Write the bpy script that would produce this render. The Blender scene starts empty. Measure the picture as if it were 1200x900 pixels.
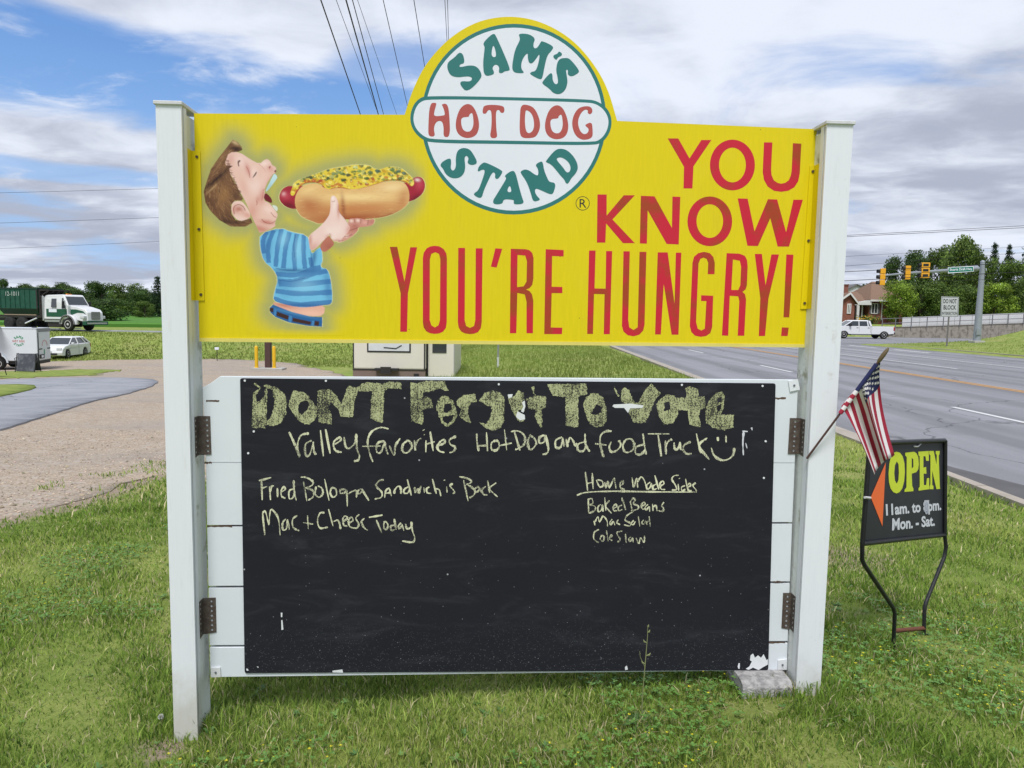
import bpy, bmesh, math, random
import numpy as np
from mathutils import Vector, Matrix
from mathutils.geometry import tessellate_polygon, delaunay_2d_cdt

random.seed(7)
rng = np.random.default_rng(7)
SC = bpy.context.scene
COL = SC.collection
R = math.radians

# ------------------------------------------------------------------ camera
F, PITCH, ROLL, EYE = 850.85, 0.0943, 0.0158, 1.65          # focal length in photo pixels, tilts, eye height
_cp, _sp, _cr, _sr = math.cos(PITCH), math.sin(PITCH), math.cos(ROLL), math.sin(ROLL)
FW = Vector((0, _cp, -_sp)); _u = Vector((0, _sp, _cp)); _r = Vector((1, 0, 0))
RT = _cr*_r + _sr*_u; UP = -_sr*_r + _cr*_u
cam = bpy.data.cameras.new('camera'); camo = bpy.data.objects.new('camera', cam); COL.objects.link(camo)
cam.sensor_width = 36; cam.sensor_fit = 'HORIZONTAL'; cam.lens = F/1200*36
cam.clip_start = 0.05; cam.clip_end = 5000
camo.matrix_world = Matrix(((RT.x, UP.x, -FW.x, 0), (RT.y, UP.y, -FW.y, 0), (RT.z, UP.z, -FW.z, EYE), (0, 0, 0, 1)))
SC.camera = camo
CP = Vector((0, 0, EYE))

# ------------------------------------------------------------------ sun, sky, exposure
SUN_EL, SUN_AZ = R(60), R(189)      # azimuth clockwise from +Y: behind the camera's left shoulder
sun = bpy.data.lights.new('sun', 'SUN'); sun.energy = 2.9; sun.angle = R(20); sun.color = (1, .975, .95)
suno = bpy.data.objects.new('sun', sun); COL.objects.link(suno)
sd = Vector((math.sin(SUN_AZ)*math.cos(SUN_EL), math.cos(SUN_AZ)*math.cos(SUN_EL), math.sin(SUN_EL)))
suno.rotation_euler = (-sd).to_track_quat('-Z', 'Y').to_euler()
suno.location = (0, -10, 30)
SC.view_settings.view_transform = 'Standard'; SC.view_settings.look = 'None'
SC.view_settings.exposure = 0.30; SC.view_settings.gamma = 1

class NT:
    """small wrapper round a node tree"""
    def __init__(s, t): s.t = t; s.n = t.nodes; s.l = t.links
    def new(s, typ, **kw):
        n = s.n.new(typ)
        for k, v in kw.items(): setattr(n, k, v)
        return n
    def put(s, sock, v):
        if hasattr(v, 'is_output') or isinstance(v, bpy.types.NodeSocket): s.l.new(v, sock)
        else: sock.default_value = v
    def math(s, op, a, b=0.0, c=0.0, clamp=False):
        n = s.new('ShaderNodeMath', operation=op); n.use_clamp = clamp
        for i, v in enumerate((a, b, c)):
            if i < len(n.inputs): s.put(n.inputs[i], v)
        return n.outputs[0]
    def mixc(s, f, a, b, blend='MIX'):
        n = s.new('ShaderNodeMix', data_type='RGBA', blend_type=blend)
        s.put(n.inputs[0], f)
        for sk, v in ((n.inputs[6], a), (n.inputs[7], b)):
            s.put(sk, v if not isinstance(v, tuple) else (*v[:3], 1))
        return n.outputs[2]
    def noise(s, vec, scale, detail=4, rough=.55, dist=0.0):
        n = s.new('ShaderNodeTexNoise'); s.put(n.inputs['Scale'], scale); n.inputs['Detail'].default_value = detail
        n.inputs['Roughness'].default_value = rough; n.inputs['Distortion'].default_value = dist
        if vec is not None: s.l.new(vec, n.inputs['Vector'])
        return n.outputs[0]
    def ramp(s, f, a, b):
        n = s.new('ShaderNodeMapRange', interpolation_type='SMOOTHSTEP'); s.put(n.inputs[0], f)
        n.inputs[1].default_value = a; n.inputs[2].default_value = b
        return n.outputs[0]
    def mapping(s, vec, scale=(1, 1, 1), loc=(0, 0, 0)):
        n = s.new('ShaderNodeMapping'); s.l.new(vec, n.inputs[0]); n.inputs['Scale'].default_value = scale; n.inputs['Location'].default_value = loc
        return n.outputs[0]

def make_world():
    w = bpy.data.worlds.new('World'); SC.world = w; w.use_nodes = True
    t = NT(w.node_tree); t.n.clear()
    out = t.new('ShaderNodeOutputWorld'); bg = t.new('ShaderNodeBackground'); bg.inputs[1].default_value = 0.1
    sky = t.new('ShaderNodeTexSky', sky_type='NISHITA'); sky.sun_disc = False
    sky.sun_elevation = SUN_EL; sky.sun_rotation = SUN_AZ; sky.air_density = 1.3; sky.dust_density = .6; sky.ozone_density = 2
    tc = t.new('ShaderNodeTexCoord'); g = tc.outputs['Generated']
    sx = t.new('ShaderNodeSeparateXYZ'); t.l.new(g, sx.inputs[0]); X, Y, Z = sx.outputs
    zz = t.math('ADD', t.math('MAXIMUM', Z, 0.0), .13)
    cb = t.new('ShaderNodeCombineXYZ'); t.l.new(t.math('DIVIDE', X, zz), cb.inputs[0]); t.l.new(t.math('DIVIDE', Y, zz), cb.inputs[1])
    P = cb.outputs[0]
    n1 = t.noise(t.mapping(P, (.75, .95, 1), (3.1, 1.7, 0)), 1.25, 9, .56, .5)
    n2 = t.noise(t.mapping(P, (.5, .8, 1), (8.3, 4.1, 2)), 1.1, 6, .5, .6)
    n3 = t.noise(t.mapping(P, (1, 1.3, 1), (1.3, 9.1, 5)), 3.2, 8, .6, .4)
    az = t.math('ARCTAN2', X, Y); el = t.math('ARCSINE', Z)
    def gap(a0, e0, aw, ew):
        a = t.math('DIVIDE', t.math('SUBTRACT', az, R(a0)), R(aw))
        e = t.math('ADD', t.math('DIVIDE', t.math('SUBTRACT', el, R(e0)), R(ew)), t.math('MULTIPLY', t.math('SUBTRACT', n1, .5), 3.0))
        d = t.math('ADD', t.math('MULTIPLY', a, a), t.math('MULTIPLY', e, e))
        return t.ramp(d, 1.5, .35)
    hole = t.math('MAXIMUM', gap(-27, 15.9, 27, 3.1), t.math('MULTIPLY', gap(-33, 8.9, 11, .7), .75))
    hole = t.math('MAXIMUM', hole, t.math('MULTIPLY', gap(-9, 17.5, 6, 3.5), .8))
    thin = t.math('MULTIPLY', t.ramp(n1, .46, .27), .85)
    clear = t.math('MAXIMUM', t.math('MULTIPLY', hole, t.ramp(n3, .80, .50)), thin)
    # cloud brightness
    s = t.math('ADD', t.math('MULTIPLY', n2, .74), t.math('MULTIPLY', n3, .26))
    grey = t.math('MAXIMUM', t.math('MULTIPLY', gap(28, 13, 14, 3.6), .95), t.math('MULTIPLY', gap(-31, 4.2, 11, 2.4), .75))
    grey = t.math('ADD', t.math('MULTIPLY', grey, .065), t.math('MULTIPLY', t.ramp(el, R(16), R(27)), .05))
    bright = t.ramp(t.math('SUBTRACT', s, grey), .39, .60)
    gold = t.mixc(bright, (3.6, 3.95, 4.9), (6.8, 7.2, 8.1))
    blue = t.mixc(t.ramp(el, 0.0, R(30)), (2.9, 4.9, 8.2), (.42, 1.7, 5.1))
    skyc = t.mixc(.85, sky.outputs[0], blue)
    col = t.mixc(clear, gold, skyc)
    # below the horizon: dull ground light
    col = t.mixc(t.ramp(Z, -.01, -.06), col, (2.2, 2.4, 2.0))
    t.l.new(col, bg.inputs[0]); t.l.new(bg.outputs[0], out.inputs[0])
make_world()

# ------------------------------------------------------------------ helpers
def s2l(r, g, b):
    f = lambda c: (c/255/12.92 if c <= 10 else ((c/255+.055)/1.055)**2.4)
    return (f(r), f(g), f(b))

MATS = {}
def mat(name, col, rough=.6, var=.12, scale=6, bump=0, bscale=40, metal=0, spec=.4, col2=None, stretch=(1, 1, 1), thresh=(.35, .65)):
    if name in MATS: return MATS[name]
    m = bpy.data.materials.new(name); m.use_nodes = True; MATS[name] = m
    t = NT(m.node_tree); b = t.n['Principled BSDF']
    tc = t.new('ShaderNodeTexCoord'); v = t.mapping(tc.outputs['Object'], stretch)
    n = t.noise(v, scale, 5, .6)
    if col2 is None:
        lo = tuple(c*(1-var) for c in col); hi = tuple(min(1, c*(1+var)) for c in col)
        c = t.mixc(n, lo, hi)
    else:
        c = t.mixc(t.ramp(n, *thresh), col, col2)
    t.l.new(c, b.inputs['Base Color'])
    b.inputs['Roughness'].default_value = rough; b.inputs['Metallic'].default_value = metal
    b.inputs['Specular IOR Level'].default_value = spec
    if bump:
        bn = t.new('ShaderNodeBump'); bn.inputs['Strength'].default_value = bump; bn.inputs['Distance'].default_value = .01
        t.l.new(t.noise(v, bscale, 4, .6), bn.inputs['Height']); t.l.new(bn.outputs[0], b.inputs['Normal'])
    return m

def attr_mat(name, attr, rough=.7, spec=.2, trans=0):
    """colour comes from a per-leaf / per-blade colour attribute"""
    if name in MATS: return MATS[name]
    m = bpy.data.materials.new(name); m.use_nodes = True; MATS[name] = m
    t = NT(m.node_tree); b = t.n['Principled BSDF']; o = t.n['Material Output']
    a = t.new('ShaderNodeAttribute'); a.attribute_name = attr
    t.l.new(a.outputs[0], b.inputs['Base Color']); b.inputs['Roughness'].default_value = rough; b.inputs['Specular IOR Level'].default_value = spec
    if trans:
        tr = t.new('ShaderNodeBsdfTranslucent'); t.l.new(a.outputs[0], tr.inputs[0])
        mx = t.new('ShaderNodeMixShader'); mx.inputs[0].default_value = trans
        t.l.new(b.outputs[0], mx.inputs[1]); t.l.new(tr.outputs[0], mx.inputs[2]); t.l.new(mx.outputs[0], o.inputs[0])
    return m

class MB:
    """collects faces and links them as ONE mesh object"""
    def __init__(s): s.v = []; s.f = []; s.mi = []; s.mats = []; s.sm = []
    def _m(s, m):
        if m not in s.mats: s.mats.append(m)
        return s.mats.index(m)
    def face(s, pts, m, smooth=False):
        k = len(s.v); s.v += [tuple(p) for p in pts]; s.f.append(tuple(range(k, k+len(pts)))); s.mi.append(s._m(m)); s.sm.append(smooth)
    def grid(s, P, m, smooth=True, closed=False):
        """P[i][j] points"""
        k = len(s.v); nj = len(P[0]); i_ = s._m(m)
        for row in P: s.v += [tuple(p) for p in row]
        for i in range(len(P)-1):
            for j in range(nj if closed else nj-1):
                j2 = (j+1) % nj
                s.f.append((k+i*nj+j, k+i*nj+j2, k+(i+1)*nj+j2, k+(i+1)*nj+j)); s.mi.append(i_); s.sm.append(smooth)
    def box(s, a, b, m):
        x0, y0, z0 = a; x1, y1, z1 = b
        if x0 > x1: x0, x1 = x1, x0
        if y0 > y1: y0, y1 = y1, y0
        if z0 > z1: z0, z1 = z1, z0
        k = len(s.v); i_ = s._m(m)
        s.v += [(x0,y0,z0),(x1,y0,z0),(x1,y1,z0),(x0,y1,z0),(x0,y0,z1),(x1,y0,z1),(x1,y1,z1),(x0,y1,z1)]
        for q in ((0,3,2,1),(4,5,6,7),(0,1,5,4),(1,2,6,5),(2,3,7,6),(3,0,4,7)):
            s.f.append(tuple(k+i for i in q)); s.mi.append(i_); s.sm.append(False)
    def prism(s, lo, hi, m, cap=True, smooth=False):
        """two matching loops of 3-D points joined by side walls; concave ends are triangulated"""
        n = len(lo); i_ = s._m(m); k = len(s.v); s.v += [tuple(p) for p in lo]+[tuple(p) for p in hi]
        for i in range(n):
            j = (i+1) % n; s.f.append((k+i, k+j, k+n+j, k+n+i)); s.mi.append(i_); s.sm.append(smooth)
        if cap:
            for off, loop in ((0, lo), (n, hi)):
                for tri in tessellate_polygon([[Vector(p) for p in loop]]):
                    s.f.append(tuple(k+off+i for i in tri)); s.mi.append(i_); s.sm.append(False)
    def flat(s, loops, m):
        """flat polygon with holes; loops of 3-D points"""
        loops = [[Vector(p) for p in l] for l in loops]; k = len(s.v); i_ = s._m(m)
        for l in loops: s.v += [tuple(p) for p in l]
        for tri in tessellate_polygon(loops): s.f.append(tuple(k+i for i in tri)); s.mi.append(i_); s.sm.append(False)
    def tube(s, path, r, m, n=8, cap=True):
        path = [Vector(p) for p in path]; rs = r if isinstance(r, (list, tuple)) else [r]*len(path); rings = []
        ref = None
        for i, p in enumerate(path):
            d = (path[min(i+1, len(path)-1)]-path[max(i-1, 0)]).normalized()
            if ref is None: ref = Vector((0, 0, 1)) if abs(d.z) < .9 else Vector((1, 0, 0))
            a = d.cross(ref).normalized(); b = a.cross(d).normalized(); ref = b
            rings.append([p+rs[i]*(math.cos(q)*a+math.sin(q)*b) for q in (2*math.pi*j/n for j in range(n))])
        s.grid(rings, m, True, True)
        if cap: s.face(rings[0][::-1], m); s.face(rings[-1], m)
    def lathe(s, prof, m, axis='y', n=18, c=(0, 0, 0)):
        """prof: list of (radius, along axis)"""
        rings = []
        for r, h in prof:
            ring = []
            for j in range(n):
                q = 2*math.pi*j/n; a, b = r*math.cos(q), r*math.sin(q)
                p = (a, h, b) if axis == 'y' else ((h, a, b) if axis == 'x' else (a, b, h))
                ring.append((p[0]+c[0], p[1]+c[1], p[2]+c[2]))
            rings.append(ring)
        s.grid(rings, m, True, True)
        s.face(rings[0][::-1], m); s.face(rings[-1], m)
    def mesh(s, name):
        me = bpy.data.meshes.new(name); me.from_pydata(s.v, [], s.f)
        for m in s.mats: me.materials.append(m)
        me.polygons.foreach_set('material_index', s.mi); me.polygons.foreach_set('use_smooth', s.sm)
        me.update(); return me
    def build(s, name, parent=None, bevel=0, seg=2, recalc=False):
        me = s.mesh(name)
        if recalc or bevel:
            bm = bmesh.new(); bm.from_mesh(me); bmesh.ops.remove_doubles(bm, verts=bm.verts, dist=1e-5)
            bmesh.ops.recalc_face_normals(bm, faces=bm.faces); bm.to_mesh(me); bm.free()
        o = bpy.data.objects.new(name, me); COL.objects.link(o)
        if parent is not None: o.parent = parent
        if bevel:
            b = o.modifiers.new('bevel', 'BEVEL'); b.width = bevel; b.segments = seg; b.limit_method = 'ANGLE'; b.angle_limit = R(35)
        return o

def thing(name, label, cat, loc=(0, 0, 0), rz=0, group=None):
    o = bpy.data.objects.new(name, None); COL.objects.link(o); o.empty_display_size = .2
    o.location = loc; o.rotation_euler = (0, 0, rz)
    return tag(o, label, cat, group)
def tag(o, label, cat, group=None):
    o['label'] = label; o['category'] = cat
    if group: o['group'] = group
    return o
def kind(o, k, label=None):
    o['kind'] = k
    if label: o['label'] = label
    return o
def copy_tree(o, parent=None):
    c = o.copy(); COL.objects.link(c); c.parent = parent
    for ch in o.children: copy_tree(ch, c)
    return c

def chaikin(p, n=1, closed=True):
    for _ in range(n):
        q = []; k = len(p)
        if not closed: q.append(p[0])
        for i in range(k if closed else k-1):
            a, b = p[i], p[(i+1) % k]
            q.append((a[0]*.75+b[0]*.25, a[1]*.75+b[1]*.25)); q.append((a[0]*.25+b[0]*.75, a[1]*.25+b[1]*.75))
        if not closed: q.append(p[-1])
        p = q
    return p
def curve(p, n=6):
    """Catmull-Rom through 2-D points"""
    if len(p) < 3: return [tuple(np.array(p[0])+(np.array(p[1])-np.array(p[0]))*i/4) for i in range(5)] if len(p) == 2 else p
    q = [np.array(a, float) for a in p]; q = [2*q[0]-q[1]]+q+[2*q[-1]-q[-2]]; out = []
    for i in range(1, len(q)-2):
        for k in range(n):
            t = k/n; a, b, c, d = q[i-1:i+3]
            out.append(tuple(.5*((2*b)+(c-a)*t+(2*a-5*b+4*c-d)*t*t+(3*b-a-3*c+d)*t**3)))
    out.append(tuple(q[-2])); return out
def ellipse(cx, cy, rx, ry, n=64, a0=0, a1=360):
    return [(cx+rx*math.cos(R(a0+(a1-a0)*i/n)), cy+ry*math.sin(R(a0+(a1-a0)*i/n))) for i in range(n)]
def zc(ox, oy, s, p): return [(ox+x/s, oy+y/s) for x, y in p]

def ray(px, py): return FW + RT*((px-600)/F) - UP*((py-450)/F)
def at(px, py, D):
    d = ray(px, py); return CP + d*(D/d.y)

_fonts = {}
def text_tris(body, bold=0.0):
    """2-D triangles of a text in the built-in font, normalised to its own box"""
    k = (body, bold)
    if k in _fonts: return _fonts[k]
    cu = bpy.data.curves.new('text', 'FONT'); cu.body = body; cu.offset = bold; cu.resolution_u = 3
    o = bpy.data.objects.new('text', cu); COL.objects.link(o); bpy.context.view_layer.update()
    me = bpy.data.meshes.new_from_object(o.evaluated_get(bpy.context.evaluated_depsgraph_get()))
    V = np.array([v.co[:2] for v in me.vertices]); T = [tuple(p.vertices) for p in me.polygons]
    bpy.data.objects.remove(o); bpy.data.curves.remove(cu); bpy.data.meshes.remove(me)
    V = (V-V.min(0))/(V.max(0)-V.min(0)); _fonts[k] = (V, T); return V, T
def put_text(mb, body, q, m, bold=0.0):
    """q: bottom-left, bottom-right, top-right, top-left corners as 3-D points"""
    V, T = text_tris(body, bold); q = [Vector(p) for p in q]; k = len(mb.v); i_ = mb._m(m)
    for x, y in V: mb.v.append(tuple((q[0]*(1-x)+q[1]*x)*(1-y)+(q[3]*(1-x)+q[2]*x)*y))
    for t in T: mb.f.append(tuple(k+i for i in t)); mb.mi.append(i_); mb.sm.append(False)

# ------------------------------------------------------------------ terrain
def sst(a, b, t):
    t = np.clip((t-a)/(b-a), 0, 1); return t*t*(3-2*t)
_yt = np.arange(-60, 700, .5)
_zl = np.interp(_yt, [-60,0,2.5,5.8,12,20,30,42,51,54,59.5,61,70,78,100,150,200,300,420,700],
                [-1.5,-1.6,-1.66,-1.78,-2.15,-2.55,-3.05,-3.6,-3.5,-3.25,-1.98,-1.93,-1.93,-2.0,-1.7,-1.1,-.75,-.4,4,16])
_zl = np.convolve(np.pad(_zl, 3, 'edge'), np.ones(7)/7, 'valid')
def terr(x, y):
    """height of the ground in world units"""
    x = np.asarray(x, float); y = np.asarray(y, float)
    zn = np.interp(x, [-8,-1.3,.9,1.25,2.0,3.2,4.6,5.2], [-1.74,-1.715,-1.575,-1.535,-1.62,-1.72,-1.83,-1.86])
    zf = np.interp(x, [-6,0,3,4.6], [-2.2,-2.05,-1.98,-1.86])
    zm = zn+(zf-zn)*sst(5, 12, y)
    w = sst(-1.5, -9, x); z = zm*(1-w)+np.interp(y, _yt, _zl)*w
    # far and middle ground behind the lot on the road side
    u = x-.025*y
    z = np.where(u < 4, z, np.where(u < 5.05, z+(-1.855-z)*np.clip((u-4)/1.0, 0, 1), -1.96))
    isl = -1.80+.05*np.clip(u-28, 0, 99)+.022*np.clip(u-33, 0, 8)**2+.3*np.clip(u-41, 0, 60)*.3
    isl = isl+(-1.97-isl)*sst(57, 62, y)
    beyond = -1.97+1.5*sst(87.4, 88.8, y)+.004*np.clip(y-88, 0, 400)
    z = np.where(u > 27.2, np.where(y < 62, isl, beyond), z)
    z = np.where((u > 4) & (u <= 27.2) & (y > 130), -1.96+.008*(y-130), z)
    return z+EYE
def T(x, y): return float(terr(x, y))
def G(px, py):
    """the point of the ground seen at a pixel of the photograph"""
    d = ray(px, py); ts = np.concatenate([np.linspace(1.5, 20, 400), np.linspace(20.1, 250, 1500)])
    P = np.array(CP)[None]+ts[:, None]*np.array(d)[None]/d.y
    h = P[:, 2]-terr(P[:, 0], P[:, 1]); i = np.argmax(h < 0)
    if h[i] >= 0: i = len(ts)-1
    return Vector(P[i])

def make_sheet(name, poly, m, off, step=1.0, jitter=0.0, zf=None):
    """a surface laid over the terrain inside a ground polygon"""
    pts = []
    n = len(poly)
    for i in range(n):
        a = np.array(poly[i][:2]); b = np.array(poly[(i+1) % n][:2]); k = max(1, int(np.linalg.norm(b-a)/(step*.5)))
        for j in range(k): pts.append(a+(b-a)*j/k)
    pts = np.array(pts)
    if jitter: pts = pts+rng.normal(0, jitter, pts.shape)*np.clip(np.linalg.norm(pts, axis=1)/12, .4, 2)[:, None]
    lo, hi = pts.min(0), pts.max(0); gx, gy = np.meshgrid(np.arange(lo[0], hi[0], step), np.arange(lo[1], hi[1], step))
    q = np.stack([gx.ravel(), gy.ravel()], 1); q = q[inside(q, pts)]
    V = [Vector(p) for p in np.concatenate([pts, q])]; nb = len(pts)
    r = delaunay_2d_cdt(V, [(i, (i+1) % nb) for i in range(nb)], [list(range(nb))], 1, 1e-4)
    me = bpy.data.meshes.new(name); xy = np.array([v[:] for v in r[0]])
    z = (terr(xy[:, 0], xy[:, 1]) if zf is None else zf(xy[:, 0], xy[:, 1]))+off
    me.from_pydata([(a, b, c) for (a, b), c in zip(xy, z)], [], [tuple(f) for f in r[2]]); me.materials.append(m)
    bm = bmesh.new(); bm.from_mesh(me); bmesh.ops.recalc_face_normals(bm, faces=bm.faces)
    for f in bm.faces:
        if f.normal.z < 0: f.normal_flip()
        f.smooth = True
    ed = [e for e in bm.edges if len(e.link_faces) == 1]
    ret = bmesh.ops.extrude_edge_only(bm, edges=ed)        # the rim goes down into the ground
    for v in ret['geom']:
        if isinstance(v, bmesh.types.BMVert): v.co.z -= off+.15
        elif isinstance(v, bmesh.types.BMFace): v.smooth = False
    bm.to_mesh(me); bm.free()
    o = bpy.data.objects.new(name, me); COL.objects.link(o); return kind(o, 'structure')
def inside(q, poly):
    x, y = q[:, 0], q[:, 1]; r = np.zeros(len(q), bool); n = len(poly); j = n-1
    for i in range(n):
        xi, yi = poly[i][0], poly[i][1]; xj, yj = poly[j][0], poly[j][1]
        c = ((yi > y) != (yj > y)) & (x < (xj-xi)*(y-yi)/((yj-yi) if yj != yi else 1e-9)+xi); r ^= c; j = i
    return r

# ---- materials of the ground
def ground_mat():
    m = bpy.data.materials.new('lawn'); m.use_nodes = True; t = NT(m.node_tree); b = t.n['Principled BSDF']
    v = t.new('ShaderNodeTexCoord').outputs['Object']
    big = t.noise(v, .35, 5, .6); mid = t.noise(v, 2.2, 5, .65); fine = t.noise(v, 95, 4, .7); tiny = t.noise(v, 9, 9, .78)
    c = t.mixc(t.ramp(mid, .3, .7), (.15, .22, .04), (.28, .33, .085))
    c = t.mixc(t.math('MULTIPLY', t.ramp(big, .48, .68), .7), c, (.31, .31, .115))
    c = t.mixc(t.math('MULTIPLY', t.ramp(tiny, .5, .7), .7), c, (.09, .15, .028))
    c = t.mixc(t.math('MULTIPLY', t.ramp(fine, .45, .75), .3), c, (.42, .43, .18))
    so = t.new('ShaderNodeAttribute'); so.attribute_name = 'soil'
    soil = t.mixc(t.noise(v, 18, 5, .7), (.24, .19, .14), (.44, .36, .275))
    sf = t.ramp(t.math('ADD', so.outputs['Fac'], t.math('MULTIPLY', t.math('SUBTRACT', tiny, .5), .9)), .35, .62)
    c = t.mixc(sf, c, soil)
    t.l.new(c, b.inputs['Base Color']); b.inputs['Roughness'].default_value = .9; b.inputs['Specular IOR Level'].default_value = .1
    bn = t.new('ShaderNodeBump'); bn.inputs['Strength'].default_value = .7; bn.inputs['Distance'].default_value = .02
    t.l.new(t.math('ADD', fine, t.math('MULTIPLY', tiny, 1.5)), bn.inputs['Height']); t.l.new(bn.outputs[0], b.inputs['Normal'])
    return m
def gravel_mat():
    m = bpy.data.materials.new('gravel'); m.use_nodes = True; t = NT(m.node_tree); b = t.n['Principled BSDF']
    v = t.new('ShaderNodeTexCoord').outputs['Object']
    vo = t.new('ShaderNodeTexVoronoi'); vo.inputs['Scale'].default_value = 55; t.l.new(v, vo.inputs['Vector'])
    vo2 = t.new('ShaderNodeTexVoronoi'); vo2.inputs['Scale'].default_value = 13; t.l.new(v, vo2.inputs['Vector'])
    hs = t.new('ShaderNodeSeparateColor'); t.l.new(vo.outputs['Color'], hs.inputs[0])
    h2 = t.new('ShaderNodeSeparateColor'); t.l.new(vo2.outputs['Color'], h2.inputs[0])
    big = t.noise(t.mapping(v, (.5, 1.1, 1)), .35, 5, .6); mid = t.noise(v, 1.6, 5, .65)
    c = t.mixc(hs.outputs[0], (.25, .20, .15), (.47, .39, .305))
    c = t.mixc(t.math('MULTIPLY', t.ramp(h2.outputs[1], .8, .95), .45), c, (.46, .42, .38))
    c = t.mixc(t.math('MULTIPLY', t.ramp(big, .45, .65), .5), c, (.29, .265, .245))
    c = t.mixc(t.math('MULTIPLY', t.ramp(mid, .5, .75), .4), c, (.19, .15, .115))
    t.l.new(c, b.inputs['Base Color']); b.inputs['Roughness'].default_value = .95; b.inputs['Specular IOR Level'].default_value = .1
    bn = t.new('ShaderNodeBump'); bn.inputs['Strength'].default_value = .3; bn.inputs['Distance'].default_value = .008
    t.l.new(vo.outputs['Distance'], bn.inputs['Height']); t.l.new(bn.outputs[0], b.inputs['Normal'])
    return m
def asphalt_mat(name, lo, hi, streak=(1, 1, 1), crack=True):
    m = bpy.data.materials.new(name); m.use_nodes = True; t = NT(m.node_tree); b = t.n['Principled BSDF']
    v = t.new('ShaderNodeTexCoord').outputs['Object']
    big = t.noise(t.mapping(v, streak), .7, 6, .6); fine = t.noise(v, 90, 2, .5); st = t.noise(v, .35, 4, .6)
    c = t.mixc(t.ramp(big, .3, .7), lo, hi)
    c = t.mixc(t.math('MULTIPLY', t.ramp(fine, .5, .8), .35), c, tuple(min(1, a*1.9) for a in hi))
    c = t.mixc(t.math('MULTIPLY', t.ramp(st, .52, .72), .35), c, tuple(a*.7 for a in lo))
    if streak[1] < .5:      # tyre paths worn along the lanes, and tar lines
        sx = t.new('ShaderNodeSeparateXYZ'); t.l.new(v, sx.inputs[0]); uu = t.math('SUBTRACT', sx.outputs[0], t.math('MULTIPLY', sx.outputs[1], .025))
        wv = t.math('SINE', t.math('MULTIPLY', t.math('ADD', uu, t.math('MULTIPLY', st, .5)), 3.3)); c = t.mixc(t.math('MULTIPLY', t.ramp(wv, .1, 1.0), .42), c, tuple(a*.62 for a in lo))
        pt = t.noise(t.mapping(v, (.5, .05, 1), (7, 3, 0)), 1.0, 2, .4); c = t.mixc(t.math('MULTIPLY', t.ramp(pt, .60, .63), .22), c, tuple(a*.55 for a in lo))
    if crack:
        vo = t.new('ShaderNodeTexVoronoi', feature='DISTANCE_TO_EDGE'); vo.inputs['Scale'].default_value = .22
        w = t.new('ShaderNodeVectorMath', operation='ADD'); t.l.new(v, w.inputs[0])
        nn = t.new('ShaderNodeTexNoise'); nn.inputs['Scale'].default_value = .9; nn.inputs['Detail'].default_value = 6; t.l.new(v, nn.inputs['Vector'])
        t.l.new(nn.outputs['Color'], w.inputs[1]); t.l.new(w.outputs[0], vo.inputs['Vector'])
        c = t.mixc(t.math('MULTIPLY', t.ramp(vo.outputs[0], .006, .001), .6), c, (.05, .05, .055))
    t.l.new(c, b.inputs['Base Color']); b.inputs['Roughness'].default_value = .85; b.inputs['Specular IOR Level'].default_value = .25
    bn = t.new('ShaderNodeBump'); bn.inputs['Strength'].default_value = .25; bn.inputs['Distance'].default_value = .01
    t.l.new(fine, bn.inputs['Height']); t.l.new(bn.outputs[0], b.inputs['Normal'])
    return m
LAWN = ground_mat(); GRAVEL = gravel_mat()
ROADM = asphalt_mat('road_asphalt', (.195, .197, .212), (.26, .262, .28), (1.2, .06, 1))
DRIVEM = asphalt_mat('drive_asphalt', (.23, .24, .265), (.31, .32, .345))
CONC = mat('concrete', (.36, .32, .27), .85, .3, 4, .4, 60)
CONCW = mat('pale_concrete', (.40, .39, .36), .85, .25, 3, .4, 50)
WLINE = mat('white_line', (.62, .62, .62), .7, .2, 8, 0)
YLINE = mat('yellow_line', (.55, .28, .06), .7, .25, 5, 0)

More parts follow.
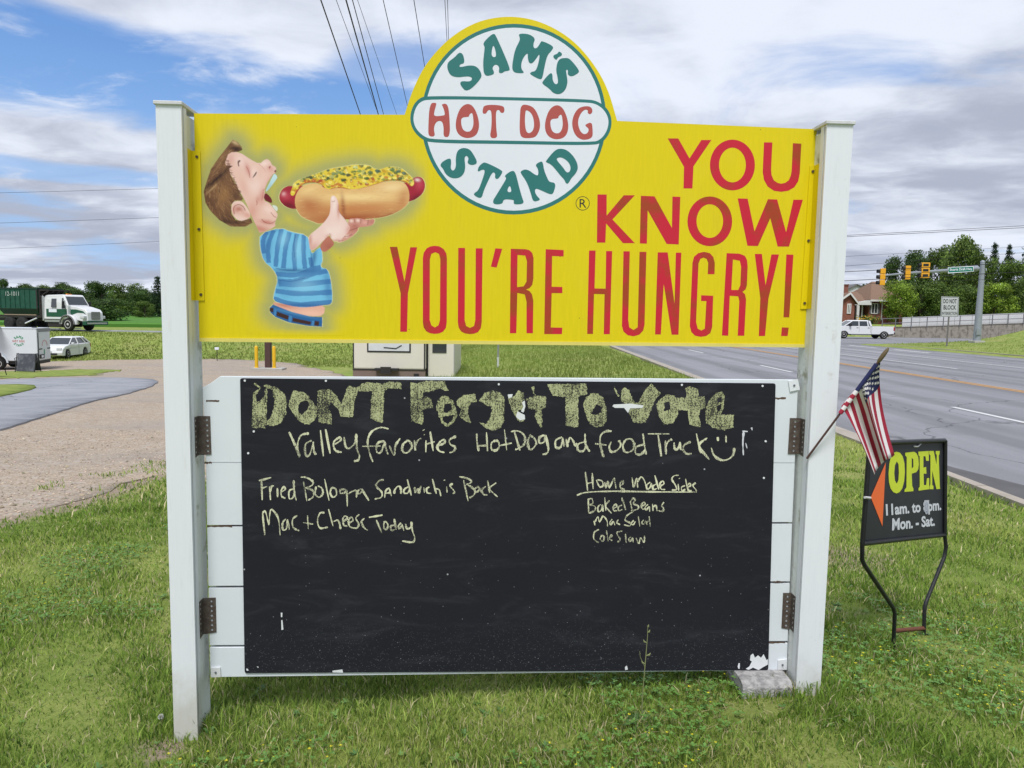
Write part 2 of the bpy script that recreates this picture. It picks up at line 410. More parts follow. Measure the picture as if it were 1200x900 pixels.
# ---- ground sheet, finer towards the camera
def make_ground():
    def ax(a, lo, hi, n):
        t = np.linspace(math.asinh(lo/a), math.asinh(hi/a), n); return a*np.sinh(t)
    X = ax(3.0, -420, 420, 250); Y = np.concatenate([np.linspace(-40, 1, 14)[:-1], 2.0+ax(3.0, -1, 640, 300)])
    extra = np.arange(50, 96, .5); Y = np.unique(np.round(np.concatenate([Y, extra]), 3))
    XX, YY = np.meshgrid(X, Y); ZZ = terr(XX, YY)
    # small unevenness
    qq = np.stack([XX.ravel(), YY.ravel()], 1); ins = (inside(qq, GRAV) | inside(qq, DRIVE)).reshape(XX.shape)
    dE = np.full(XX.size, 9.0); nr = np.where((qq[:, 1] < 40) & (np.abs(qq[:, 0]) < 20) & ins.ravel())[0]; eE = np.array(EDGE)
    dE[nr] = [np.min(np.hypot(eE[:, 0]-a, eE[:, 1]-b)) for a, b in qq[nr]]; dE = dE.reshape(XX.shape)
    ZZ = ZZ-np.where(ins & (dE > .55), .05, 0)
    ZZ = ZZ+np.where((XX-.025*YY < 5) & ~ins, .012*np.sin(XX*3.1+1)*np.sin(YY*2.3)+.01*np.sin(XX*7+YY*5), 0)
    ny, nx = XX.shape; V = np.stack([XX, YY, ZZ], -1).reshape(-1, 3)
    idx = np.arange(nx*ny).reshape(ny, nx); Q = np.stack([idx[:-1, :-1], idx[:-1, 1:], idx[1:, 1:], idx[1:, :-1]], -1).reshape(-1, 4)
    me = bpy.data.meshes.new('ground'); me.from_pydata(V.tolist(), [], Q.tolist()); me.materials.append(LAWN)
    me.polygons.foreach_set('use_smooth', [True]*len(me.polygons))
    q = V[:, :2]; soil = np.zeros(len(q)); e = np.array(EDGE); near = (q[:, 1] < 40) & (np.abs(q[:, 0]) < 20); idn = np.where(near)[0]
    d = np.array([np.min(np.hypot(e[:, 0]-a, e[:, 1]-b)) for a, b in q[idn]]); soil[idn] = .75*np.exp(-(d/.38)**2)
    for sx_, sy_, rr, k in ((-1.36, 2.72, .16, .75), (1.28, 2.85, .12, .6), (2.35, 5.0, .55, .62), (1.75, 3.9, .35, .5), (1.35, 3.3, .25, .5), (.55, 2.75, .3, .42), (-.2, 2.5, .3, .38), (1.95, 3.45, .18, .55), (-2.0, 4.6, .3, .5)):
        soil = np.maximum(soil, k*np.exp(-((q[:, 0]-sx_)**2+(q[:, 1]-sy_)**2)/rr**2))
    me.attributes.new('soil', 'FLOAT', 'POINT').data.foreach_set('value', soil.astype(np.float32))
    o = bpy.data.objects.new('ground', me); COL.objects.link(o); kind(o, 'structure')

# ---- gravel lot and asphalt drive on the left
_near = [G(*p) for p in [(0,612),(50,600),(100,586),(140,568),(193,556)]]
GRAV = [(-16, 4.6)]+[(p.x, p.y) for p in _near]+[(-2.6, 7.6), (-2.2, 9.5), (-2.4, 12.5), (-3.2, 17), (-5.5, 24), (-6.5, 33)]
GRAV += [(p.x, p.y) for p in [G(405,439), G(345,426), G(300,422.3), G(240,421), G(190,421), G(120,422), G(58,424)]]+[(-40, 46), (-40, 4.6)]
GRAV = [g for i, g in enumerate(GRAV) if not (g == (-6.5, 33))]
_e = [np.array(p[:2]) for p in GRAV[:18]]
EDGE = [a+(b-a)*k/8 for a, b in zip(_e[:-1], _e[1:]) for k in range(8)]
make_sheet('gravel_lot', GRAV, GRAVEL, .010, .9, .10)
DRIVE = [(p.x, p.y) for p in [G(0,506),G(30,497),G(60,487),G(110,471),G(150,462.5),G(178,454),G(185.5,448),G(180,445.5),G(160,444),G(120,443.3),G(60,443.8),G(8,446),G(0,447)]]
DRIVE += [(-34, 33.5), (-34, 12.5), (-20, 11.0)]
make_sheet('asphalt_drive', DRIVE, DRIVEM, .045, .9, .008)
GPATCH = [(p.x, p.y) for p in [G(0,467),G(20,463),G(36,459),G(42.5,456),G(40,453.5),G(22,452.5),G(0,453)]]+[(-24, 24.5), (-22, 20.5)]
make_sheet('grass_island', GPATCH, LAWN, .075, .8)
GSTRIP = [(p.x, p.y) for p in [G(0,444.5),G(60,441.8),G(110,440),G(128,436),G(134,433.5),G(100,433),G(60,434.5),G(20,438)]]+[(-27, 40), (-27, 36)]
make_sheet('grass_strip', GSTRIP, LAWN, .035, .8, .16)

make_ground()

# ---- the highway: asphalt, kerb, gutter, painted lines
def RZ(x, y): return np.full(np.shape(x), EYE-1.92)+np.where(np.asarray(y) > 130, .008*(np.asarray(y)-130), 0)
def road_strip(mb, u0, u1, s0, s1, off, m, n=1):
    rows = []
    for i in range(n+1):
        s = s0+(s1-s0)*i/n; rows.append([(u+.025*s, s, float(RZ(u, s))+off) for u in (u0, u1)])
    mb.grid(rows, m, False)
def make_road():
    mb = MB(); road_strip(mb, 5.3, 27.6, -40, 420, 0, ROADM, 40)
    kind(mb.build('highway'), 'structure')
    mb = MB(); mb2 = MB()
    for i in range(80):
        s0, s1 = -10+i*3, -10+(i+1)*3-.015
        P = lambda u, s, z: (u+.025*s, s, EYE-1.92+z)
        lo = [P(5.0, s0, -.12), P(5.17, s0, -.12), P(5.17, s0, .085), P(5.14, s0, .105), P(5.0, s0, .105)]
        hi = [P(5.0, s1, -.12), P(5.17, s1, -.12), P(5.17, s1, .085), P(5.14, s1, .105), P(5.0, s1, .105)]
        (mb if i > -1 else mb2).prism(lo, hi, CONC)
    kind(mb.build('kerb'), 'structure')
    mb = MB(); road_strip(mb, 5.17, 5.6, -10, 230, .004, CONC, 30); kind(mb.build('gutter'), 'structure')
    mb = MB()
    for u in (13.72, 13.96): road_strip(mb, u, u+.12, -30, 400, .006, YLINE, 30)
    kind(mb.build('yellow_centre_line'), 'structure')
    mb = MB()
    for k in range(-1, 14):
        s = 12.7+13.9*k; road_strip(mb, 9.55, 9.68, s, s+3.7, .006, WLINE)
    road_strip(mb, 17.62, 17.75, 30, 90, .006, WLINE, 6); road_strip(mb, 17.62, 17.75, 14, 17.6, .006, WLINE)
    road_strip(mb, 21.2, 21.33, 18, 62, .006, WLINE, 4)
    for s in (45, 52): road_strip(mb, 24.6, 24.9, s, s+4.5, .006, WLINE)
    kind(mb.build('white_lane_line'), 'structure')
    # dirt washed into the gutter
    mb = MB(); m = mat('gutter_dirt', (.10, .098, .10), .9, .3, 3)
    mb.flat([[(u+.025*s, s, EYE-1.92+.008) for u, s in ((5.5,11.5),(5.62,9.5),(5.95,8.2),(6.1,7.2),(5.9,6.4),(5.3,6.2),(5.25,9))]], m)
    kind(mb.build('gutter_stain'), 'structure')
    # cross street in front of the wall and the raised grass corner
    mb = MB(); z = EYE-1.905
    mb.grid([[(x, y, z) for x in (20, 60, 140)] for y in (60.5, 70, 87.18)], ROADM, False); kind(mb.build('side_street'), 'structure')
    mb = MB(); pts = [(27.6+.025*s, s) for s in range(-20, 56, 2)]+[(29.3, 57), (30.5, 58.3), (33, 59), (40, 59.6), (60, 60)]
    for i in range(len(pts)-1):
        a, b = pts[i], pts[i+1]; d = Vector((b[0]-a[0], b[1]-a[1], 0)).normalized(); nrm = Vector((d.y, -d.x, 0))*.16
        q = lambda p, k, zz: (p[0]+nrm.x*k, p[1]+nrm.y*k, EYE-1.92+zz)
        mb.prism([q(a,0,-.05),q(a,1,-.05),q(a,1,.13),q(a,0,.13)], [q(b,0,-.05),q(b,1,-.05),q(b,1,.13),q(b,0,.13)], CONC, cap=False)
    kind(mb.build('corner_kerb'), 'structure')
    make_sheet('bank_road', [(-120, 62.2), (-9, 62.2), (-9, 65), (-120, 65)], DRIVEM, .05, 2.5)
make_road()
def make_field():
    m = bpy.data.materials.new('crop_rows'); m.use_nodes = True; t = NT(m.node_tree); b = t.n['Principled BSDF']
    v = t.new('ShaderNodeTexCoord').outputs['Object']
    wv = t.new('ShaderNodeTexWave', wave_type='BANDS', bands_direction='Y'); wv.inputs['Scale'].default_value = .055; wv.inputs['Distortion'].default_value = 1.2; wv.inputs['Detail'].default_value = 3
    t.l.new(v, wv.inputs['Vector'])
    c = t.mixc(wv.outputs['Fac'], (.06, .17, .03), (.11, .24, .045)); c = t.mixc(t.ramp(t.noise(v, .05, 5), .4, .7), c, (.08, .19, .035))
    t.l.new(c, b.inputs['Base Color']); b.inputs['Roughness'].default_value = .9; b.inputs['Specular IOR Level'].default_value = .1
    make_sheet('crop_field', [(-170, 80), (-8, 80), (0, 110), (0, 200), (-200, 200), (-260, 140)], m, .35, 6)
make_field()

def loose_stones():
    """single stones lying on the gravel and along its edge"""
    r = np.random.default_rng(17); n = 9000; x = r.uniform(-8.5, -1.2, n); y = 5.2+8*r.random(n)**1.3; q = np.stack([x, y], 1); e = np.array(EDGE); g = inside(q, GRAV) & ~inside(q, DRIVE)
    d = np.array([np.min(np.hypot(e[:, 0]-a, e[:, 1]-b)) for a, b in q]); k = g | ((d < .35) & (r.random(n) < .5)); x, y = x[k], y[k]; n = len(x); z = terr(x, y)+np.where(g[k], .012, .002)
    s = r.uniform(.005, .015, n)*np.where(r.random(n) < .06, 1.9, 1); a = r.uniform(0, 6.28, n); V = []
    ca, sa = np.cos(a)*s, np.sin(a)*s; st = r.uniform(.6, 1.2, n)
    for ux, uy, h in ((1, 0, .1), (0, st, .1), (-1, 0, .1), (0, -st, .1), (.1, .1, .8)): V.append(np.stack([x+ca*ux-sa*uy, y+sa*ux+ca*uy, z+s*h], 1))
    V = np.stack(V, 1).reshape(-1, 3); b = np.arange(n)[:, None]*5; F_ = np.concatenate([b+np.array([[0, 1, 4]]), b+np.array([[1, 2, 4]]), b+np.array([[2, 3, 4]]), b+np.array([[3, 0, 4]])], 1).reshape(-1, 3)
    me = bpy.data.meshes.new('loose_stones'); me.from_pydata(V.tolist(), [], F_.tolist()); A = np.ones((n, 5, 4), np.float32); A[:, :, :3] = (np.array((.40, .325, .25))*r.uniform(.5, 1.5, (n, 1))*(1+r.normal(0, .05, (n, 3))))[:, None]
    me.color_attributes.new('tint', 'FLOAT_COLOR', 'POINT').data.foreach_set('color', A.ravel()); me.materials.append(attr_mat('stone', 'tint', .9, .1)); o = bpy.data.objects.new('loose_stones', me); COL.objects.link(o); kind(o, 'stuff', 'small loose stones on the gravel lot')
loose_stones()

# ------------------------------------------------------------------ grass, clover, flowers
def pnoise(x, y, s, seed):
    r = np.random.default_rng(seed); o = np.zeros_like(x)
    for k in range(6):
        a = r.uniform(0, 2*np.pi); f = s*r.uniform(.6, 1.7); o += np.sin((x*np.cos(a)+y*np.sin(a))*f+r.uniform(0, 6.28))
    return o/6*1.6
BLOCKERS = []
def lawn_ok(x, y):
    """how much grass grows at a place, 0..1"""
    q = np.stack([x, y], 1); ok = np.ones(len(x))
    g = inside(q, GRAV); ok[g] = 0
    # thinning fringe beside the gravel
    fr = (pnoise(x, y, 3.5, 3)+pnoise(x, y, 9, 4)*.6); a = np.array(EDGE)
    dd = np.min(np.linalg.norm(q[:, None]-a[None], axis=2), 1)
    sc = np.clip(dd/.5+.28+fr*.5, 0, 1); ok = np.where(g, np.where((dd < 1.3) & (fr > .12+dd*.55), .6, 0), ok*np.where(y > 3.6, sc, 1))
    u = x-.025*y; ok[(u > 4.98)] = 0
    return ok

SHORT = [(-1.36, 2.68, .09), (-1.26, 2.68, .08), (.92, 2.76, .07), (1.02, 2.77, .07), (1.09, 2.79, .06)]
TALL = [(-1.18, 2.86, .08), (-1.42, 2.86, .08), (1.30, 2.90, .10), (1.86, 3.45, .12), (2.02, 3.7, .12)]
def blades(name, N, dmin, dmax, hgt, wid, label, power=1.0, ang=50, seed=1):
    r = np.random.default_rng(seed)
    d = dmin+(dmax-dmin)*r.random(N*3)**power; a = R(ang)*(r.random(N*3)*2-1); x = d*np.sin(a); y = d*np.cos(a)
    clump = pnoise(x, y, 7, 11)*.5+pnoise(x, y, 17, 12)*.35
    bare = pnoise(x, y, 1.6, 21)+.5*pnoise(x, y, 4.2, 22)
    p = lawn_ok(x, y)*np.clip(.85+clump*.4, .6, 1)*np.where(bare > 1.05, .65, 1)
    k = r.random(N*3) < p; x, y, d, clump, bare = (v[k][:N] for v in (x, y, d, clump, bare)); n = len(x)
    z = terr(x, y)-.005
    h = hgt*r.uniform(.45, 1.25, n)*(1+.4*np.clip(clump, -.5, 1))*np.where(r.random(n) < .04, 1.7, 1)*np.clip(1.1-.25*np.maximum(bare, 0), .75, 1.1)
    for bx, by, br in SHORT: h = np.where(np.hypot(x-bx, y-by) < br, h*.5, h)
    for bx, by, br in TALL: h = np.where(np.hypot(x-bx, y-by) < br, h*1.4, h)
    w = wid*r.uniform(.45, 1.5, n)*(d/4)**.4
    yaw = r.uniform(0, 2*np.pi, n); lean = r.uniform(.1, .95, n)*h; la = r.uniform(0, 2*np.pi, n)
    lx, ly = np.cos(la)*lean, np.sin(la)*lean; wx, wy = np.cos(yaw)*w/2, np.sin(yaw)*w/2
    V = np.empty((n, 5, 3)); 
    V[:, 0] = np.stack([x-wx, y-wy, z], 1); V[:, 1] = np.stack([x+wx, y+wy, z], 1)
    V[:, 2] = np.stack([x-wx*.75+lx*.35, y-wy*.75+ly*.35, z+h*.6], 1); V[:, 3] = np.stack([x+wx*.75+lx*.35, y+wy*.75+ly*.35, z+h*.6], 1)
    V[:, 4] = np.stack([x+lx, y+ly, z+h*.92], 1)
    b = np.arange(n)[:, None]*5
    tri = np.concatenate([b+np.array([[0, 1, 3]]), b+np.array([[0, 3, 2]]), b+np.array([[2, 3, 4]])], 1).reshape(-1, 3)
    me = bpy.data.meshes.new(name); me.vertices.add(n*5); me.vertices.foreach_set('co', V.ravel())
    m = len(tri); me.loops.add(m*3); me.loops.foreach_set('vertex_index', tri.ravel().astype(np.int32))
    me.polygons.add(m); me.polygons.foreach_set('loop_start', np.arange(0, m*3, 3, dtype=np.int32)); me.polygons.foreach_set('loop_total', np.full(m, 3, np.int32))
    # colour of each blade: fresh, yellowish or dry
    pal = np.array([(.20, .315, .05), (.31, .43, .085), (.44, .50, .14), (.68, .60, .36), (.09, .165, .032)])
    t = np.clip(pnoise(x, y, 1.3, 31)*.7+pnoise(x, y, 4, 32)*.45+r.normal(0, .33, n)+.42, 0, 1)
    c = np.where(t[:, None] < .5, pal[0]+(pal[1]-pal[0])*(t/.5)[:, None], pal[1]+(pal[2]-pal[1])*((t-.5)/.5)[:, None])
    dry = r.random(n) < np.clip(.09+.16*np.maximum(bare, 0)+.10*np.maximum(pnoise(x, y, 2.2, 33), 0), 0, .6)
    c[dry] = pal[3]*r.uniform(.7, 1.2, (dry.sum(), 1)); dk = r.random(n) < .17; c[dk] = pal[4]
    c = c*r.uniform(.75, 1.3, (n, 1))
    C = np.ones((n, 5, 4)); C[:, :, :3] = c[:, None]
    at_ = me.color_attributes.new('tint', 'FLOAT_COLOR', 'POINT'); at_.data.foreach_set('color', C.astype(np.float32).ravel())
    me.update(); me.validate(); me.materials.append(attr_mat('grass_blade', 'tint', .6, .2, .45))
    o = bpy.data.objects.new(name, me); COL.objects.link(o); kind(o, 'stuff', label)
blades('grass', 300000, 2.1, 7.5, .041, .0050, 'short patchy green lawn grass round the sign posts', 1.15, 48, 1)
blades('grass', 80000, 7.0, 22, .050, .008, 'green grass of the verge between lot and road', 1.3, 46, 2)

def clover():
    """low clover leaves with tiny yellow flowers, in patches"""
    r = np.random.default_rng(5)
    mb = MB(); fl = MB(); g = mat('clover_leaf', (.11, .23, .045), .6, .4, 30); yl = mat('yellow_petal', (.62, .55, .02), .6, .15, 30)
    x = r.uniform(-3.2, 4.4, 26000); y = r.uniform(2.2, 5.6, 26000)
    p = pnoise(x, y, 2.0, 41)+.6*pnoise(x, y, 5, 42)+.35*((x > 0) & (y < 3.4))+.5*((x < -.6) & (x > -1.6) & (y < 2.9))+.5*((x > 1.4) & (y < 4.2)); k = (p > .75) & (lawn_ok(x, y) > .5)
    x, y = x[k][:5200], y[k][:5200]; z = terr(x, y)
    for i in range(len(x)):
        h = r.uniform(.02, .06); s = r.uniform(.007, .014); a = r.uniform(0, 6.28); c = Vector((x[i], y[i], z[i]+h))
        for j in range(3):
            q = a+j*2.094; d = Vector((math.cos(q), math.sin(q), r.uniform(-.1, .5))); e = Vector((-math.sin(q), math.cos(q), 0))
            mb.face([c, c+d*s*.6+e*s*.5, c+d*s*1.2, c+d*s*.6-e*s*.5], g)
        if r.random() < .11:
            c2 = c+Vector((r.normal(0, .01), r.normal(0, .01), r.uniform(.012, .035))); s2 = r.uniform(.0025, .005)
            for j in range(4):
                q = a+j*1.571; d = Vector((math.cos(q), math.sin(q), .5)); e = Vector((-math.sin(q), math.cos(q), 0)); fl.face([c2, c2+d*s2+e*s2*.6, c2+d*s2*1.3, c2+d*s2-e*s2*.6], yl)
    kind(mb.build('clover'), 'stuff', 'low clover leaves spreading through the lawn'); kind(fl.build('yellow_flowers'), 'stuff', 'tiny yellow flowers dotted over the clover')
clover()
def thatch_and_weeds():
    """dead straw lying in the lawn and flat rosettes of broad-leaved weeds"""
    r = np.random.default_rng(23); n = 16000; d = 2.1+4.2*r.random(n)**1.2; a = R(48)*(r.random(n)*2-1); x, y = d*np.sin(a), d*np.cos(a)
    p = np.clip(.25+.75*(pnoise(x, y, 2.4, 71)+.5*pnoise(x, y, 6, 72)), .05, 1)*(lawn_ok(x, y) > .3); k = r.random(n) < p; x, y = x[k], y[k]; n = len(x); z = terr(x, y)+r.uniform(.004, .026, n)
    L = r.uniform(.02, .07, n); t = r.uniform(0, 6.28, n); w = r.uniform(.0008, .002, n); dx, dy = np.cos(t)*L/2, np.sin(t)*L/2; wx, wy = -np.sin(t)*w, np.cos(t)*w; dz = r.normal(0, .008, n)
    V = np.stack([np.stack([x-dx-wx, y-dy-wy, z-dz], 1), np.stack([x-dx+wx, y-dy+wy, z-dz], 1), np.stack([x+dx, y+dy, z+dz], 1)], 1)
    me = bpy.data.meshes.new('dry_straw'); me.from_pydata(V.reshape(-1, 3).tolist(), [], np.arange(n*3).reshape(-1, 3).tolist()); A = np.ones((n, 3, 4), np.float32); A[:, :, :3] = (np.array((.55, .47, .28))*r.uniform(.55, 1.2, (n, 1)))[:, None]
    me.color_attributes.new('tint', 'FLOAT_COLOR', 'POINT').data.foreach_set('color', A.ravel()); me.materials.append(MATS['grass_blade']); o = bpy.data.objects.new('dry_straw', me); COL.objects.link(o); kind(o, 'stuff', 'dead straw lying in the mown lawn')
    mb = MB(); ms = [mat('weed_rosette', (.13, .24, .055), .55, .35, 30), mat('weed_rosette_dark', (.08, .17, .045), .55, .35, 30)]
    for i in range(260):
        d = 2.2+2.6*r.random(); a = R(42)*(r.random()*2-1); x, y = d*math.sin(a), d*math.cos(a)
        if lawn_ok(np.array([x]), np.array([y]))[0] < .8 or y < 2.2: continue
        c = Vector((x, y, T(x, y)+.012)); s = r.uniform(.010, .026); m_ = ms[i % 2]
        for j in range(int(r.integers(6, 11))):
            q = r.uniform(0, 6.28); f = Vector((math.cos(q), math.sin(q), r.uniform(.15, .8))); e = Vector((-math.sin(q), math.cos(q), 0)); ll = s*r.uniform(.7, 1.3); ww = ll*r.uniform(.18, .32)
            mb.grid([[c-e*.001, c+e*.001], [c+f*ll*.4-e*ww, c+f*ll*.4+e*ww], [c+f*ll*.75-e*ww*.8, c+f*ll*.75+e*ww*.8], [c+f*ll-e*.001-Vector((0, 0, ll*.15)), c+f*ll+e*.001-Vector((0, 0, ll*.15))]], m_)
    kind(mb.build('lawn_weeds'), 'stuff', 'flat broad-leaved weeds scattered through the lawn')
thatch_and_weeds()
def bank_grass():
    """longer rough grass on the bank, the middle verge and the raised corner"""
    r = np.random.default_rng(9); V = []; C = []
    def add(n, fx, fy, hh, ww, pal):
        x, y = fx(n), fy(n); q = np.stack([x, y], 1); u = x-.025*y
        k = ~inside(q, GRAV) & ((u < 4.9) | (u > 28)); x, y = x[k], y[k]; m = len(x); z = terr(x, y)
        h = hh*r.uniform(.4, 1.2, m); w = ww*r.uniform(.5, 1.2, m); a = r.uniform(0, 6.28, m); l = r.normal(0, .35, (m, 2))*h[:, None]
        v = np.stack([np.stack([x-np.cos(a)*w, y-np.sin(a)*w, z-.02], 1), np.stack([x+np.cos(a)*w, y+np.sin(a)*w, z-.02], 1), np.stack([x+l[:, 0], y+l[:, 1], z+h], 1)], 1)
        t = r.random((m, 1)); c = np.array(pal[0])+(np.array(pal[1])-np.array(pal[0]))*t; c *= 1+.3*pnoise(x, y, .5, 51)[:, None]
        V.append(v); C.append(np.repeat(c[:, None], 3, 1))
    bank = ((.17, .245, .045), (.27, .31, .085)); verge = ((.18, .26, .045), (.33, .38, .11))
    add(26000, lambda n: r.uniform(-52, -6, n), lambda n: r.uniform(47, 60.5, n), .16, .045, bank)
    add(30000, lambda n: r.uniform(-7, 5.5, n), lambda n: 18+42*r.random(n)**1.2, .16, .025, verge)
    add(14000, lambda n: r.uniform(28, 60, n), lambda n: r.uniform(30, 58, n), .10, .03, verge)
    add(5000, lambda n: r.uniform(-26, -16, n), lambda n: r.uniform(20, 34, n), .12, .03, verge)
    V = np.concatenate(V); C = np.concatenate(C); n = len(V)
    me = bpy.data.meshes.new('rough_grass'); me.from_pydata(V.reshape(-1, 3).tolist(), [], np.arange(n*3).reshape(-1, 3).tolist())
    A = np.ones((n*3, 4), np.float32); A[:, :3] = np.clip(C.reshape(-1, 3), 0, 1)
    me.color_attributes.new('tint', 'FLOAT_COLOR', 'POINT').data.foreach_set('color', A.ravel()); me.materials.append(MATS['grass_blade'])
    o = bpy.data.objects.new('rough_grass', me); COL.objects.link(o); kind(o, 'stuff', 'longer grass on the bank, verge and street corner')
bank_grass()

# ------------------------------------------------------------------ the roadside sign
YAW = .049; T0 = Vector((-1.2363, 2.8665, .7557+EYE)); HP = .8719
_cy, _sy = math.cos(YAW), math.sin(YAW)
_c = T0+Vector((_cy, _sy, 0))*1.22
ZG = T(_c.x, _c.y); SROOT = Vector((_c.x, _c.y, ZG))
def SP(px, py, y=0.0):
    """point of the sign (its own coordinates) seen at a pixel, on the plane y = const of the sign"""
    d = ray(px, py); p = CP-SROOT
    l = lambda v: Vector((_cy*v.x+_sy*v.y, -_sy*v.x+_cy*v.y, v.z))
    d, p = l(d), l(p); return p+d*((y-p.y)/d.y)
ZF = T0.z-ZG            # height of the yellow panel's top left corner above the root
FX = -1.22              # fit x -> local x

def post_mat():
    m = bpy.data.materials.new('weathered_white'); m.use_nodes = True; t = NT(m.node_tree); b = t.n['Principled BSDF']
    v = t.new('ShaderNodeTexCoord').outputs['Object']; sx = t.new('ShaderNodeSeparateXYZ'); t.l.new(v, sx.inputs[0]); z = sx.outputs[2]
    gr = t.noise(t.mapping(v, (1, 1, .035)), 130, 4, .65); dr = t.noise(t.mapping(v, (1, 1, .12)), 26, 5, .7); bl = t.noise(v, 9, 5, .65)
    c = t.mixc(gr, (.70, .73, .775), (.775, .80, .835))
    c = t.mixc(t.math('MULTIPLY', t.ramp(dr, .56, .78), .34), c, (.50, .51, .50))
    c = t.mixc(t.math('MULTIPLY', t.ramp(bl, .64, .74), .42), c, (.47, .45, .40))
    mud = t.ramp(t.math('ADD', z, t.math('MULTIPLY', t.math('SUBTRACT', bl, .5), .35)), .26, .0); c = t.mixc(t.math('MULTIPLY', mud, .55), c, (.40, .37, .27))
    t.l.new(c, b.inputs['Base Color']); b.inputs['Roughness'].default_value = .5; b.inputs['Specular IOR Level'].default_value = .3
    bn = t.new('ShaderNodeBump'); bn.inputs['Strength'].default_value = .12; bn.inputs['Distance'].default_value = .003; t.l.new(gr, bn.inputs['Height']); t.l.new(bn.outputs[0], b.inputs['Normal'])
    return m
WHITE = post_mat()
PEEL = mat('peeling_white_paint', (.66, .68, .66), .6, .1, 9, .3, 30, col2=(.30, .30, .22), thresh=(.56, .72))
DARK = mat('dark_gap', (.03, .022, .02), .9, .3, 20)
def board_mat():
    m = bpy.data.materials.new('white_board'); m.use_nodes = True; t = NT(m.node_tree); b = t.n['Principled BSDF']
    v = t.new('ShaderNodeTexCoord').outputs['Object']
    c = t.mixc(t.noise(v, 4, 5), (.65, .70, .745), (.735, .775, .81))
    c = t.mixc(t.math('MULTIPLY', t.ramp(t.noise(t.mapping(v, (8, 1, 1)), 5, 6, .7), .62, .8), .4), c, (.45, .43, .38))
    t.l.new(c, b.inputs['Base Color']); b.inputs['Roughness'].default_value = .5
    return m
WBOARD = board_mat()
def yellow_mat():
    m = bpy.data.materials.new('yellow_vinyl'); m.use_nodes = True; t = NT(m.node_tree); b = t.n['Principled BSDF']
    v = t.new('ShaderNodeTexCoord').outputs['Object']
    st = t.noise(t.mapping(v, (1, 1, .08)), 110, 3, .6); bl = t.noise(v, 3.2, 4, .6)
    c = t.mixc(st, (.67, .535, .003), (.79, .635, .004))
    c = t.mixc(t.math('MULTIPLY', t.ramp(bl, .52, .75), .35), c, (.72, .60, .03))
    gm = t.noise(t.mapping(v, (1, 1, .25)), 7, 6, .7); c = t.mixc(t.math('MULTIPLY', t.ramp(gm, .56, .78), .28), c, (.50, .40, .04))
    vo = t.new('ShaderNodeTexVoronoi'); vo.inputs['Scale'].default_value = 14; t.l.new(v, vo.inputs['Vector'])
    c = t.mixc(t.math('MULTIPLY', t.ramp(vo.outputs['Distance'], .035, .02), .8), c, (.10, .07, .01))
    t.l.new(c, b.inputs['Base Color']); t.l.new(t.math('ADD', .34, t.math('MULTIPLY', bl, .25)), b.inputs['Roughness']); b.inputs['Specular IOR Level'].default_value = .3
    bn = t.new('ShaderNodeBump'); bn.inputs['Strength'].default_value = .1; bn.inputs['Distance'].default_value = .004
    t.l.new(bl, bn.inputs['Height']); t.l.new(bn.outputs[0], b.inputs['Normal'])
    return m
YEL = yellow_mat()
YELPALE = mat('faded_yellow_vinyl', (.72, .62, .16), .5, .15, 12)
TEAL = mat('teal_vinyl', (.025, .175, .17), .45, .12, 6)
LWHITE = mat('white_vinyl', (.75, .78, .86), .45, .06, 4)
LRED = mat('logo_red_vinyl', (.44, .085, .075), .5, .15, 7)
RED = mat('faded_red_vinyl', (.57, .012, .035), .5, .1, 5, col2=(.36, .05, .010), thresh=(.47, .62))
INK = mat('black_ink', (.02, .02, .02), .5, .2, 5)

SIGN = thing('roadside_sign', 'tall two-post sign with yellow hot dog panel above a chalked black menu board', 'sign', SROOT, YAW)

def make_posts():
    for x0, x1, zb, inner in ((-.1004, -.0077, -.06, 1), (2.4344, 2.5382, .06, -1)):
        x0 += FX; x1 += FX; zt = ZF-.0023; cx = (x0+x1)/2
        gx = SROOT.x+_cy*cx; zb = T(gx, SROOT.y+_sy*cx-.05)-ZG-.06
        xi0, xi1 = (x0, x1)
        a = MB()
        a.box((x0, -.1, zb), (x1, -.088, zt), WHITE)
        a.box((x0+.006, -.088, zb), (x1-.006, -.080, zt), DARK)
        a.box((x0, -.080, zb), (x1, -.052, zt), WHITE)
        p = a.build('post', SIGN)
        b = MB(); e = .004
        b.box((x0+e, -.052, zb), (x1-e, .055, zt-.02), PEEL); b.build('rear_post', p)
        c = MB(); c.box((x0-.006, -.108, zt), (x1+.006, .062, zt+.014), mat('post_cap_grey', (.60, .61, .62), .6, .2, 30)); c.build('post_cap', p, .002, 1)
make_posts()

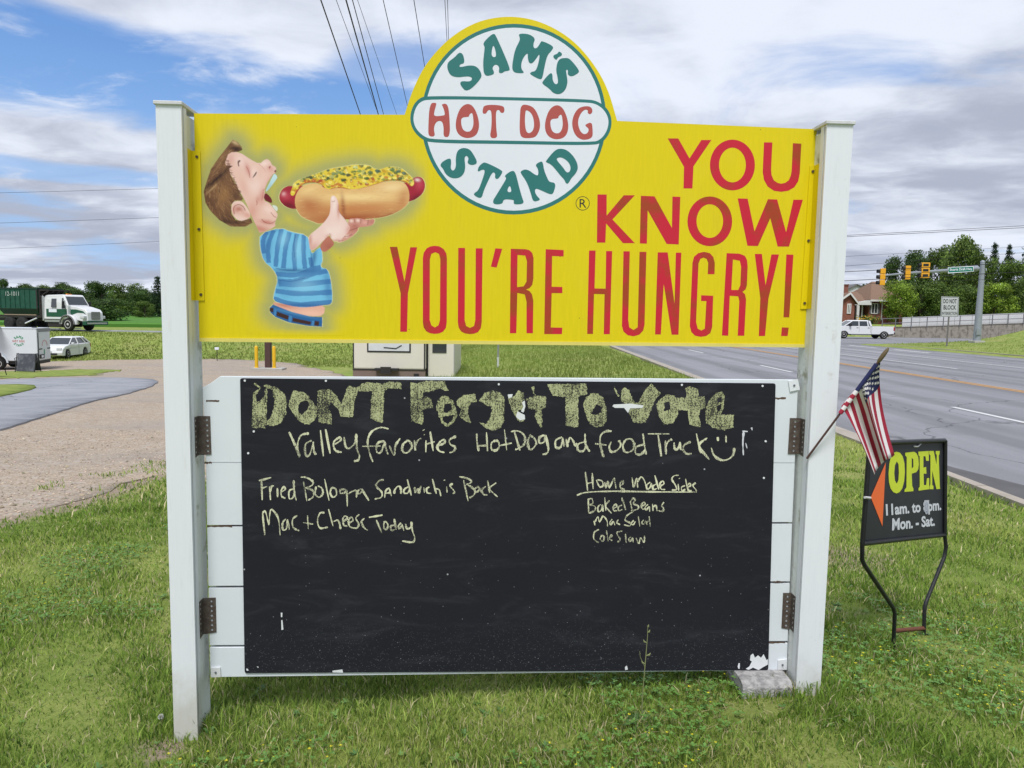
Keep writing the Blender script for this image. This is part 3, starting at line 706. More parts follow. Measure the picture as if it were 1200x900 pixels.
# -- yellow panel with its round crest
def make_panel():
    A = lambda p: zc(440, 0, 3.46, p)
    crest = curve(A([(118,465),(150,370),(200,270),(270,185),(350,122),(440,82),(545,68),(650,84),(750,130),(830,195),(900,285),(945,375),(980,490)]), 5)
    out = [SP(233.6, 399.4), SP(227.2, 132.8)]+[SP(x, y) for x, y in crest]+[SP(957.4, 151.4), SP(942.8, 406.6)]
    out = [Vector((p.x, 0, p.z)) for p in out]
    mb = MB(); mb.flat([out], YEL)
    back = [p+Vector((0, .012, 0)) for p in out]; mb.prism(out, back, YELPALE, cap=False); mb.flat([back], WHITE)
    P = mb.build('sign_panel', SIGN)
    mb = MB(); a, b = SP(234, 396), SP(943, 403.4); c, d = SP(943, 407.2), SP(234, 400.2)
    mb.prism([Vector((p.x, -.003, p.z)) for p in (a, b, c, d)], [Vector((p.x, -.0004, p.z)) for p in (a, b, c, d)], YELPALE); mb.build('bottom_lip', P)
    for px, inner in (((223.6,176.4,234.4,177.2,239.4,352.2,229.0,352.2), -.0117+FX), ((949.3,194,959.4,194,949.5,362,938.5,362), 2.4384+FX)):
        mb = MB(); q = [SP(px[i], px[i+1], -.005) for i in (0, 2, 4, 6)]
        mb.prism(q, [p+Vector((0, .0045, 0)) for p in q], YEL)
        zt, zb = q[0].z, q[2].z; s = 1 if inner < 0 else -1
        mb.box((inner+.0005*s, -.048, zb), (inner+.0025*s, -.0052, zt), YEL)
        br = mb.build('mounting_strip', P)
        xm = sum(p.x for p in q)/4+(.004*s)
        for k, f in enumerate((.04, .52, .96)):
            z = zt+(zb-zt)*f; x0 = q[0].x+(q[3].x-q[0].x)*f; x1 = q[1].x+(q[2].x-q[1].x)*f
            sc = MB(); xx = (x0*.35+x1*.65) if s > 0 else (x0*.65+x1*.35)
            sc.lathe([(.0055, -.0085), (.0055, -.0052)], mat('rusty_screw', (.10, .075, .055), .5, .4, 60, metal=.4), 'y', 8, (xx, 0, z)); sc.build('screw', P)
    return P
PANEL = make_panel()

def decal(mb, loops, layer, m, sub=0, base=0.0):
    y = base-.0003*layer-.00003*sub
    mb.flat([[SP(x, yy, y) for x, yy in l] for l in loops], m)

# -- lettering on the panel
SAMS = [([(230,245),(258,262),(268,325),(235,330),(228,355),(300,338),(350,345),(382,385),(388,430),(285,532),(236,480),(238,448),(310,455),(322,425),(290,415),(215,425),(165,410),(142,355),(150,315),(195,285)],),
 ([(470,110),(490,135),(590,365),(575,378),(548,380),(530,395),(505,392),(512,355),(497,335),(475,335),(460,360),(475,385),(470,405),(405,418),(395,330),(405,240),(408,208),(397,190),(410,165)], [(472,190),(458,225),(456,280),(494,282)]),
 ([(645,115),(720,118),(765,150),(750,185),(752,218),(775,220),(800,180),(808,165),(895,205),(880,235),(850,265),(832,330),(815,425),(800,442),(722,400),(735,385),(768,380),(790,310),(795,255),(775,285),(745,325),(720,325),(710,285),(712,250),(685,275),(665,320),(665,365),(685,388),(675,395),(620,392),(602,370),(602,330),(620,230),(655,165),(655,145)],),
 ([(930,238),(955,258),(945,275),(925,280),(912,305),(888,280),(895,265),(920,258)],),
 ([(925,295),(980,285),(1010,295),(1075,375),(1065,395),(1020,420),(990,405),(995,370),(978,370),(985,410),(992,460),(975,515),(935,545),(890,535),(865,505),(815,470),(812,455),(870,390),(885,400),(885,445),(905,475),(925,465),(920,420),(908,370)],)]
_O = [(325,100),(360,118),(385,175),(393,230),(380,275),(350,295),(310,297),(275,278),(258,240),(262,185),(285,125)]; _Oi = [(290,180),(335,178),(335,165),(352,152),(358,180),(360,225),(345,258),(320,262),(300,250),(290,220)]
HOTDOG = [([(112,100),(150,97),(150,110),(138,150),(138,175),(190,170),(200,165),(190,125),(178,105),(215,102),(225,180),(228,290),(190,292),(192,240),(185,205),(165,198),(145,212),(135,245),(145,288),(108,288),(104,250)],),
 (_O, _Oi), ([(420,108),(525,112),(535,135),(530,155),(512,155),(505,138),(488,140),(485,175),(488,250),(495,297),(450,297),(460,240),(462,180),(458,138),(440,140),(430,160),(412,160),(410,140)],),
 ([(625,108),(670,110),(705,130),(732,190),(735,240),(715,285),(690,297),(630,297),(618,260),(620,180)], [(655,135),(690,160),(702,215),(695,255),(672,272),(655,260),(648,210),(650,160)]),
 ([(x+502, y+7) for x, y in _O], [(x+502, y+9) for x, y in _Oi]),
 ([(1000,115),(1025,125),(1030,150),(1015,165),(1000,155),(1005,140),(985,135),(960,160),(945,205),(955,250),(975,275),(1000,272),(1010,245),(990,230),(988,220),(1025,205),(1030,250),(1030,290),(1005,305),(965,307),(930,280),(912,225),(920,170),(950,125)],)]
STAND = [([(230,70),(275,80),(300,115),(328,170),(290,185),(258,170),(270,140),(255,120),(240,135),(248,190),(240,235),(210,265),(160,268),(120,240),(105,205),(85,185),(100,160),(150,135),(158,160),(152,205),(170,222),(188,195),(185,140),(195,90)],),
 ([(375,163),(480,215),(485,230),(455,275),(435,265),(440,235),(420,225),(385,300),(365,345),(350,400),(300,375),(305,360),(330,345),(355,280),(375,215),(355,210),(325,228),(330,195),(355,170)],),
 ([(550,213),(570,235),(590,320),(610,390),(625,430),(560,435),(555,420),(560,405),(510,400),(490,405),(485,430),(435,435),(420,415),(445,375),(500,285),(510,265),(495,250)], [(532,305),(510,352),(545,358)]),
 ([(598,222),(640,205),(700,250),(715,245),(712,205),(692,180),(735,155),(745,175),(750,215),(775,275),(785,290),(828,297),(810,365),(790,370),(745,350),(700,330),(690,345),(700,375),(725,400),(720,408),(680,418),(665,360),(640,290),(605,240)],),
 ([(760,158),(820,85),(860,75),(905,90),(950,140),(970,195),(955,235),(925,265),(905,302),(890,300),(880,275),(855,250),(800,180),(765,165)], [(835,135),(865,132),(905,160),(922,195),(915,225),(895,232),(870,195),(830,150)])]
PILL_O = [(95,58),(560,66),(1000,78),(1055,88),(1110,125),(1140,190),(1128,265),(1085,322),(1030,338),(560,330),(130,325),(70,305),(20,255),(0,190),(15,120),(50,75)]
PILL_I = [(110,78),(560,84),(1000,96),(1050,105),(1095,138),(1122,192),(1112,255),(1075,305),(1030,320),(560,311),(130,305),(80,288),(35,245),(18,190),(32,130),(60,92)]
LOGO = [(500, 20, 6.0, SAMS, 'TEAL'), (480, 100, 4.8, HOTDOG, 'RED'), (500, 160, 5.4545, STAND, 'TEAL')]
def make_logo():
    mb = MB(); disc = ellipse(602, 139.6, 104.2, 107.2, 72); ring = ellipse(602, 139.6, 108.4, 111.7, 72)
    decal(mb, [disc], 1, LWHITE); mb.build('logo_disc', PANEL)
    mb = MB(); decal(mb, [ring, disc], 1, TEAL); mb.build('logo_ring', PANEL)
    mb = MB(); po = chaikin(zc(480, 100, 4.8, PILL_O), 2); pi = chaikin(zc(480, 100, 4.8, PILL_I), 2)
    decal(mb, [po, pi], 2, TEAL); decal(mb, [pi], 2, LWHITE); mb.build('logo_banner', PANEL)
    for ox, oy, s, L, k in LOGO:
        for loops in L: mb = MB(); decal(mb, [chaikin(zc(ox, oy, s, l), 2) for l in loops], 3, TEAL if k == 'TEAL' else LRED); mb.build('logo_letter', PANEL)
    mb = MB(); cx, cy = 682.8, 238.3
    decal(mb, [ellipse(cx, cy, 8.2, 8.3, 32), ellipse(cx, cy, 7.5, 7.6, 32)], 1, INK)
    q = [SP(x, y, -.0003) for x, y in ((679.2, 243.2), (687.2, 243.4), (687.2, 233.4), (679.2, 233.2))]
    put_text(mb, 'R', q, INK); mb.build('trademark_mark', PANEL)
make_logo()
Z3 = (640, 140, 3.2432); Z4 = (440, 270, 4.0)
SLOGAN = [(Z3, [([(462,72),(502,72),(545,148),(590,78),(628,78),(560,178),(556,262),(522,262),(524,180)],),
  (ellipse(708,173,85.5,96.5,40), ellipse(708,173,51,66,40)),
  ([(828,87),(860,87),(855,190),(857,212),(866,232),(880,241),(893,244),(908,241),(922,231),(930,213),(933,195),(938,90),(970,92),(964,205),(958,235),(943,258),(920,271),(893,275),(866,271),(842,255),(828,230),(823,200)],)]),
 (Z3, [([(195,285),(230,285),(230,365),(295,288),(337,288),(252,380),(337,470),(292,470),(228,395),(225,468),(193,468)],),
  ([(360,290),(412,292),(478,412),(480,293),(510,294),(504,475),(458,473),(386,345),(383,472),(356,471)],),
  (ellipse(622,387,85,94.5,40), ellipse(622,386,50.5,64,40)),
  ([(728,300),(766,301),(792,425),(843,303),(878,304),(912,428),(940,305),(976,305),(923,483),(880,483),(852,375),(805,481),(765,480)],)]),
 (Z4, [([(67,77),(102,77),(136,240),(163,79),(195,79),(152,295),(148,475),(116,475),(118,295)],),
  ([(222,130),(226,105),(240,84),(258,75),(278,72),(300,75),(320,88),(332,108),(335,130),(334,430),(330,457),(316,475),(298,483),(278,485),(256,482),(238,473),(226,455),(222,430)], [(255,135),(262,110),(280,102),(298,110),(304,135),(302,420),(295,445),(278,455),(262,445),(254,420)]),
  ([(388,82),(420,82),(418,420),(425,448),(443,457),(462,448),(468,420),(470,84),(502,84),(498,430),(494,458),(480,477),(462,484),(443,486),(420,483),(402,474),(390,456),(386,430)],),
  ([(562,84),(594,86),(568,174),(541,170)],),
  ([(634,86),(705,88),(722,93),(735,106),(741,130),(740,225),(735,255),(722,271),(705,277),(722,284),(734,300),(740,330),(738,482),(708,482),(708,335),(700,300),(665,293),(660,482),(630,482)], [(666,115),(664,266),(695,262),(708,240),(710,145),(702,118)]),
  ([(798,88),(882,92),(882,122),(828,120),(826,264),(876,265),(876,294),(826,294),(822,455),(876,456),(874,486),(791,486)],)]),
 (Z3, [([(163,498),(188,498),(184,642),(226,643),(228,500),(251,500),(242,816),(219,816),(222,664),(182,663),(178,815),(156,815)],),
  ([(294,501),(318,501),(312,760),(316,790),(332,800),(348,790),(355,503),(381,503),(374,780),(369,802),(354,818),(332,824),(310,820),(294,806),(288,785)],),
  ([(424,505),(462,505),(488,700),(493,506),(514,506),(503,818),(477,818),(447,625),(436,817),(414,817)],),
  ([(640,588),(614,588),(616,545),(610,530),(598,525),(586,530),(579,548),(570,770),(576,795),(590,802),(603,795),(609,690),(589,690),(589,668),(635,670),(631,790),(624,812),(608,823),(588,826),(566,822),(552,808),(546,785),(556,545),(562,522),(578,508),(600,503),(622,508),(635,522),(641,545)],),
  ([(686,508),(735,510),(755,518),(764,535),(766,560),(763,630),(758,646),(746,655),(756,664),(760,685),(753,822),(728,822),(734,690),(730,672),(698,670),(692,822),(668,821)], [(710,532),(704,648),(730,648),(738,630),(741,560),(736,537)]),
  ([(793,511),(820,511),(834,630),(856,513),(885,513),(845,680),(832,823),(808,823),(814,680)],),
  ([(913,513),(940,514),(924,752),(902,752)],), ([(896,790),(922,791),(918,823),(893,823)],)])]
for z, L in SLOGAN:
    for loops in L: mb = MB(); decal(mb, [zc(*z, l) for l in loops], 1, RED); mb.build('slogan_letter', PANEL)
def cmat(n, rgb, rough=.5, var=.08, scale=25): return mat(n, s2l(*rgb), rough, var, scale)

# -- printed picture: a boy in a striped shirt lifting a long hot dog
PA, PB, PC = (230, 155, 7.5), (320, 180, 6.3158), (295, 255, 6.4286)
PIC = {'shirt': [(60,120),(220,75),(300,110),(415,130),(440,200),(450,280),(500,230),(525,225),(535,330),(520,350),(525,380),(570,385),(595,460),(610,600),(600,655),(540,660),(440,675),(340,675),(230,650),(160,625),(170,560),(200,460),(160,385),(90,330),(62,230)],
 'belly': [(165,635),(230,650),(340,675),(450,674),(553,658),(545,740),(440,745),(300,710),(160,655)],
 'jeans': [(135,680),(160,655),(300,710),(440,745),(532,750),(530,822),(420,815),(280,790),(180,750),(140,715)],
 'face': [(290,175),(385,175),(470,235),(555,280),(600,240),(630,235),(655,260),(665,290),(695,300),(705,330),(700,355),(670,370),(610,470),(600,520),(605,545),(590,600),(640,620),(665,650),(715,715),(715,735),(690,795),(700,830),(560,890),(545,860),(490,745),(430,600),(370,500),(320,400),(255,290),(260,230)],
 'hair': [(320,65),(365,85),(400,130),(405,155),(370,172),(310,175),(280,195),(255,260),(260,290),(320,295),(290,320),(300,370),(330,440),(375,510),(385,560),(410,580),(400,600),(340,600),(305,640),(310,720),(345,770),(400,780),(480,755),(495,795),(430,830),(300,828),(200,770),(130,700),(80,620),(65,520),(95,420),(130,320),(200,220),(255,150)],
 'ear': [(310,630),(345,602),(400,605),(440,650),(480,720),(470,755),(400,782),(350,765),(310,710)],
 'eyebrow': [(360,255),(385,240),(390,255),(372,270),(380,300),(368,300)],
 'eye': [(495,395),(530,340),(532,360),(515,385),(498,402)],
 'nostril': [(632,312),(655,288),(650,322)],
 'lip': [(680,350),(700,322),(706,355)],
 'teeth': [(605,520),(660,410),(685,358),(715,390),(700,420),(625,518)],
 'mouth': [(605,525),(650,565),(668,600),(665,628),(590,592)],
 'teeth_low': [(665,640),(690,640),(718,660),(712,700),(680,670)],
 'sausage': [(42,320),(60,270),(100,240),(140,240),(600,240),(1010,220),(1040,175),(1090,168),(1120,200),(1128,250),(1100,310),(1010,365),(600,400),(170,415),(100,400),(55,360)],
 'bun': [(160,360),(165,310),(200,250),(260,222),(340,222),(390,265),(480,250),(600,262),(720,238),(840,205),(960,205),(1000,250),(1012,320),(1000,375),(930,430),(830,470),(700,485),(560,490),(440,480),(350,525),(300,505),(210,470),(170,410)],
 'mustard': [(125,305),(140,250),(165,205),(250,170),(320,150),(420,110),(540,95),(600,82),(710,85),(740,110),(790,120),(850,95),(940,100),(1000,150),(1040,190),(1045,230),(1020,245),(975,205),(860,195),(740,235),(600,270),(480,250),(400,270),(340,215),(240,215),(190,250),(155,315)],
 'hand': [(265,605),(345,545),(410,470),(425,420),(425,330),(440,308),(465,318),(488,370),(485,430),(530,480),(575,545),(555,585),(500,640),(455,655),(425,620),(420,590),(280,745),(262,640)],
 'arm': [(350,670),(412,602),(425,625),(455,660),(440,690),(380,735),(350,710)],
 'fingers': [(555,490),(580,480),(640,478),(700,490),(755,480),(745,525),(700,540),(630,545),(630,570),(580,620),(500,660),(470,655),(530,610),(560,560)],
 'belt': [[(135,680),(165,680),(160,715),(135,705)],[(190,708),(280,740),(272,770),(185,738)],[(310,755),(450,785),(440,808),(305,782)],[(475,778),(508,782),(505,815),(470,812)]]}
STRIPES = [[(112,105),(85,180),(92,270)], [(165,95),(125,210),(128,340)], [(225,85),(195,220),(180,370)], [(285,110),(255,230),(238,382)], [(340,122),(320,250),(325,392)], [(392,130),(390,260),(402,385)], [(440,300),(455,375)],
 [(180,425),(330,432),(440,395),(520,372)], [(200,482),(330,478),(450,425),(570,402)], [(205,500),(350,505),(595,480)], [(180,552),(350,572),(603,562)], [(165,612),(330,655),(605,640)]]
def make_picture():
    """flat printed picture: painted point by point on a fine sheet lying on the panel"""
    x0, x1, y0, y1, st = 228.0, 507.0, 139.0, 395.0, .3
    X, Y = np.meshgrid(np.arange(x0, x1, st)+st/2, np.arange(y0, y1, st)+st/2); H_, W_ = X.shape
    rgb = np.zeros((H_, W_, 3)); cov = np.zeros((H_, W_)); ids = np.zeros((H_, W_), int); r = random.Random(8)
    def win(p):
        p = np.array(p); i0, i1 = int((p[:, 1].min()-y0)/st)-1, int((p[:, 1].max()-y0)/st)+2; j0, j1 = int((p[:, 0].min()-x0)/st)-1, int((p[:, 0].max()-x0)/st)+2
        return slice(max(0, i0), max(0, min(H_, i1))), slice(max(0, j0), max(0, min(W_, j1)))
    def mask_of(p):
        m = np.zeros((H_, W_), bool); w = win(p); q = np.stack([X[w].ravel(), Y[w].ravel()], 1); m[w] = inside(q, p).reshape(X[w].shape); return m
    def put(m, c, a=1.0, k=None):
        """m: bool or 0..1 weights over the sheet"""
        w = m.astype(float)*a; nc = np.array(s2l(*c)); tot = cov+w*(1-cov); f = np.where(tot > 0, w/np.maximum(tot, 1e-6), 0)[..., None]
        rgb[:] = rgb*(1-f)+nc*f; cov[:] = tot
        if k: ids[w > .5] = k
    def putw(p, c, a=1.0, k=None, clip=None):
        w = win(p)
        if w[0].start >= w[0].stop or w[1].start >= w[1].stop: return
        q = np.stack([X[w].ravel(), Y[w].ravel()], 1); m = inside(q, p).reshape(X[w].shape).astype(float)*a
        if clip is not None: m = m*clip[w]
        blend(w, m, c, k)
    def blend(w, m, c, k=None):
        nc = np.array(s2l(*c)); t = cov[w]+m*(1-cov[w]); f = np.where(t > 0, m/np.maximum(t, 1e-6), 0)[..., None]; rgb[w] = rgb[w]*(1-f)+nc*f; cov[w] = t
        if k: ids[w] = np.where(m > .5, k, ids[w])
    def blob(z, cx, cy, rx, ry, rot, c, a, clip):
        (cx, cy), = zc(*z, [(cx, cy)]); rx, ry = rx/z[2], ry/z[2]; R_ = max(rx, ry)*1.6; w = win([(cx-R_, cy-R_), (cx+R_, cy+R_)])
        dx, dy = X[w]-cx, Y[w]-cy; u, v = (dx*math.cos(rot)+dy*math.sin(rot))/rx, (-dx*math.sin(rot)+dy*math.cos(rot))/ry
        blend(w, np.exp(-1.3*(u*u+v*v))*a*clip[w], c)
    def rib(z, p, wd, c, a, clip, jit=.15):
        q = curve(p, 6); L, Q = [], []; n = len(q)
        for i in range(n):
            d = np.array(q[min(i+1, n-1)])-np.array(q[max(i-1, 0)]); d = d/(np.linalg.norm(d)+1e-9); nn = np.array((-d[1], d[0]))*wd*.5*r.uniform(1-jit, 1+jit); L.append(tuple(q[i]+nn)); Q.append(tuple(q[i]-nn))
        putw(zc(*z, L+Q[::-1]), c, a, None, clip)
    g = lambda z, p, n=2: chaikin(zc(*z, p), n)
    B = {k: p for k, p in PIC.items()}
    face, hair, ear = g(PA, B['face'], 1), zc(*PA, B['hair']), g(PA, B['ear']); shirt, belly, jeans = g(PC, B['shirt'], 1), g(PC, B['belly'], 1), zc(*PC, B['jeans'])
    saus, bun, must = g(PB, B['sausage']), g(PB, B['bun']), g(PB, B['mustard'], 1); hand, arm2, fing = g(PB, B['hand']), g(PB, B['arm']), g(PB, B['fingers'], 1)
    # grey airbrushed halo
    den = np.concatenate([np.array([np.array(q[i])*(1-t)+np.array(q[(i+1) % len(q)])*t for i in range(len(q)) for t in (0, .5)]) for q in (face, hair, shirt, jeans, saus, bun, must, hand, fing)])
    c8 = X[::8, ::8], Y[::8, ::8]; D = np.min(np.hypot(den[:, 0][:, None]-c8[0].ravel()[None], den[:, 1][:, None]-c8[1].ravel()[None]), 0).reshape(c8[0].shape)
    ii = np.minimum((np.arange(H_)/8), D.shape[0]-1.001); jj = np.minimum((np.arange(W_)/8), D.shape[1]-1.001); a_, b_ = ii.astype(int), jj.astype(int); fi, fj = (ii-a_)[:, None], (jj-b_)[None]
    D = (D[a_][:, b_]*(1-fi)*(1-fj)+D[a_+1][:, b_]*fi*(1-fj)+D[a_][:, b_+1]*(1-fi)*fj+D[a_+1][:, b_+1]*fi*fj)
    edge = np.clip((505-X)/20, 0, 1)*np.clip((X-229)/6, 0, 1)*np.clip((393-Y)/8, 0, 1); put(np.exp(-(D/15.5)**2)*edge, (163, 165, 112), .86)
    for q in (shirt, jeans, bun, hand, fing, must, saus): 
        qq = np.array(q); c = qq.mean(0); putw([tuple(c+(p-c)*1.0+(p-c)/np.linalg.norm(p-c)*.8) for p in qq], (226, 222, 160), .75)
    # shirt, belly, jeans
    putw(belly, (232, 176, 156), 1, 1); mb_ = mask_of(belly); blob(PC, 450, 720, 120, 30, .05, (246, 198, 176), .7, mb_); blob(PC, 240, 660, 90, 18, .2, (196, 120, 104), .8, mb_)
    putw(jeans, (38, 98, 158), 1, 1); mj = mask_of(jeans); blob(PC, 320, 720, 200, 14, .22, (90, 150, 200), .6, mj); blob(PC, 300, 800, 200, 16, .18, (20, 60, 110), .6, mj)
    for p in B['belt']: putw(zc(*PC, p), (66, 38, 34), 1, 1)
    for p in ([(172, 690), (186, 695), (182, 745), (166, 735)], [(282, 735), (304, 742), (298, 792), (276, 785)], [(455, 775), (472, 778), (468, 815), (450, 812)]): putw(zc(*PC, p), (70, 130, 185), 1, 1)
    putw(shirt, (116, 190, 230), 1, 1); ms = mask_of(shirt)
    for i, s in enumerate(STRIPES): rib(PC, s, 34 if i < 7 else 38, (72, 130, 186), .95, ms, .12)
    for q in ((110, 230, 46, 130, .15, (52, 108, 168), .5), (240, 160, 40, 70, .3, (160, 218, 244), .5), (350, 230, 36, 110, .05, (160, 220, 246), .45), (575, 520, 36, 150, -.12, (50, 108, 170), .6), (250, 540, 60, 90, 0, (70, 135, 190), .4), (400, 510, 110, 60, 0, (158, 216, 244), .4), (300, 398, 170, 16, .02, (34, 80, 140), .75), (470, 300, 22, 90, .1, (36, 86, 146), .7), (380, 660, 220, 14, .02, (46, 98, 158), .7), (200, 470, 30, 50, 0, (44, 98, 156), .5), (150, 100, 80, 20, -.3, (50, 105, 165), .5)): blob(PC, *q[:5], q[5], q[6], ms)
    for p in ([(200, 470), (300, 480), (400, 455)], [(180, 380), (240, 392), (330, 398)], [(440, 190), (446, 260), (452, 370)], [(330, 130), (318, 200), (322, 300)], [(230, 650), (340, 676), (450, 674), (545, 658), (600, 648)]): rib(PC, p, 5, (40, 88, 146), .7, ms)
    # head
    putw(face, (234, 193, 180), 1, 1); mf = mask_of(face)
    for q in ((560, 850, 120, 40, .25, (196, 120, 102), .8), (490, 700, 60, 110, .2, (214, 150, 134), .7), (520, 470, 100, 80, .3, (246, 216, 208), .7), (400, 250, 80, 60, .4, (246, 216, 210), .6), (300, 250, 40, 70, .2, (214, 160, 148), .6), (458, 335, 26, 80, -.35, (204, 134, 126), .75), (505, 350, 36, 60, .3, (248, 218, 210), .6), (600, 275, 45, 30, -.1, (250, 222, 214), .8), (650, 320, 40, 30, .5, (216, 146, 136), .6), (585, 400, 28, 80, .35, (240, 200, 190), .5), (580, 560, 34, 80, .1, (206, 132, 120), .7), (540, 590, 20, 30, 0, (196, 118, 108), .5), (640, 680, 60, 40, .4, (248, 216, 206), .7), (620, 790, 80, 24, .15, (198, 116, 102), .8), (420, 480, 40, 90, -.3, (222, 166, 152), .5), (640, 430, 24, 70, .5, (222, 156, 146), .6)): blob(PA, *q[:5], q[5], q[6], mf)
    for p, c in (([(575, 765), (610, 795), (660, 800), (695, 778)], (150, 76, 66)), ([(655, 703), (684, 740), (704, 746)], (160, 84, 74)), ([(530, 600), (535, 625), (527, 640)], (176, 98, 88)), ([(600, 505), (640, 440), (672, 372)], (190, 110, 104)), ([(440, 300), (462, 345), (470, 400)], (178, 104, 98)), ([(548, 278), (575, 300), (600, 330), (610, 350)], (220, 160, 150)), ([(590, 500), (585, 560), (575, 600)], (196, 120, 110))): rib(PA, p, 6, c, .8, mf, .4)
    for k, c in (('eyebrow', (92, 60, 52)), ('eye', (60, 38, 38)), ('nostril', (150, 76, 70)), ('lip', (120, 64, 58))): putw(g(PA, B[k], 1), c, .9, 1)
    putw(g(PA, B['mouth'], 1), (112, 26, 38), 1, 1); putw(g(PA, B['teeth'], 1), (196, 224, 232), 1, 1); blob(PA, 640, 480, 20, 60, .6, (150, 190, 206), .6, mask_of(g(PA, B['teeth'], 1))); putw(g(PA, B['teeth_low'], 1), (214, 222, 212), 1, 1)
    putw(hair, (120, 84, 58), 1, 1); mh = mask_of(hair)
    for q in ((170, 420, 150, 26, -.72, (58, 34, 28), .85), (350, 145, 60, 22, .1, (60, 36, 30), .9), (345, 95, 40, 18, .5, (196, 164, 120), .8), (230, 230, 90, 40, -.9, (156, 116, 78), .6), (250, 540, 110, 70, .9, (148, 106, 66), .6), (330, 760, 150, 50, .1, (70, 42, 32), .8), (120, 640, 60, 100, -.5, (84, 52, 38), .7), (350, 560, 40, 60, 0, (80, 50, 38), .6), (420, 810, 70, 16, 0, (150, 100, 60), .6)): blob(PA, *q[:5], q[5], q[6], mh)
    for _ in range(1500):
        x, y = r.uniform(55, 500), r.uniform(60, 835); up = y < 545-x*.75; base = (-.92+.0006*x) if up else (1.9-.0035*(x-60)-.0012*(y-500)); ang = base+r.gauss(0, .16); ln = r.uniform(22, 62); d = np.array((math.cos(ang), math.sin(ang)))*ln/2; nn = np.array((-d[1], d[0]))/ln*2
        bend = nn*r.uniform(-5, 5); rib(PA, [tuple(np.array((x, y))-d), tuple(np.array((x, y))+bend), tuple(np.array((x, y))+d)], r.uniform(2.0, 4.6), r.choice(((176, 138, 96), (150, 108, 72), (86, 54, 40), (64, 40, 32), (132, 92, 60), (110, 70, 46))), r.uniform(.35, .8), mh, .4)
    for q in ((175, 412, 150, 17, -.72, (48, 28, 24), .85), (350, 148, 58, 18, .1, (50, 30, 26), .9), (140, 495, 70, 9, -.75, (190, 154, 110), .75), (340, 90, 40, 14, .5, (206, 176, 132), .75), (300, 790, 170, 26, .1, (58, 34, 28), .7), (345, 330, 30, 14, -.6, (60, 36, 30), .7), (300, 300, 22, 34, .2, (66, 40, 32), .7), (240, 560, 40, 100, .5, (168, 122, 76), .45)): blob(PA, *q[:5], q[5], q[6], mh)
    for _ in range(60):      # ragged hairline over the skin
        t = r.random(); hx = np.interp(t, [0, .3, .6, 1], [270, 300, 345, 400]); hy = np.interp(t, [0, .3, .6, 1], [240, 350, 470, 585]); rib(PA, [(hx-16, hy-4), (hx+4, hy+r.uniform(-8, 6)), (hx+r.uniform(10, 26), hy+r.uniform(-4, 18))], r.uniform(2.5, 5), r.choice(((110, 72, 50), (88, 56, 42), (140, 100, 70))), .75, np.ones((H_, W_), bool), .4)
    putw(ear, (240, 204, 194), 1, 1); me_ = mask_of(ear); blob(PA, 450, 730, 50, 30, .4, (214, 146, 130), .7, me_); blob(PA, 330, 690, 20, 60, .1, (216, 152, 138), .6, me_); blob(PA, 375, 680, 48, 40, .3, (176, 96, 80), .85, me_); blob(PA, 385, 705, 26, 20, .2, (232, 186, 172), .8, me_); rib(PA, [(335, 720), (328, 665), (365, 636), (408, 650), (432, 688)], 8, (150, 80, 66), .7, me_); rib(PA, [(312, 640), (345, 604), (400, 606), (442, 652)], 5, (250, 224, 214), .8, me_)
    # hot dog
    putw(saus, (164, 34, 54), 1, 2); m_ = mask_of(saus)
    for q in ((80, 300, 16, 16, 0, (250, 226, 226), .95), (90, 310, 40, 34, .2, (206, 84, 100), .7), (120, 385, 70, 30, .3, (98, 14, 30), .8), (1070, 196, 22, 14, .2, (250, 232, 232), .95), (1085, 230, 34, 40, .2, (202, 72, 92), .7), (1060, 330, 60, 30, -.5, (100, 14, 32), .8)): blob(PB, *q[:5], q[5], q[6], m_)
    putw(arm2, (190, 116, 98), 1, 1); blob(PB, 420, 690, 50, 40, 0, (166, 92, 78), .6, mask_of(arm2))
    putw(bun, (228, 182, 120), 1, 2); m_ = mask_of(bun)
    for q in ((590, 480, 470, 74, -.03, (160, 78, 44), 1.0), (590, 410, 460, 56, -.05, (198, 126, 74), .85), (270, 380, 110, 80, .1, (178, 98, 58), .75), (960, 330, 50, 90, .3, (184, 108, 62), .7), (620, 320, 300, 34, 0, (248, 216, 154), .8), (880, 250, 120, 40, -.1, (246, 216, 160), .8), (270, 270, 90, 40, -.2, (244, 208, 146), .7), (520, 400, 18, 110, -.1, (150, 76, 48), .75), (350, 500, 60, 30, .2, (190, 118, 70), .6), (840, 460, 120, 14, -.35, (150, 80, 44), .6)): blob(PB, *q[:5], q[5], q[6], m_)
    for _ in range(260): x = r.uniform(170, 1000); y = r.uniform(230, 480); rib(PB, [(x, y), (x+r.uniform(20, 60), y+r.uniform(-5, 4))], r.uniform(1.5, 3.5), r.choice(((244, 210, 150), (196, 130, 80), (214, 160, 104))), r.uniform(.15, .35), m_)
    putw(must, (230, 202, 66), 1, 2); m_ = mask_of(must); top = lambda x: np.interp(x, [150,250,420,600,710,790,850,940,1030], [225,172,115,88,90,125,100,105,185]); bot = lambda x: np.interp(x, [150,240,340,400,600,740,860,975,1030], [290,205,210,255,258,225,188,200,232])
    rib(PB, [(160,308),(190,252),(240,217),(340,217),(400,268),(480,249),(600,268),(740,234),(860,195),(975,206),(1020,243)], 9, (170, 66, 40), .85, m_, .3)
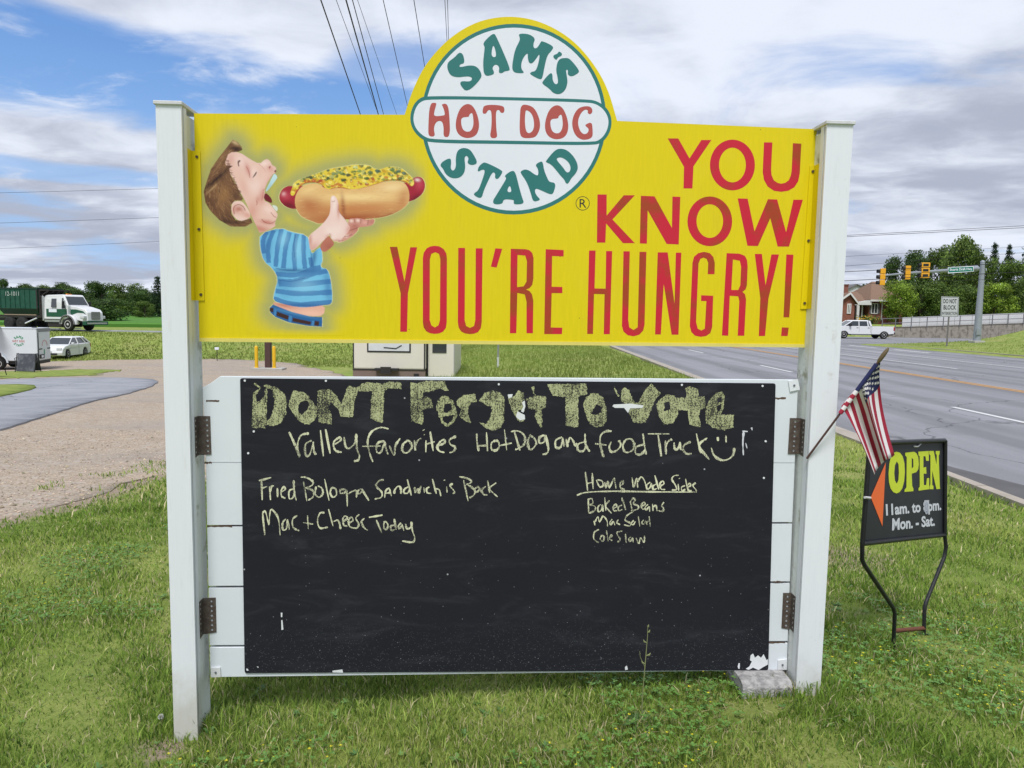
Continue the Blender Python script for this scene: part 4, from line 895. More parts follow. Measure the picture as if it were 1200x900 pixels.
    for k in range(420):
        x = r.uniform(135, 1035); f = r.random(); y = top(x)+(bot(x)-top(x))*f; s_ = r.uniform(8, 23)
        c = r.choice(((246, 228, 120), (214, 176, 40), (238, 214, 90), (200, 156, 44))) if k % 2 else (r.choice(((84, 110, 52), (52, 78, 48), (122, 136, 62), (66, 92, 66), (176, 180, 110))) if f < .66 else r.choice(((196, 96, 52), (214, 140, 50), (104, 124, 54), (176, 70, 46))))
        a0 = r.uniform(0, 6.28); p = [(x+s_*r.uniform(.4, 1.1)*math.cos(a0+j*.9), y+.7*s_*r.uniform(.4, 1.1)*math.sin(a0+j*.9)) for j in range(7)]; putw(zc(*PB, chaikin(p, 1)), c, r.uniform(.55, .9), None, m_)
        if k % 7 == 0: blob(PB, x-3, y-5, 6, 4, 0, (250, 244, 200), .6, m_)
    for x, y, c in ((265, 172, (46, 70, 52)), (490, 140, (120, 138, 74)), (555, 160, (40, 62, 50)), (640, 130, (112, 140, 70)), (720, 140, (60, 96, 66)), (775, 130, (52, 86, 76)), (880, 118, (90, 118, 70)), (930, 130, (70, 104, 84)), (970, 145, (60, 92, 84)), (520, 195, (42, 64, 40)), (690, 185, (60, 84, 40)), (940, 185, (56, 78, 40)), (610, 100, (196, 204, 140)), (450, 150, (104, 128, 84))):
        p = [(x+r.uniform(14, 30)*math.cos(j*.9), y+r.uniform(9, 17)*math.sin(j*.9)) for j in range(7)]; putw(zc(*PB, chaikin(p, 1)), c, .85, None, m_); blob(PB, x-6, y-5, 10, 5, -.3, tuple(min(255, v+60) for v in c), .5, m_)
    # hands
    putw(fing, (206, 142, 128), 1, 1); m_ = mask_of(fing)
    for q in ((580, 498, 16, 14, 0, (246, 216, 206), .9), (628, 495, 16, 14, 0, (246, 216, 206), .9), (680, 510, 24, 16, 0, (228, 170, 158), .8), (730, 505, 24, 18, 0, (190, 116, 104), .6), (545, 612, 20, 14, -.3, (246, 214, 204), .8), (500, 642, 22, 12, -.3, (240, 200, 190), .8), (600, 560, 40, 24, -.2, (176, 104, 92), .6), (605, 535, 26, 16, 0, (170, 96, 84), .6)): blob(PB, *q[:5], q[5], q[6], m_)
    for p in ([(602, 484), (606, 512)], [(650, 484), (648, 516)], [(705, 492), (700, 528)], [(565, 570), (610, 555), (632, 548)], [(520, 615), (560, 610), (585, 596)], [(478, 648), (520, 640)]): rib(PB, p, 5, (140, 72, 62), .75, m_)
    putw(hand, (240, 206, 198), 1, 1); m_ = mask_of(hand)
    for q in ((430, 590, 60, 40, .9, (250, 228, 222), .7), (480, 560, 60, 50, .6, (248, 222, 216), .6), (455, 380, 14, 60, .1, (250, 226, 220), .7), (484, 420, 12, 60, 0, (206, 138, 126), .8), (560, 560, 24, 50, .3, (214, 150, 138), .7), (300, 700, 60, 40, -.7, (212, 152, 140), .7), (410, 610, 30, 18, -.4, (202, 134, 122), .6), (275, 640, 16, 60, 0, (200, 130, 118), .7), (470, 645, 40, 14, -.2, (206, 140, 128), .7), (442, 330, 14, 20, 0, (252, 232, 228), .9)): blob(PB, *q[:5], q[5], q[6], m_)
    for p in ([(486, 372), (490, 430), (530, 482), (574, 546)], [(420, 590), (430, 625), (455, 652)], [(432, 352), (448, 356), (458, 348)]): rib(PB, p, 4, (160, 92, 82), .7, m_)
    # average down to the sheet's points and lay it on the panel
    h2, w2 = H_//2*2, W_//2*2; ds = lambda a: a[:h2, :w2].reshape(h2//2, 2, w2//2, 2, *a.shape[2:]).mean((1, 3)); C = ds(rgb*cov[..., None]); A = ds(cov); C = C/np.maximum(A, 1e-4)[..., None]; PX, PY = ds(X), ds(Y); ID = ids[:h2:2, :w2:2]; n_, m2 = A.shape
    d = np.array(FW)[None, None]+np.array(RT)[None, None]*((PX-600)/F)[..., None]-np.array(UP)[None, None]*((PY-450)/F)[..., None]; p = CP-SROOT
    lx = lambda v: np.stack([_cy*v[..., 0]+_sy*v[..., 1], -_sy*v[..., 0]+_cy*v[..., 1], v[..., 2]], -1); d = lx(d); p = lx(np.array(p)); yl = -.0002; V = p+d*((yl-p[1])/d[..., 1])[..., None]
    m = YEL.copy(); m.name = 'printed_vinyl'; t = NT(m.node_tree); b = t.n['Principled BSDF']; src = b.inputs['Base Color'].links[0].from_socket; a = t.new('ShaderNodeAttribute'); a.attribute_name = 'print'; t.l.new(t.mixc(a.outputs['Alpha'], src, a.outputs['Color']), b.inputs['Base Color'])
    idx = np.arange(n_*m2).reshape(n_, m2); Q = np.stack([idx[:-1, :-1], idx[1:, :-1], idx[1:, 1:], idx[:-1, 1:]], -1).reshape(-1, 4); fid = ID[:-1, :-1].ravel(); fa = A[:-1, :-1].ravel(); col = np.concatenate([C, A[..., None]], -1).reshape(-1, 4).astype(np.float32); V = V.reshape(-1, 3)
    for k, nm in ((0, 'picture_halo'), (1, 'boy_picture'), (2, 'hot_dog_picture')):
        q = Q[(fid == k) & ((fa > .003) | (k > 0))]; u, inv = np.unique(q.ravel(), return_inverse=True); nf = len(q)
        me = bpy.data.meshes.new(nm); me.vertices.add(len(u)); me.vertices.foreach_set('co', V[u].astype(np.float32).ravel()); me.loops.add(nf*4); me.loops.foreach_set('vertex_index', inv.astype(np.int32).ravel()); me.polygons.add(nf); me.polygons.foreach_set('loop_start', np.arange(0, nf*4, 4, dtype=np.int32)); me.polygons.foreach_set('loop_total', np.full(nf, 4, np.int32))
        me.color_attributes.new('print', 'FLOAT_COLOR', 'POINT').data.foreach_set('color', col[u].ravel()); me.update(); me.materials.append(m); o = bpy.data.objects.new(nm, me); COL.objects.link(o); o.parent = PANEL
make_picture()

# -- white planks behind the chalkboard
def make_planks():
    L = [(237.2, 452), (241.3, 542), (242.6, 616.5), (244.2, 688), (245.6, 757.5), (246.8, 793.6)]
    Rr = [(935.5, 445.2), (931.5, 542.5), (928.5, 613), (925.7, 682.5), (923.2, 752.5), (922, 785.2)]
    for i in range(5):
        a, b, c, d = SP(*L[i]), SP(*Rr[i]), SP(*Rr[i+1]), SP(*L[i+1]); g = .0008 if i == 0 else (.0035 if i < 4 else .0022)
        lo = [a, b, c, d]
        if i == 0: lo = [SP(237.4, 454), SP(246, 449.5), SP(258, 441), SP(600, 442.6), b, c, d]
        top = 3 if i == 0 else 1
        lo = [Vector((p.x, 0, p.z)) for p in lo]
        gb = (0, .001, .0045, .005, .0045, 0)[i+1]; gt = (0, .001, .004, .005, .0045)[i]
        for p in lo[:-2]: p.z -= gt if i else 0
        for p in lo[-2:]: p.z += gb
        mb = MB(); mb.prism(lo, [p+Vector((0, .02, 0)) for p in lo], WBOARD); mb.build('plank', SIGN, .0012, 1)
    mb = MB(); q = [SP(262, 446, .024), SP(930, 449, .024), SP(918, 782, .024), SP(250, 790, .024)]
    mb.prism(q, [p+Vector((0, .012, 0)) for p in q], mat('bare_wood', (.16, .11, .075), .8, .3, 20)); mb.build('back_batten', SIGN)
    # broken notches and chips along the joints
    for k, (x0, x1, y, h) in enumerate(((241.5,257,470,2.6),(239.5,248,542.5,3),(243,272,616.8,2.4),(905,921,467,3),(906,917,682,2.6),(901,920,753,2.2))):
        mb = MB(); r = random.Random(k); top, bot = [], []
        for j in range(8):
            x = x0+(x1-x0)*j/7; top.append((x, y-h*r.uniform(.25, .6))); bot.append((x, y+h*r.uniform(.1, .6)))
        decal(mb, [top+bot[::-1]], 1, mat('splintered_wood', (.10, .065, .045), .9, .5, 60)); mb.build('splinter', SIGN)
make_planks()

# -- chalkboard
def black_mat():
    m = bpy.data.materials.new('chalkboard_black'); m.use_nodes = True; t = NT(m.node_tree); b = t.n['Principled BSDF']
    v = t.new('ShaderNodeTexCoord').outputs['Object']; sx = t.new('ShaderNodeSeparateXYZ'); t.l.new(v, sx.inputs[0]); z = sx.outputs[2]
    low = t.ramp(z, 1.0, .30)
    c = t.mixc(t.noise(v, 2.5, 5), (.0100, .0107, .0155), (.0170, .0178, .0245))
    sm = t.noise(t.mapping(v, (1, 1, 4)), 2.4, 7, .7, 1.2); c = t.mixc(t.math('MULTIPLY', t.ramp(sm, .48, .85), .34), c, (.085, .088, .105))
    sm2 = t.noise(t.mapping(v, (1.4, 1, 9)), 7, 6, .75, 1.5); c = t.mixc(t.math('MULTIPLY', t.ramp(sm2, .6, .85), .2), c, (.15, .16, .20))
    def specks(scale, r, keep, amt, colr):
        vo = t.new('ShaderNodeTexVoronoi'); vo.inputs['Scale'].default_value = scale; t.l.new(v, vo.inputs['Vector'])
        s = t.new('ShaderNodeSeparateColor'); t.l.new(vo.outputs['Color'], s.inputs[0])
        d = t.math('MULTIPLY', t.ramp(vo.outputs['Distance'], r, r*.5), t.math('GREATER_THAN', s.outputs[0], keep))
        return t.math('MULTIPLY', d, amt)
    c = t.mixc(specks(17, .075, .93, .75, 0), c, (.50, .51, .53))
    c = t.mixc(t.math('MULTIPLY', specks(75, .17, .88, .6, 0), low), c, (.40, .40, .42))
    c = t.mixc(t.math('MULTIPLY', specks(190, .30, .70, .42, 0), t.ramp(t.math('ADD', z, t.math('MULTIPLY', t.noise(v, 5, 4), .3)), .60, .30)), c, (.34, .35, .37))
    t.l.new(c, b.inputs['Base Color']); b.inputs['Roughness'].default_value = .75; b.inputs['Specular IOR Level'].default_value = .22
    return m
BLK = black_mat()
def chalk_mat(name, col, scale, lo, hi):
    m = bpy.data.materials.new(name); m.use_nodes = True; t = NT(m.node_tree); b = t.n['Principled BSDF']; o = t.n['Material Output']
    v = t.new('ShaderNodeTexCoord').outputs['Object']
    n = t.noise(v, scale, 5, .7); n2 = t.noise(v, 9, 3, .6); sn = t.noise(t.mapping(v, (6, 1, .6)), 22, 3, .6)
    a = t.ramp(t.math('ADD', n, t.math('ADD', t.math('MULTIPLY', t.math('SUBTRACT', n2, .5), .5), t.math('MULTIPLY', t.math('SUBTRACT', sn, .5), .35))), lo, hi)
    t.l.new(t.mixc(n2, tuple(c*.85 for c in col), col), b.inputs['Base Color']); b.inputs['Roughness'].default_value = .95; b.inputs['Specular IOR Level'].default_value = .05
    tr = t.new('ShaderNodeBsdfTransparent'); mx = t.new('ShaderNodeMixShader'); t.l.new(a, mx.inputs[0]); t.l.new(tr.outputs[0], mx.inputs[1]); t.l.new(b.outputs[0], mx.inputs[2]); t.l.new(mx.outputs[0], o.inputs[0])
    return m
CH_BROAD = chalk_mat('broad_chalk', (.50, .52, .29), 210, .33, .62); CH_FINE = chalk_mat('chalk_line', (.76, .76, .53), 300, .33, .56); PEELW = mat('bare_white_patch', (.72, .74, .76), .6, .08, 30)
BY = -.006
def make_board():
    cs = [(281.3,443.3),(909,449.3),(900.3,785.3),(286.7,788.9)]; out = []
    for i in range(4):
        p, a, b = np.array(cs[i]), np.array(cs[i-1]), np.array(cs[(i+1) % 4]); r = 2.6
        u, v = p+(a-p)/np.linalg.norm(a-p)*r, p+(b-p)/np.linalg.norm(b-p)*r
        for k in range(4): t = k/3; out.append(tuple((1-t)**2*u+2*t*(1-t)*p+t*t*v))
    lo = [SP(x, y, BY) for x, y in out]; mb = MB(); mb.prism(lo, [p+Vector((0, .0055, 0)) for p in lo], BLK); return mb.build('chalkboard', SIGN)
BOARD = make_board()
C1, C2, C3, C4 = (290,440,6.3158), (470,440,6.3158), (600,440,6.3158), (710,440,6.3158); C5, C6, C7 = (295,550,7.5), (430,550,7.5), (670,545,7.5)
BROAD = [(C1, [([(42,130),(100,88),(62,150),(65,195),(100,180),(128,150),(130,100),(145,98),(140,345),(130,390),(32,388)],), ([(115,75),(150,68),(220,90),(275,140),(292,200),(285,290),(245,355),(190,375),(135,368),(145,335),(170,312),(190,260),(200,190),(185,110),(150,95)],), ([(50,55),(98,85),(90,96),(48,62)],),
 ([(345,105),(375,120),(420,125),(460,165),(520,245),(500,330),(460,362),(415,355),(380,335),(330,270),(305,225),(310,195),(330,130)], [(400,190),(440,185),(460,215),(440,260),(400,295),(380,270),(375,220)]),
 ([(518,115),(540,105),(612,103),(665,160),(695,215),(735,90),(760,75),(800,90),(820,110),(790,190),(780,310),(690,305),(670,250),(620,200),(600,235),(625,300),(625,360),(525,345),(520,250)],),
 ([(800,100),(850,60),(880,50),(1000,60),(1060,45),(1130,50),(1145,100),(1060,95),(1012,108),(1010,230),(1000,350),(960,345),(912,315),(915,200),(925,116),(840,120)],)]),
 (C2, [([(70,50),(120,60),(180,40),(320,40),(350,115),(320,115),(285,95),(250,110),(165,130),(165,158),(215,158),(240,240),(165,250),(165,345),(150,365),(110,345),(80,340),(70,260)],),
 ([(300,150),(345,155),(385,190),(405,240),(415,300),(385,355),(340,382),(300,350),(285,305),(300,305),(320,345),(345,360),(380,330),(390,290),(340,300),(275,308),(280,290),(258,235),(270,185)], [(320,215),(370,205),(375,245),(345,275),(310,275)]),
 ([(410,185),(470,145),(545,135),(562,195),(520,200),(495,240),(500,300),(518,350),(470,335),(430,300),(445,250),(415,220)],),
 ([(575,185),(620,130),(690,112),(740,130),(765,180),(760,340),(740,385),(680,412),(630,390),(575,345),(630,360),(665,300),(670,235),(620,215)],),
 ([(790,145),(825,165),(870,110),(905,130),(920,220),(910,270),(880,250),(865,265),(915,300),(910,335),(880,345),(850,310),(820,260),(795,190)],),
 ([(965,90),(985,85),(985,125),(1000,150),(1075,155),(1070,235),(1040,250),(1045,380),(1030,385),(990,310),(995,250),(945,245),(925,170),(985,155)],)]),
 (C3, [([(260,65),(550,60),(555,140),(490,155),(490,380),(460,385),(400,365),(395,158),(300,150)],), ([(590,130),(640,135),(680,170),(700,260),(700,340),(670,375),(630,385),(580,365),(545,290),(525,220),(545,165)], [(625,210),(665,235),(660,270),(625,290),(582,285)])]),
 (C4, [([(115,110),(140,88),(165,105),(215,205),(245,190),(290,110),(335,62),(405,130),(360,190),(320,290),(295,350),(205,348),(175,280),(160,220),(110,190)],), ([(58,75),(100,150),(90,160),(60,100)],),
 ([(395,180),(460,140),(515,150),(540,230),(535,285),(500,355),(430,360),(395,310),(370,220)], [(430,200),(470,195),(480,250),(435,265)]),
 ([(590,90),(620,80),(680,100),(690,155),(735,155),(735,240),(700,250),(690,300),(705,385),(620,365),(605,260),(540,255),(520,165),(595,165)],),
 ([(820,125),(860,120),(880,150),(870,250),(845,290),(945,290),(945,385),(860,405),(790,385),(740,350),(735,260),(760,190)], [(830,165),(855,160),(860,190),(830,205)], [(820,225),(855,210),(850,250),(825,285)])])]
PATCHES = [(C2, [(895,200),(915,185),(920,230),(905,275),(888,265),(905,230)]), (C2, [(862,265),(890,280),(915,292),(918,325),(880,332),(850,305)]), (C2, [(790,140),(826,138),(822,158),(795,170)]), (C4, [(48,228),(58,215),(180,208),(280,222),(270,240),(180,243),(165,278),(135,240),(68,240)]),
 ((850,700,6.92), [(165,580),(195,560),(215,520),(200,510),(205,470),(225,455),(240,490),(265,470),(290,490),(310,460),(335,510),(345,500),(345,545),(300,570),(270,590),(225,570),(190,588)]), ((850,700,6.92), [(100,560),(108,532),(118,535),(116,578),(106,580)]), ((180,740,6), [(650,262),(662,262),(668,275),(655,276)]), ((180,740,6), [(725,245),(738,248),(735,258)]), ((170,640,3.46), [(550,270),(557,270),(556,288),(551,288)]), ((170,640,3.46), [(552,300),(557,300),(561,338),(553,340)]), ((170,640,3.46), [(760,505),(800,500),(803,513),(760,512)]), ((700,640,3.46), [(112,490),(120,484),(124,500),(113,503)])]
S1 = [(C1, [[(308,418),(350,510),(385,605)],[(385,605),(370,520),(395,445),(455,428)],[(475,480),(430,510),(430,585),(460,585),(490,490)],[(485,490),(492,560),(508,588)],[(540,405),(562,598)],[(578,398),(612,578)],[(645,510),(690,480),(680,460),(640,490),(640,535),(660,560),(698,568)],[(715,455),(725,520),(750,540),(795,500),(805,430)],[(805,430),(810,540),(828,590),(820,625),(788,635)],[(1045,395),(985,385),(920,415),(890,480),(900,560),(928,640)],[(848,525),(985,522)],[(1015,485),(965,500),(955,560),(985,570),(1015,500)],[(1015,490),(1025,540),(1040,585)],[(1050,520),(1085,590),(1095,520),(1130,465)]]),
 (C2, [[(50,480),(15,510),(10,560),(45,572),(80,530),(65,490),(40,478)],[(100,480),(105,555)],[(105,520),(125,480),(150,465)],[(185,480),(183,568)],[(170,437),(173,441)],[(165,402),(168,407)],[(215,415),(238,560)],[(180,510),(250,490)],[(275,520),(320,500),(320,475),(290,490),(268,530),(285,560),(322,570)],[(408,450),(360,475),(365,510),(400,530),(390,560),(358,572)],[(560,430),(562,490),(575,560)],[(632,420),(640,560)],[(575,520),(640,520)],[(700,480),(670,500),(670,545),(700,555),(725,530),(720,490),(700,480)],[(765,400),(782,555)],[(725,520),(820,500)],[(840,420),(880,555)],[(812,415),(870,412),(915,450),(910,510),(860,545),(845,545)],[(960,435),(940,485),(945,535),(965,548),(1000,505),(985,465),(950,440)],[(1060,440),(1025,460),(1025,500),(1060,490),(1070,440)],[(1072,450),(1090,540),(1080,575),(1045,585)]]),
 (C3, [[(370,455),(325,480),(325,530),(360,530),(375,460)],[(375,460),(385,525)],[(400,470),(412,530)],[(412,500),(430,460),(450,480),(470,520),(480,500)],[(540,490),(490,510),(490,555),(530,558),(545,520)],[(540,430),(545,510),(575,565)],[(738,412),(690,415),(655,450),(655,520),(678,605)],[(615,505),(700,515)],[(735,490),(720,530),(735,565),(775,555),(805,515),(790,480)],[(840,475),(820,520),(840,568),(890,555),(905,510),(880,470),(840,475)],[(975,510),(920,530),(915,575),(950,585),(985,550)],[(968,430),(978,500),(992,585)],[(1005,432),(1165,432)],[(1080,430),(1105,598)]]),
 (C4, [[(440,480),(445,585)],[(440,540),(460,490),(490,472)],[(505,495),(510,540),(530,545),(550,500)],[(548,492),(550,535),(560,552)],[(628,490),(580,515),(575,555),(600,580),(635,578)],[(670,430),(685,500),(705,575)],[(750,462),(690,520),(765,622)],[(828,455),(830,485)],[(888,445),(890,495)],[(780,535),(800,590),(850,625),(900,622),(940,590),(952,535)]])]
S2 = [(C5, [[(85,90),(92,270)],[(62,100),(170,72)],[(95,165),(135,150)],[(155,150),(165,270)],[(165,200),(175,150),(195,145)],[(225,165),(227,245)],[(258,200),(295,175),(280,155),(258,190),(262,235),(295,255)],[(370,170),(330,190),(330,255),(360,250),(380,200)],[(368,95),(375,200),(392,275)],[(455,110),(485,280)],[(430,68),(480,72),(535,105),(530,140),(470,165)],[(480,165),(540,190),(540,240),(495,272)],[(565,150),(560,220),(595,245),(625,210),(615,165),(580,145)],[(640,85),(680,275)],[(700,160),(690,210),(715,245),(745,220),(735,170),(700,160)],[(825,175),(780,180),(780,210),(815,205),(835,180)],[(835,180),(840,325)],[(850,215),(880,195),(920,190),(920,250)],[(960,170),(930,195),(945,215),(975,185)],[(965,170),(1030,275)]]),
 (C6, [[(148,92),(110,100),(80,145),(130,200),(125,245),(68,262)],[(155,250),(165,190),(195,170),(215,235)],[(165,210),(205,205)],[(240,215),(245,170)],[(245,180),(270,150),(295,160),(300,215)],[(370,150),(330,175),(325,205),(355,210),(375,180)],[(355,90),(390,230)],[(420,155),(425,205),(450,170),(458,208),(475,145)],[(500,160),(505,205)],[(550,155),(525,170),(530,205),(565,212)],[(575,85),(610,215)],[(605,170),(635,180),(650,235)],[(700,150),(705,205)],[(680,92),(682,98)],[(755,125),(730,145),(770,195),(755,215)],[(850,95),(890,280)],[(810,65),(870,75),(915,100),(910,120),(870,135)],[(880,130),(945,180),(940,225),(900,250)],[(985,150),(950,170),(950,200),(980,190),(990,160)],[(988,160),(1005,205)],[(1045,150),(1010,180),(1025,220),(1060,225)],[(1060,100),(1080,205)],[(1135,118),(1080,170),(1148,242)]])]
S3 = [(C5, [[(95,385),(115,580)],[(95,385),(120,370),(150,490)],[(150,490),(165,360),(200,375),(235,440),(250,580)],[(300,435),(272,470),(275,530),(305,520),(315,440)],[(315,440),(330,530)],[(400,405),(360,440),(365,510),(420,542)],[(490,405),(497,525)],[(452,468),(540,482)],[(640,382),(600,385),(578,450),(600,515),(670,508)],[(675,350),(715,500)],[(715,460),(760,450),(782,525)],[(805,460),(840,430),(820,410),(800,440),(810,490),(840,500)],[(855,470),(890,450),(875,420),(850,450),(860,500),(890,515)],[(945,395),(915,430),(940,480),(925,515),(890,515)],[(990,430),(965,460),(985,510),(1020,538)],[(1030,422),(1150,402)],[(1095,445),(1145,562)]]),
 (C6, [[(150,465),(150,520),(175,525),(185,490),(165,460),(145,470)],[(245,490),(210,500),(215,535),(245,530)],[(240,435),(255,530)],[(300,470),(275,500),(285,520),(310,490)],[(308,480),(325,540)],[(340,480),(350,520),(385,510),(390,460)],[(390,460),(400,540),(420,600),(400,640),(310,630)]])]
S4 = [(C7, [[(120,60),(140,225)],[(180,70),(188,210)],[(128,165),(185,150)],[(215,130),(245,190),(275,180),(265,140),(225,130)],[(290,150),(300,205)],[(300,200),(320,140),(330,200),(370,120),(380,150),(390,205)],[(425,180),(450,165),(450,140),(425,160),(430,200),(465,215)],[(530,110),(545,195),(570,115),(580,200)],[(575,150),(610,105),(640,140),(660,215)],[(690,150),(660,175),(665,210),(690,195),(700,160),(710,215)],[(745,165),(715,185),(720,215),(750,205)],[(730,90),(765,215)],[(775,185),(810,165),(800,140),(775,165),(785,210),(822,215)],[(940,88),(900,95),(880,125),(910,175),(920,215),(880,220)],[(935,165),(940,225)],[(945,115),(947,120)],[(995,180),(965,195),(970,225),(1000,215)],[(1000,120),(1020,225)],[(1020,195),(1045,180),(1035,160),(1015,190),(1030,225),(1055,225)],[(1090,155),(1065,180),(1090,215),(1095,230)],[(45,265),(130,240),(350,230),(700,235),(1100,237)]])]
S5 = [(C7, [[(145,300),(150,420)],[(140,305),(175,295),(185,335),(155,350)],[(160,350),(205,365),(200,400),(150,425)],[(255,345),(230,370),(235,410),(260,395),(270,350),(275,410)],[(290,285),(300,400)],[(330,310),(300,360),(350,425)],[(360,385),(395,365),(385,345),(362,370),(370,400),(400,400)],[(445,350),(410,370),(415,400),(445,390)],[(440,285),(475,395)],[(515,320),(530,390)],[(510,330),(540,290),(555,310),(535,340)],[(535,340),(585,360),(575,390),(520,400)],[(615,360),(645,345),(635,325),(612,350),(620,385),(645,385)],[(670,345),(645,370),(655,395),(680,365),(685,410)],[(710,340),(715,405)],[(715,370),(740,355),(750,405)],[(810,325),(790,360),(805,375),(800,405),(755,400)]])]
S6 = [(C7, [[(195,490),(205,530)],[(205,500),(230,455),(245,500),(275,450),(310,490),(315,540)],[(355,475),(335,505),(345,525),(365,495),(380,530)],[(410,480),(395,505),(425,525)],[(545,405),(490,440),(470,470),(475,490),(515,510),(510,535),(460,525)],[(545,485),(525,510),(540,525),(560,495)],[(585,450),(598,540)],[(635,480),(615,505),(630,520),(650,490),(655,515)],[(680,490),(655,510),(665,525)],[(680,450),(690,540)]])]
S7 = [(C7, [[(240,565),(200,590),(195,650),(240,685)],[(265,615),(250,650),(275,670),(285,630),(265,615)],[(305,575),(320,670)],[(335,640),(355,625),(345,615),(330,645),(355,665)],[(445,580),(400,590),(405,620),(425,650),(405,678)],[(472,605),(480,685)],[(520,630),(500,650),(515,670),(535,640),(540,680)],[(565,640),(590,690),(605,640),(635,680),(640,620)]])]
def ribbon(mb, z, p, w, m, sub, base, layer=1, seed=0):
    r = random.Random(seed); c = [np.array(q) for q in zc(*z, curve(p, 6))]; L, Rr = [], []; n = len(c)
    for k in range(n):
        d = c[min(k+1, n-1)]-c[max(k-1, 0)]; d = d/(np.linalg.norm(d)+1e-9); nn = np.array((-d[1], d[0])); ww = w*.5*r.uniform(.62, 1.2)*(.6 if k in (0, n-1) else 1)*(1.0+.28*math.sin(k*.35+seed*1.7))
        L.append(SP(*(c[k]+nn*ww), base-.0003*layer-.000025*sub)); Rr.append(SP(*(c[k]-nn*ww), base-.0003*layer-.000025*sub))
    mb.grid([L, Rr], m, False)
def rough(p, seed):
    """ragged outline of a broad chalk stroke"""
    r = random.Random(seed); out = []; n = len(p)
    for i in range(n):
        a, b = np.array(p[i]), np.array(p[(i+1) % n]); k = max(1, int(np.linalg.norm(b-a)/1.3))
        for j in range(k): q = a+(b-a)*j/k; out.append((q[0]+r.gauss(0, .38), q[1]+r.gauss(0, .38)))
    return out
def make_chalk():
    for z, L in BROAD:
        for i, loops in enumerate(L): mb = MB(); decal(mb, [rough(zc(*z, l), i) for l in loops], 1, CH_BROAD, i % 3, BY); mb.build('chalk_letter', BOARD)
    for S, w in ((S1, 2.35), (S2, 2.0), (S3, 2.0), (S4, 1.8), (S5, 1.65), (S6, 1.55), (S7, 1.55)):
        mb = MB(); k = 0
        for z, strokes in S:
            for p in strokes: ribbon(mb, z, p, w, CH_FINE, k % 9, BY, 1, k); k += 1
        kind(mb.build('chalk_writing', BOARD), 'stuff')
    mb = MB(); cw = mat('white_chalk', (.62, .63, .68), .9, .15, 40)
    for k, (p, w) in enumerate((([(1010,412),(1050,415)], 1.6), ([(1020,415),(1014,500),(1018,590)], 2.2), ([(1078,385),(1083,405)], 2.4), ([(1175,488),(1192,490)], 1.8), ([(1035,500),(1045,540)], 1.2))): ribbon(mb, C4, p, w, cw, k, BY, 2, k)
    kind(mb.build('white_chalk_mark', BOARD), 'stuff')
    for z, p in PATCHES: mb = MB(); decal(mb, [zc(*z, p)], 2, PEELW, 5, BY); mb.build('scraped_patch', BOARD)
    for k, (x, y) in enumerate(((287,446),(382,446.2),(584.5,450.3),(799,451),(893.5,452.3),(297.5,505.5),(291,531),(897,517),(895,560))):
        mb = MB(); c = SP(x, y, BY); mb.lathe([(.0045, -.0022), (.0045, -.0002)], PEELW, 'y', 7, (c.x, BY, c.z)); mb.build('screw', BOARD)
make_chalk()

# -- perforated angle plates and square corner brackets
def make_plates():
    PM = mat('rusty_steel', (.085, .060, .050), .6, .35, 40, .3, 80, metal=.2, col2=(.12, .10, .085))
    HOLE = WBOARD
    for quad, s in (([(236.5,487.5),(246,487.8),(247.5,532.5),(238.5,533.2)], 1), ([(240,701),(252.5,700.5),(253.5,741),(241.5,743)], 1), ([(926,490),(941,490),(938.5,532),(923.5,532)], -1), ([(918,695),(930.5,695),(928,738),(916,736)], -1)):
        q = [SP(x, y, -.0035) for x, y in quad]; mb = MB(); holes = []
        for j in range(7):
            f = (j+.7)/7.4; a = q[0]+(q[3]-q[0])*f; b = q[1]+(q[2]-q[1])*f; c = a+(b-a)*(.6 if s > 0 else .42); rr = .0045
            holes.append([Vector((c.x+rr*math.cos(t), -.0035, c.z+rr*math.sin(t))) for t in (k*math.pi/4 for k in range(8))])
        mb.flat([q]+holes, PM)
        mb.prism(q, [p+Vector((0, .0033, 0)) for p in q], PM, cap=False)
        inner = (-.0117 if s > 0 else 2.4384)+FX; zt, zb = q[0].z, q[3].z
        xx = inner+.001*s; pts = [Vector((xx, -.05, zt)), Vector((xx, -.004, zt)), Vector((xx, -.004, zb)), Vector((xx, -.05, zb-.004))]; hl = []
        for j in range(7):
            f = (j+.7)/7.4; z = zt+(zb-zt)*f; hl.append([Vector((xx, -.03+.004*math.cos(t), z+.0045*math.sin(t))) for t in (k*math.pi/4 for k in range(8))])
        mb.flat([pts]+hl, PM)
        e = q[0] if s > 0 else q[1]; e2 = q[3] if s > 0 else q[2]
        mb.face([(xx, -.0036, zt), (e.x, -.0036, zt), (e2.x, -.0036, zb), (xx, -.0036, zb)], PM)
        mb.build('perforated_plate', SIGN)
    for c in (((247,782.5),(258,782.3),(258.6,793.4),(247.5,793.8)), ((924,446.5),(935,444.5),(937.5,456.5),(926,459)), ((912,774),(922.5,772.5),(922,785),(911.5,785))):
        q = [SP(x, y, -.006) for x, y in c]; mb = MB(); mb.prism(q, [p+Vector((0, .0055, 0)) for p in q], WHITE)
        b = mb.build('corner_bracket', SIGN); m = sum((p for p in q), Vector())/4
        mb = MB(); mb.lathe([(.0045, -.009), (.0045, -.0062)], mat('grey_screw', (.2, .22, .25), .4, .2, 50, metal=.5), 'y', 8, (m.x, 0, m.z)); mb.build('screw', b)
make_plates()

